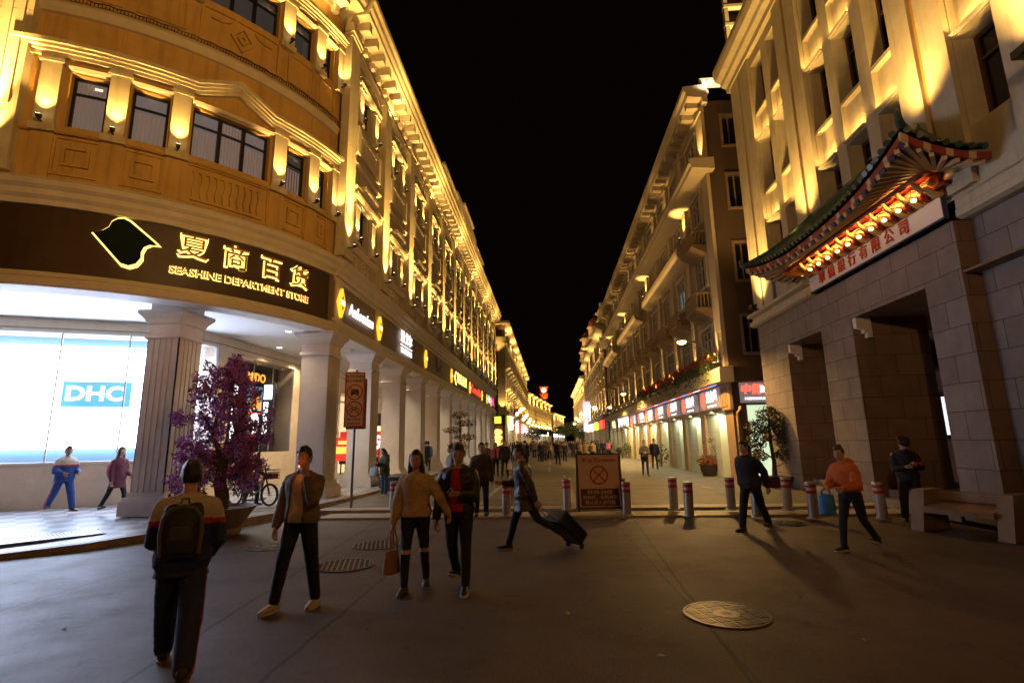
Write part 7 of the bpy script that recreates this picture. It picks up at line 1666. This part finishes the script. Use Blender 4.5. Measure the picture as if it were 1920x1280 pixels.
for i, (x, y, pr_, rz, col) in enumerate(spots):
    o = put('person', PROT[pr_]); o.location = (x, y, 0.1); o.rotation_euler = (0, 0, R(rz)); z = 0.93+rc.random()*0.1; o.scale = (z, z, z)
    o.material_slots[0].link = 'OBJECT'; o.material_slots[0].material = CM[NAMES[col]]
    kind = 'woman' if pr_ in (2, 3) else 'man'
    tag(o, 'distant pedestrian in a '+col+(' coat' if pr_ != 3 else ' top and long skirt')+' walking in the crowd down the street', 'person', 'pedestrians in the distant crowd')
# ---------------------------------------------------------------- things people carry
PHONE = mat('phone_body', (0.02, 0.02, 0.022), 0.25)
def at_person(o, v, rz=0.0):
    """a world matrix with the person's heading at a point of the person's own space"""
    return Matrix.Translation(world(o, v)) @ Matrix.Rotation(o.rotation_euler.z+rz, 4, 'Z')
def held(name, label, cat, o, v, rz=0.0):
    t = thing(name, label, cat, world(o, v), o.rotation_euler.z+rz); return t
# backpack
bpk = held('backpack', 'black and grey backpack worn over the navy and white tracksuit', 'backpack', boy, bs_.up((0, 0.14, 0.10)))
b = MB()
for x in (-0.1, 0.1):
    b.cap((x, 0.06, -0.02), 0.095, (x, 0.05, 0.36), 0.085)
b.loft([((0, 0.06, -0.08), 0.17, 0.09), ((0, 0.07, 0.1), 0.19, 0.12), ((0, 0.06, 0.3), 0.18, 0.11), ((0, 0.04, 0.42), 0.12, 0.07)], 20)
me = remesh(b, 0.014, 4); foldnoise(me, 0.006); finish(me, [mat('black_backpack', (0.014, 0.014, 0.016), 0.65, var=0.2, scale=15, bump=0.3)]); put('bag_body', me, bpk)
b = MB(); b.loft([((0, 0.15, -0.03), 0.12, 0.05), ((0, 0.17, 0.1), 0.13, 0.05), ((0, 0.16, 0.24), 0.11, 0.04)], 18); me = remesh(b, 0.012, 4); finish(me, [mat('charcoal_pocket', (0.022, 0.022, 0.024), 0.55)]); put('front_pocket', me, bpk)
b = MB()
arc = [(-0.165, -0.05), (-0.185, 0.15), (-0.17, 0.3), (-0.11, 0.385), (0, 0.415), (0.11, 0.385), (0.17, 0.3), (0.185, 0.15), (0.165, -0.05)]
b.tube([(x, 0.125-0.2*abs(x)**1.5, z) for x, z in arc], 0.022, 8); b.build('trim_band', mat('grey_brown_band', (0.10, 0.075, 0.055), 0.7), bpk, smooth=True)
for sg in (-1, 1):
    b = MB(); b.tube([(sg*0.12, 0.03, 0.36), (sg*0.13, -0.06, 0.405), (sg*0.14, -0.17, 0.40), (sg*0.145, -0.285, 0.33), (sg*0.16, -0.31, 0.15), (sg*0.2, -0.2, 0.0), (sg*0.19, 0.0, -0.02)], [0.022]*7, 8); b.build('strap', mat('black_strap', (0.012, 0.012, 0.013), 0.7), bpk, smooth=True)
b = MB(); b.tube([(-0.04, 0.04, 0.43), (-0.03, 0.03, 0.48), (0.03, 0.03, 0.48), (0.04, 0.04, 0.43)], 0.01, 6); b.build('carry_loop', MATS['black_strap'], bpk, smooth=True)
bpk.scale = (0.78, 0.82, 0.80)
def phone(o, s, side, label):
    v = s.wr[side]+s.fd[side]*0.10+s.pn[side]*0.03; t = held('phone', label, 'phone', o, v)
    f = s.fd[side].normalized(); p = s.pn[side]; p = (p-f*p.dot(f)).normalized(); x = f.cross(p); B = Matrix((x, f, p)).transposed().to_4x4()
    b = MB(); b.obox(B, 0.072, 0.145, 0.009); b.build('phone_case', PHONE, t)
    b = MB(); B2 = B.copy(); B2.translation = p*0.0052; b.obox(B2, 0.064, 0.132, 0.001); b.build('screen', mat('phone_screen', (0.05, 0.06, 0.08), 0.2, emit=(0.6, 0.7, 1), es=0.25), t); return t
phone(man, ms, 'L', 'dark phone held by the person in the red hoodie')
phone(grd, gs, 'R', 'small phone held by the uniformed guard')
phone(tr, ts, 'R', 'small phone held by the person in the blue tracksuit')
cg = held('cigarette', 'lit cigarette with red ember at the mouth of the person in brown', 'cigarette', smk, ss.headc+ss.Mh @ Vector((0.012, -0.115, -0.058)))
d = (ss.Mh @ Vector((0.35, -1, -0.1))).normalized()
b = MB(); b.tube([d*-0.015, d*0.055], 0.0045, 8); b.build('paper', M['trim'], cg)
b = MB(); b.ell(d*0.06, (0.009, 0.009, 0.009), 8, 6); e = b.build('ember', mat('ember', (1, 0.2, 0.05), 0.5, emit=(1, 0.14, 0.03), es=9), cg); light('POINT', 0.22, (1, 0.2, 0.06), d*0.085, e, 0.01)
def tote(name, label, o, v, col, w_=0.30, h=0.30, dp=0.11, drop=0.22, rz=0.0, rough=0.55, taper=1.15):
    t = held(name, label, 'bag', o, v, rz); b = MB(); z0, z1 = -drop-h, -drop
    b.loft([((0, 0, z0), w_/2*taper, dp/2*1.2), ((0, 0, z0+0.02), w_/2*taper, dp/2*1.3), ((0, 0, (z0+z1)/2), w_/2*1.05, dp/2*1.15), ((0, 0, z1), w_/2*0.92, dp/2*0.6)], 20)
    me = remesh(b, 0.012, 2); foldnoise(me, 0.006, 12); finish(me, [mat('bag_'+'_'.join(label.split()[:2]), col, rough, var=0.15, scale=12)]); put('bag_body', me, t)
    for y in (-1, 1):
        b = MB(); b.tube([(-w_*0.28, y*dp*0.3, z1-0.03), (-w_*0.24, y*dp*0.25, z1+drop*0.6), (-0.03, y*0.01, -0.005), (0.03, y*0.01, -0.005), (w_*0.24, y*dp*0.25, z1+drop*0.6), (w_*0.28, y*dp*0.3, z1-0.03)], 0.008, 6); b.build('handle', MATS['bag_'+'_'.join(label.split()[:2])], t, smooth=True)
    return t
hnd = lambda s, n: s.wr[n]+s.fd[n]*0.085*s.k
tote('handbag', 'tan leather handbag hanging from the hand of the long haired person', wom, hnd(ws, 'R'), (0.26, 0.12, 0.045), 0.24, 0.27, 0.12, 0.24, rz=R(60))
tote('gym_bag', 'bright blue bag held by the person in the orange jacket', org, hnd(os_, 'R')+Vector((0, -0.02, -0.02)), (0.015, 0.16, 0.48), 0.22, 0.30, 0.16, 0.08, rz=R(30), taper=1.05)
tote('shopping_bag', 'grey shopping bag held by the hooded person at the kerb end', hw_, hnd(hws, 'R'), (0.13, 0.14, 0.17), 0.42, 0.32, 0.14, 0.10, rz=R(10))
tote('shopping_bag', 'small white paper bag held by the tall person in black', tb2, hnd(tbs, 'L'), (0.5, 0.5, 0.46), 0.22, 0.3, 0.1, 0.1)
rbk = held('backpack', 'bright red backpack worn by the person in the plum coat', 'backpack', rb, rbs.up((0, 0.13, 0.06))); b = MB(); b.loft([((0, 0.05, -0.08), 0.14, 0.08), ((0, 0.07, 0.08), 0.16, 0.11), ((0, 0.06, 0.26), 0.15, 0.1), ((0, 0.04, 0.36), 0.1, 0.06)], 18); me = remesh(b, 0.016, 3); finish(me, [mat('red_backpack', (0.55, 0.03, 0.035), 0.6)]); put('bag_body', me, rbk)
b = MB(); b.loft([((0, 0.15, -0.02), 0.1, 0.04), ((0, 0.16, 0.12), 0.1, 0.04)], 14); b.build('front_pocket', MATS['red_backpack'], rbk, smooth=True)
# suitcase
q = at(1078, 1026, 0); hd = world(cas, hnd(cs_, 'L')); ax = (Vector((hd.x, hd.y, 0))-Vector((q.x, q.y, 0)))
sc_t = thing('suitcase', 'black wheeled suitcase tilted behind the person in the leather coat', 'suitcase', (q.x, q.y, 0), math.atan2(ax.y, ax.x))
tl_ = math.atan2(hd.z-0.05, ax.length); Mx = Matrix.Translation((0, 0, 0.05)) @ Matrix.Rotation(-(tl_), 4, 'Y')   # local x runs up the case towards the hand
Lh = math.hypot(ax.length, hd.z-0.05)
b = MB()
for z in (0.03, 0.19):
    for y in (-0.17, 0.17): b.cap((0.06, y, z), 0.05, (0.60, y, z), 0.05, 10)
b.box(0.02, 0.64, -0.2, 0.2, -0.01, 0.23)
b2 = MB(); b2.v = [tuple(Mx @ Vector(v)) for v in b.v]; b2.f = b.f; b2.mi = b.mi
me = remesh(b2, 0.012, 4); finish(me, [mat('black_suitcase', (0.010, 0.010, 0.011), 0.5, bump=0.2)]); put('case_body', me, sc_t)
for y in (-0.17, 0.17):
    b = MB(); b.lathe([(0, -0.02), (0.045, -0.02), (0.05, -0.01), (0.05, 0.01), (0.045, 0.02), (0, 0.02)], (0.0, y, 0.05), 14, 'y'); b.build('wheel', BLKSHOE, sc_t, smooth=50)
b = MB()
for y in (-0.09, 0.09): b.tube([Mx @ Vector((0.6, y, 0.02)), Mx @ Vector((Lh-0.02, y*0.9, 0.0))], 0.009, 8)
b.tube([Mx @ Vector((Lh-0.02, -0.085, 0)), Mx @ Vector((Lh-0.02, 0.085, 0))], 0.014, 8); b.build('pull_handle', M['metal'], sc_t)
b = MB(); b.v = []; 
for y in (-0.1, 0.1): b.tube([Mx @ Vector((0.12, y, 0.245)), Mx @ Vector((0.55, y, 0.245))], 0.007, 6)
b.build('zip_line', BLKSHOE, sc_t)
# ---------------------------------------------------------------- bollards
STEEL = mat('bollard_steel', (0.52, 0.48, 0.46), 0.34, metal=0.75, var=0.12, scale=18); REFL = mat('red_reflective_band', (0.50, 0.012, 0.02), 0.35)
def bollard(label, px, py, z, h=0.74):
    q = at(px, py, z)
    t = thing('bollard', label, 'bollard', (q.x, q.y, z), rng.uniform(-0.4, 0.4), 'steel bollards across the street'); return t, h
BOL = [(950, 966, 0.05, 'steel bollard beside the striding person in the leather coat, front row'), (1176, 964, 0.05, 'steel bollard right of the notice board, front row'), (1293, 967, 0.05, 'steel bollard in the front row left of the dark walker'), (1420, 969, 0.05, 'steel bollard in the front row behind the dark walker'), (1527, 970, 0.05, 'steel bollard in the front row between the two right walkers'), (1655, 972, 0.05, 'steel bollard in the front row nearest the guard'),
       (737, 958, 0.05, 'steel bollard in the front row beside the tan handbag'), (962, 947, 0.104, 'steel bollard in the back row behind the striding person'), (1064, 955, 0.104, 'steel bollard left of the notice board'), (1166, 955, 0.104, 'steel bollard in the back row close behind the notice board'), (1264, 954, 0.104, 'steel bollard in the back row right of the notice board'), (1372, 955, 0.104, 'steel bollard in the back row left of the dark walker'), (1478, 956, 0.104, 'steel bollard in the back row before the potted tree')]
for i, (px, py, z, lab) in enumerate(BOL):
    q = at(px, py, z)
    if i == 0:
        t = thing('bollard', lab, 'bollard', (q.x, q.y, z), 0, 'steel bollards across the street'); b = MB()
        b.lathe([(0, 0), (0.15, 0), (0.15, 0.02), (0.104, 0.025), (0.104, 0.70), (0.112, 0.705), (0.112, 0.735), (0.094, 0.752), (0, 0.757)], n=28); b.build('post', STEEL, t, smooth=40)
        for z0, z1 in ((0.51, 0.575), (0.635, 0.695)): b = MB(); b.lathe([(0.104, z0), (0.1065, z0), (0.1065, z1), (0.104, z1)], n=28); b.build('red_band', REFL, t, smooth=40)
        b0 = t
    else:
        t = dup(b0, None, (q.x, q.y, z)); t['label'] = lab
    t.rotation_euler = (rng.uniform(-0.015, 0.015), rng.uniform(-0.015, 0.015), rng.uniform(0, 6))
# ---------------------------------------------------------------- notice board
q = at(1127, 958, 0.104); nb_ = thing('notice_board', 'pale framed notice board with red crossed circle and dark text panel', 'notice board', (q.x, q.y, 0.104), R(3))
Mt = Matrix.Rotation(R(-7), 4, 'X')
def tilt(b): b.v = [tuple(Mt @ Vector(v)) for v in b.v]; return b
PINK = mat('pale_peach_board', (0.80, 0.56, 0.44), 0.6, var=0.08, scale=3); BR = mat('dark_brown_board_panel', (0.075, 0.035, 0.03), 0.5); BRED = mat('board_red_paint', (0.45, 0.02, 0.015), 0.5)
b = MB(); b.box(-0.50, 0.50, 0.0, 0.02, 0.10, 1.33); tilt(b).build('board', PINK, nb_)
b = MB(); b.box(-0.55, -0.501, -0.02, 0.03, 0.0, 1.36); b.box(0.501, 0.55, -0.02, 0.03, 0.0, 1.36); b.box(-0.5, 0.5, -0.02, 0.03, 1.331, 1.36); b.box(-0.5, 0.5, -0.02, 0.03, 0.05, 0.099); tilt(b).build('frame', mat('dark_bronze_frame', (0.06, 0.03, 0.025), 0.45, metal=0.4), nb_)
b = MB(); b.box(-0.46, 0.46, -0.006, -0.001, 0.12, 0.52); tilt(b).build('text_panel', BR, nb_)
b = MB(); n = 36; r0, r1 = 0.19, 0.225
b.add([(r*math.cos(2*math.pi*i/n), y, 0.84+r*math.sin(2*math.pi*i/n)) for i in range(n) for r, y in ((r0, -0.006), (r1, -0.006))], [(2*i, 2*i+1, 2*((i+1) % n)+1, 2*((i+1) % n)) for i in range(n)])
for sg in (-1, 1): b.obox(Matrix.Translation((0, -0.006, 0.84)) @ Matrix.Rotation(sg*R(45), 4, 'Y'), 0.40, 0.004, 0.03)
tilt(b).build('crossed_circle', BRED, nb_)
b = MB(); text_on(b, '中 山 路', 0.115, -0.2, -0.007, 1.19, 0.001, 0.003); text_on(b, '步行街管理规定', 0.062, 0.22, -0.007, 1.185, 0.001, 0.001); tilt(b).build('title', BRED, nb_)
b = MB(); text_on(b, '09:00-24:00', 0.125, 0.0, -0.012, 0.44, 0.001, 0.002); text_on(b, '机动车、非机动车', 0.105, 0.0, -0.012, 0.315, 0.001, 0.001); text_on(b, '禁止进入步行街', 0.105, 0.0, -0.012, 0.195, 0.001, 0.001); tilt(b).build('lettering', mat('pale_lettering', (0.75, 0.55, 0.42), 0.5), nb_)
b = MB()
for x in (-0.52, 0.52): b.tube([(x, 0.17, 1.3), (x, 0.55, 0.0)], 0.015, 6)
b.build('prop_leg', MATS['dark_bronze_frame'], nb_)
# ---------------------------------------------------------------- traffic sign on a pole
q = at(657.6, 959, 0); ts_ = thing('traffic_sign', 'beige no vehicles sign with two red crossed circles on a pole', 'traffic sign', (q.x, q.y, 0), R(8))
b = MB(); b.tube([(0, 0, 0), (0.02, 0, 3.85)], 0.035, 12); b.lathe([(0.036, 0), (0.09, 0), (0.09, 0.015), (0.036, 0.03)], n=16); b.build('pole', mat('dark_steel_pole', (0.16, 0.14, 0.13), 0.4, metal=0.8), ts_, smooth=40)
SB = mat('beige_sign_face', (0.78, 0.54, 0.34), 0.5, var=0.05); SR = mat('sign_red_paint', (0.55, 0.03, 0.015), 0.45); SK = mat('sign_dark_paint', (0.06, 0.035, 0.03), 0.5)
b = MB(); b.box(-0.275, 0.275, -0.06, -0.04, 2.25, 3.78); b.build('plate', SB, ts_)
b = MB(); y0, y1 = -0.066, -0.0605
b.box(-0.275, 0.275, y0, y1, 3.745, 3.78); b.box(-0.275, 0.275, y0, y1, 2.25, 2.285); b.box(-0.275, -0.24, y0, y1, 2.286, 3.744); b.box(0.24, 0.275, y0, y1, 2.286, 3.744)
for zc in (3.22, 2.75):
    r0, r1 = 0.19, 0.222; b.add([(r*math.cos(2*math.pi*i/n), -0.067, zc+r*math.sin(2*math.pi*i/n)) for i in range(n) for r in (r0, r1)], [(2*i, 2*i+1, 2*((i+1) % n)+1, 2*((i+1) % n)) for i in range(n)])
    b.obox(Matrix.Translation((0, -0.071, zc)) @ Matrix.Rotation(R(45 if zc < 3 else 45), 4, 'Y'), 0.39, 0.004, 0.026)
b.build('red_mark', SR, ts_)
b = MB(); z = 3.22
b.poly([(-0.11, z-0.07), (0.11, z-0.07), (0.11, z+0.02), (0.085, z+0.085), (-0.085, z+0.085), (-0.11, z+0.02)], -0.0675, -0.061)
for x in (-0.085, 0.085): b.box(x-0.022, x+0.022, -0.0675, -0.061, z-0.11, z-0.071)
b.build('car_symbol', SK, ts_); b = MB()
z = 2.75
for x in (-0.09, 0.09): b.add([(x+r*math.cos(2*math.pi*i/20), -0.0665, z-0.03+r*math.sin(2*math.pi*i/20)) for i in range(20) for r in (0.045, 0.06)], [(2*i, 2*i+1, 2*((i+1) % 20)+1, 2*((i+1) % 20)) for i in range(20)])
for a, c in (((-0.09, z-0.03), (-0.03, z+0.05)), ((-0.03, z+0.05), (0.06, z+0.04)), ((0.06, z+0.04), (0.09, z-0.03)), ((-0.03, z+0.05), (0.0, z-0.03)), ((0.0, z-0.03), (-0.09, z-0.03)), ((0.05, z+0.04), (0.07, z+0.1)), ((0.0, z-0.03), (0.06, z+0.04))):
    b.tube([(a[0], -0.066, a[1]), (c[0], -0.066, c[1])], 0.007, 5)
b.build('bicycle_symbol', SK, ts_); b = MB()
text_on(b, '步行街范围内', 0.083, 0, -0.064, 3.655, 0.001, 0.001); text_on(b, '禁止车辆通行', 0.083, 0, -0.064, 3.535, 0.001, 0.001); text_on(b, '禁 行 时 间', 0.075, 0, -0.064, 2.46, 0.001, 0.001); text_on(b, '09:00-24:00', 0.075, 0, -0.064, 2.35, 0.001, 0.001)
b.build('lettering', SK, ts_)
# second, slightly larger plate behind the first
b = MB(); b.box(-0.24, 0.31, 0.045, 0.06, 2.2, 3.6); b.build('back_plate', mat('dull_red_plate', (0.22, 0.03, 0.02), 0.5), ts_)
# ---------------------------------------------------------------- manhole covers and drain grate
IRON = mat('worn_cast_iron', (0.05, 0.042, 0.036), 0.35, metal=0.7, var=0.3, scale=14); IRB = mat('bright_worn_iron', (0.105, 0.085, 0.062), 0.35, metal=0.7, var=0.3, scale=14)
def manhole(label, px, py, r, kind, z=0.0):
    q = at(px, py, z); t = thing('manhole_cover', label, 'manhole cover', (q.x, q.y, z+0.004), 0.3); b = MB()
    b.lathe([(0, 0.0), (r, 0.0), (r, 0.006), (r*0.97, 0.008), (r*0.95, 0.003), (0, 0.003)], n=40); b.build('plate', IRON, t)
    b = MB(); b.lathe([(r*0.93, 0.003), (r*0.93, 0.010), (r*0.985, 0.010), (r*0.985, 0.003)], n=40)
    if kind == 'grid':
        k = 0
        while -r*0.9+k*0.075 < r*0.9:
            x = -r*0.9+k*0.075; h = math.sqrt(max(0, (r*0.92)**2-x*x)); b.box(x-0.012, x+0.012, -h, h, 0.003, 0.0095); b.box(-h, h, x-0.012, x+0.012, 0.003, 0.0090); k += 1
    else:
        for gx in range(-4, 5):
            for gy in range(-4, 5):
                cx_, cy_ = gx*0.145, gy*0.145
                if math.hypot(cx_, cy_) > r*0.83: continue
                for j in range(4):
                    o_ = -0.045+j*0.03
                    if (gx+gy) % 2: b.box(cx_+o_-0.009, cx_+o_+0.009, cy_-0.058, cy_+0.058, 0.003, 0.010)
                    else: b.box(cx_-0.058, cx_+0.058, cy_+o_-0.009, cy_+o_+0.009, 0.003, 0.010)
        b.lathe([(0.06, 0.003), (0.06, 0.011), (0.13, 0.011), (0.13, 0.003)], n=16)
    b.build('relief', IRB, t); return t
manhole('large round manhole cover with raised bar pattern on the right foreground', 1362, 1152, 0.43, 'bars')
manhole('round manhole cover with a grid pattern right of the smoker', 646, 1060, 0.43, 'grid')
manhole('round manhole cover behind the tan handbag', 706, 1022, 0.43, 'grid')
manhole('round manhole cover left of the smoker near the stone bowl', 505, 1025, 0.40, 'bars')
manhole('small dark manhole cover behind the dark walker by the kerb', 1480, 981, 0.36, 'bars')
q = at(605, 967, 0); t = thing('drain_grate', 'small rectangular drain grate in the road beside the kerb', 'drain grate', (q.x, q.y, 0.003), R(12)); b = MB()
for i in range(12): b.box(-0.35+i*0.06, -0.32+i*0.06, -0.22, 0.22, 0, 0.008)
b.box(-0.38, 0.38, -0.25, -0.221, 0, 0.008); b.box(-0.38, 0.38, 0.221, 0.25, 0, 0.008); b.build('bars', IRON, t); b = MB(); b.box(-0.37, 0.37, -0.22, 0.22, -0.001, 0.001); b.build('pit', M['dark'], t)
t = thing('drain_grate', 'wide ribbed metal grate in the check paving at the left', 'drain grate', (-9.75, 9.75, 0.138), R(51)); b = MB()
for i in range(30): b.box(-0.9+i*0.06, -0.87+i*0.06, -0.36, 0.36, 0, 0.012)
b.box(-0.93, 0.92, -0.4, -0.361, 0, 0.012); b.box(-0.93, 0.92, 0.361, 0.4, 0, 0.012); b.build('bars', M['metal'], t); b = MB(); b.box(-0.92, 0.91, -0.36, 0.36, -0.002, 0.002); b.build('pit', M['dark'], t)
# ---------------------------------------------------------------- stone bench
bt = thing('stone_bench', 'heavy angular stone bench beside the guard at the bank', 'bench', (7.5, 10.35, 0.004), R(27))
BS = mat('pinkish_bench_stone', (0.34, 0.23, 0.15), 0.65, var=0.2, scale=5, bump=0.35)
def trap(y0, y1): 
    b = MB(); b.add([(x, y, z) for y in (y0, y1) for x, z in ((-0.42, 0), (0.42, 0), (0.34, 0.74), (-0.24, 0.74))], [(0, 1, 2, 3), (7, 6, 5, 4), (0, 4, 5, 1), (1, 5, 6, 2), (2, 6, 7, 3), (3, 7, 4, 0)]); return b
trap(-0.75, -0.52).build('end_block', BS, bt); trap(0.6, 0.82).build('end_block', BS, bt)
b = MB(); b.add([(x, y, z) for y in (-0.519, 0.599) for x, z in ((-0.40, 0.34), (0.3, 0.42), (0.3, 0.52), (-0.42, 0.44))], [(0, 1, 2, 3), (7, 6, 5, 4), (0, 4, 5, 1), (1, 5, 6, 2), (2, 6, 7, 3), (3, 7, 4, 0)]); b.build('seat', BS, bt)
b = MB(); b.box(0.2, 0.33, -0.519, 0.599, 0.531, 0.70); b.build('backrest', BS, bt)
# ---------------------------------------------------------------- electric bicycle with its rider
q = at(470, 948, 0.2); eb_ = thing('electric_bicycle', 'dark electric bicycle with front basket beside the flowering tree', 'bicycle', (q.x, q.y, 0.2), R(-14))
RUB = mat('black_rubber', (0.012, 0.012, 0.012), 0.7)
def wheel(x):
    b = MB(); b.lathe([(0.24, -0.025), (0.285, -0.025), (0.30, 0), (0.285, 0.025), (0.24, 0.025), (0.24, -0.025)], (x, 0, 0.30), 28, 'y'); o = b.build('wheel', RUB, eb_, smooth=50)
    b = MB(); b.lathe([(0.03, -0.04), (0.03, 0.04)], (x, 0, 0.3), 12, 'y')
    for i in range(8): a = i*math.pi/4; b.tube([(x, 0, 0.3), (x+0.24*math.cos(a), 0, 0.3+0.24*math.sin(a))], 0.004, 4)
    b.build('rim', M['metal'], o)
wheel(-0.58); wheel(0.6)
b = MB(); b.tube([(-0.58, 0.05, 0.3), (-0.3, 0.05, 0.36), (0.1, 0, 0.32), (0.32, 0, 0.42), (0.42, 0, 0.85)], 0.03, 8); b.tube([(-0.3, 0, 0.36), (-0.35, 0, 0.78)], 0.025, 8); b.tube([(0.6, 0, 0.3), (0.47, 0, 0.7), (0.40, 0, 1.02)], 0.022, 8); b.tube([(-0.58, 0.05, 0.3), (-0.7, 0, 0.66), (-0.35, 0, 0.7)], 0.015, 6); b.build('frame', mat('dark_frame_paint', (0.02, 0.02, 0.022), 0.35), eb_, smooth=True)
b = MB(); b.tube([(0.3, -0.3, 1.06), (0.4, -0.16, 1.04), (0.4, 0.16, 1.04), (0.3, 0.3, 1.06)], 0.014, 8); b.build('handlebar', MATS['dark_frame_paint'], eb_, smooth=True)
b = MB(); b.ell((-0.36, 0, 0.82), (0.17, 0.1, 0.05)); b.build('saddle', RUB, eb_, smooth=True)
b = MB(); b.box(-0.26, -0.12, -0.07, 0.07, 0.38, 0.74); b.build('battery', MATS['dark_frame_paint'], eb_)
b = MB()
for i in range(7): x = 0.48+i*0.045; b.tube([(x, -0.15, 0.72), (x, -0.17, 0.95)], 0.005, 4); b.tube([(x, 0.15, 0.72), (x, 0.17, 0.95)], 0.005, 4)
for z in (0.72, 0.8, 0.88, 0.95): b.tube([(0.48, -0.16, z), (0.77, -0.16, z), (0.77, 0.16, z), (0.48, 0.16, z), (0.48, -0.16, z)], 0.006, 4)
b.box(0.48, 0.77, -0.15, 0.15, 0.715, 0.725); b.build('basket', RUB, eb_)
b = MB(); b.ell((0.5, 0, 0.98), (0.06, 0.05, 0.05)); b.build('headlight', M['metal'], eb_, smooth=True)
b = MB(); b.box(0.50, 0.75, -0.12, 0.12, 0.73, 0.86); b.build('basket_load', mat('dark_red_parcel', (0.2, 0.02, 0.02), 0.6), eb_)
Mw = Matrix.Translation((q.x, q.y, 0.2)) @ Matrix.Rotation(R(-14), 4, 'Z'); rp = Mw @ Vector((-0.3, 0, 0))
person('seated person in an orange red jacket on the electric bicycle behind the blossoms', rp, R(-14+90), 1.66, legs=((52, 62, 14, 0), (58, 66, 14, 0)), arms=((48, 14, 20, 10, 0), (48, 14, 20, 10, 0)), lean=(8, 0), top=cloth('orange_red_jacket', (0.40, 0.06, 0.02)), topz=-0.08, inflate=0.05, bottom=NAVY, shoe=BLKSHOE, hair='short', seed=40, fine=False)
# potted bush and seated vendor by the far shops
plant('potted_bush', 'round green bush beside the seated person near the right shops', 'plant', (7.0, 50.6, 0.1), [([(0, 0, 0), (0, 0, 0.6)], [0.05, 0.03])], [], [((0, 0, 0.9), (0.6, 0.6, 0.5), 260)], LEAF2, 0.16)
plant('potted_bush', 'tall green bush at the foot of the far right shops', 'plant', (6.6, 60.5, 0.1), [([(0, 0, 0), (0, 0, 0.6)], [0.05, 0.03])], [], [((0, 0, 0.9), (0.6, 0.6, 0.9), 260)], LEAF2, 0.16)
plant('potted_bush', 'small shrub behind the walker in the maroon jumper', 'plant', (6.75, 33.6, 0.1), [([(0, 0, 0), (0, 0, 0.6)], [0.04, 0.03])], [], [((0, 0, 0.75), (0.5, 0.5, 0.65), 260)], LEAF2, 0.13)
vs_ = thing('folding_stool', 'low stool under the seated person by the right shops', 'stool', (6.4, 50.3, 0.1)); b = MB(); b.box(-0.2, 0.2, -0.2, 0.2, 0.36, 0.4)
for x in (-0.17, 0.17):
    for y in (-0.17, 0.17): b.box(x-0.02, x+0.02, y-0.02, y+0.02, 0, 0.36)
b.build('seat', RUB, vs_)
person('person in black sitting on a low stool near the right shops', (6.35, 50.25, 0.1), R(-60), 1.65, legs=((84, 84, 6, 0), (80, 60, 6, 0)), arms=((40, 8, 40, 20, 0), (40, 8, 40, 20, 0)), lean=(18, 0), top=BLACKC, topz=-0.06, inflate=0.045, bottom=BLACKC, shoe=BLKSHOE, hair='short', seed=41, fine=False)
LIT = mat('paper_scrap', (0.4, 0.37, 0.32), 0.7, var=0.2); LEAFB = mat('dry_leaf', (0.12, 0.06, 0.025), 0.7)
rl = random.Random(5)
for i, (px, py) in enumerate(((760, 1215), (1065, 1150), (1500, 1120), (905, 1240), (1180, 1010), (1750, 1110), (120, 1180), (1240, 1230), (690, 1180), (1040, 1060), (1620, 1200))):
    q = at(px, py, 0); lf = i % 3 != 1
    t = thing('dry_leaf' if lf else 'paper_scrap', 'tiny dry leaf lying on the dark road' if lf else 'tiny pale paper scrap lying on the dark road', 'litter', (q.x, q.y, 0.004), rl.random()*6, 'scraps on the road')
    b = MB(); w_ = rl.uniform(0.025, 0.05); b.add([(-w_, 0, 0), (0, w_*0.6, 0.008), (w_, 0, 0.002), (0, -w_*0.6, 0.01), (-w_, 0, 0.002), (0, w_*0.6, 0.010), (w_, 0, 0.004), (0, -w_*0.6, 0.012)], [(0, 1, 2, 3), (7, 6, 5, 4), (0, 1, 5, 4), (1, 2, 6, 5), (2, 3, 7, 6), (3, 0, 4, 7)]); b.build('leaf' if lf else 'paper', LEAFB if lf else LIT, t)
bpy.data.scenes.remove(_ts)
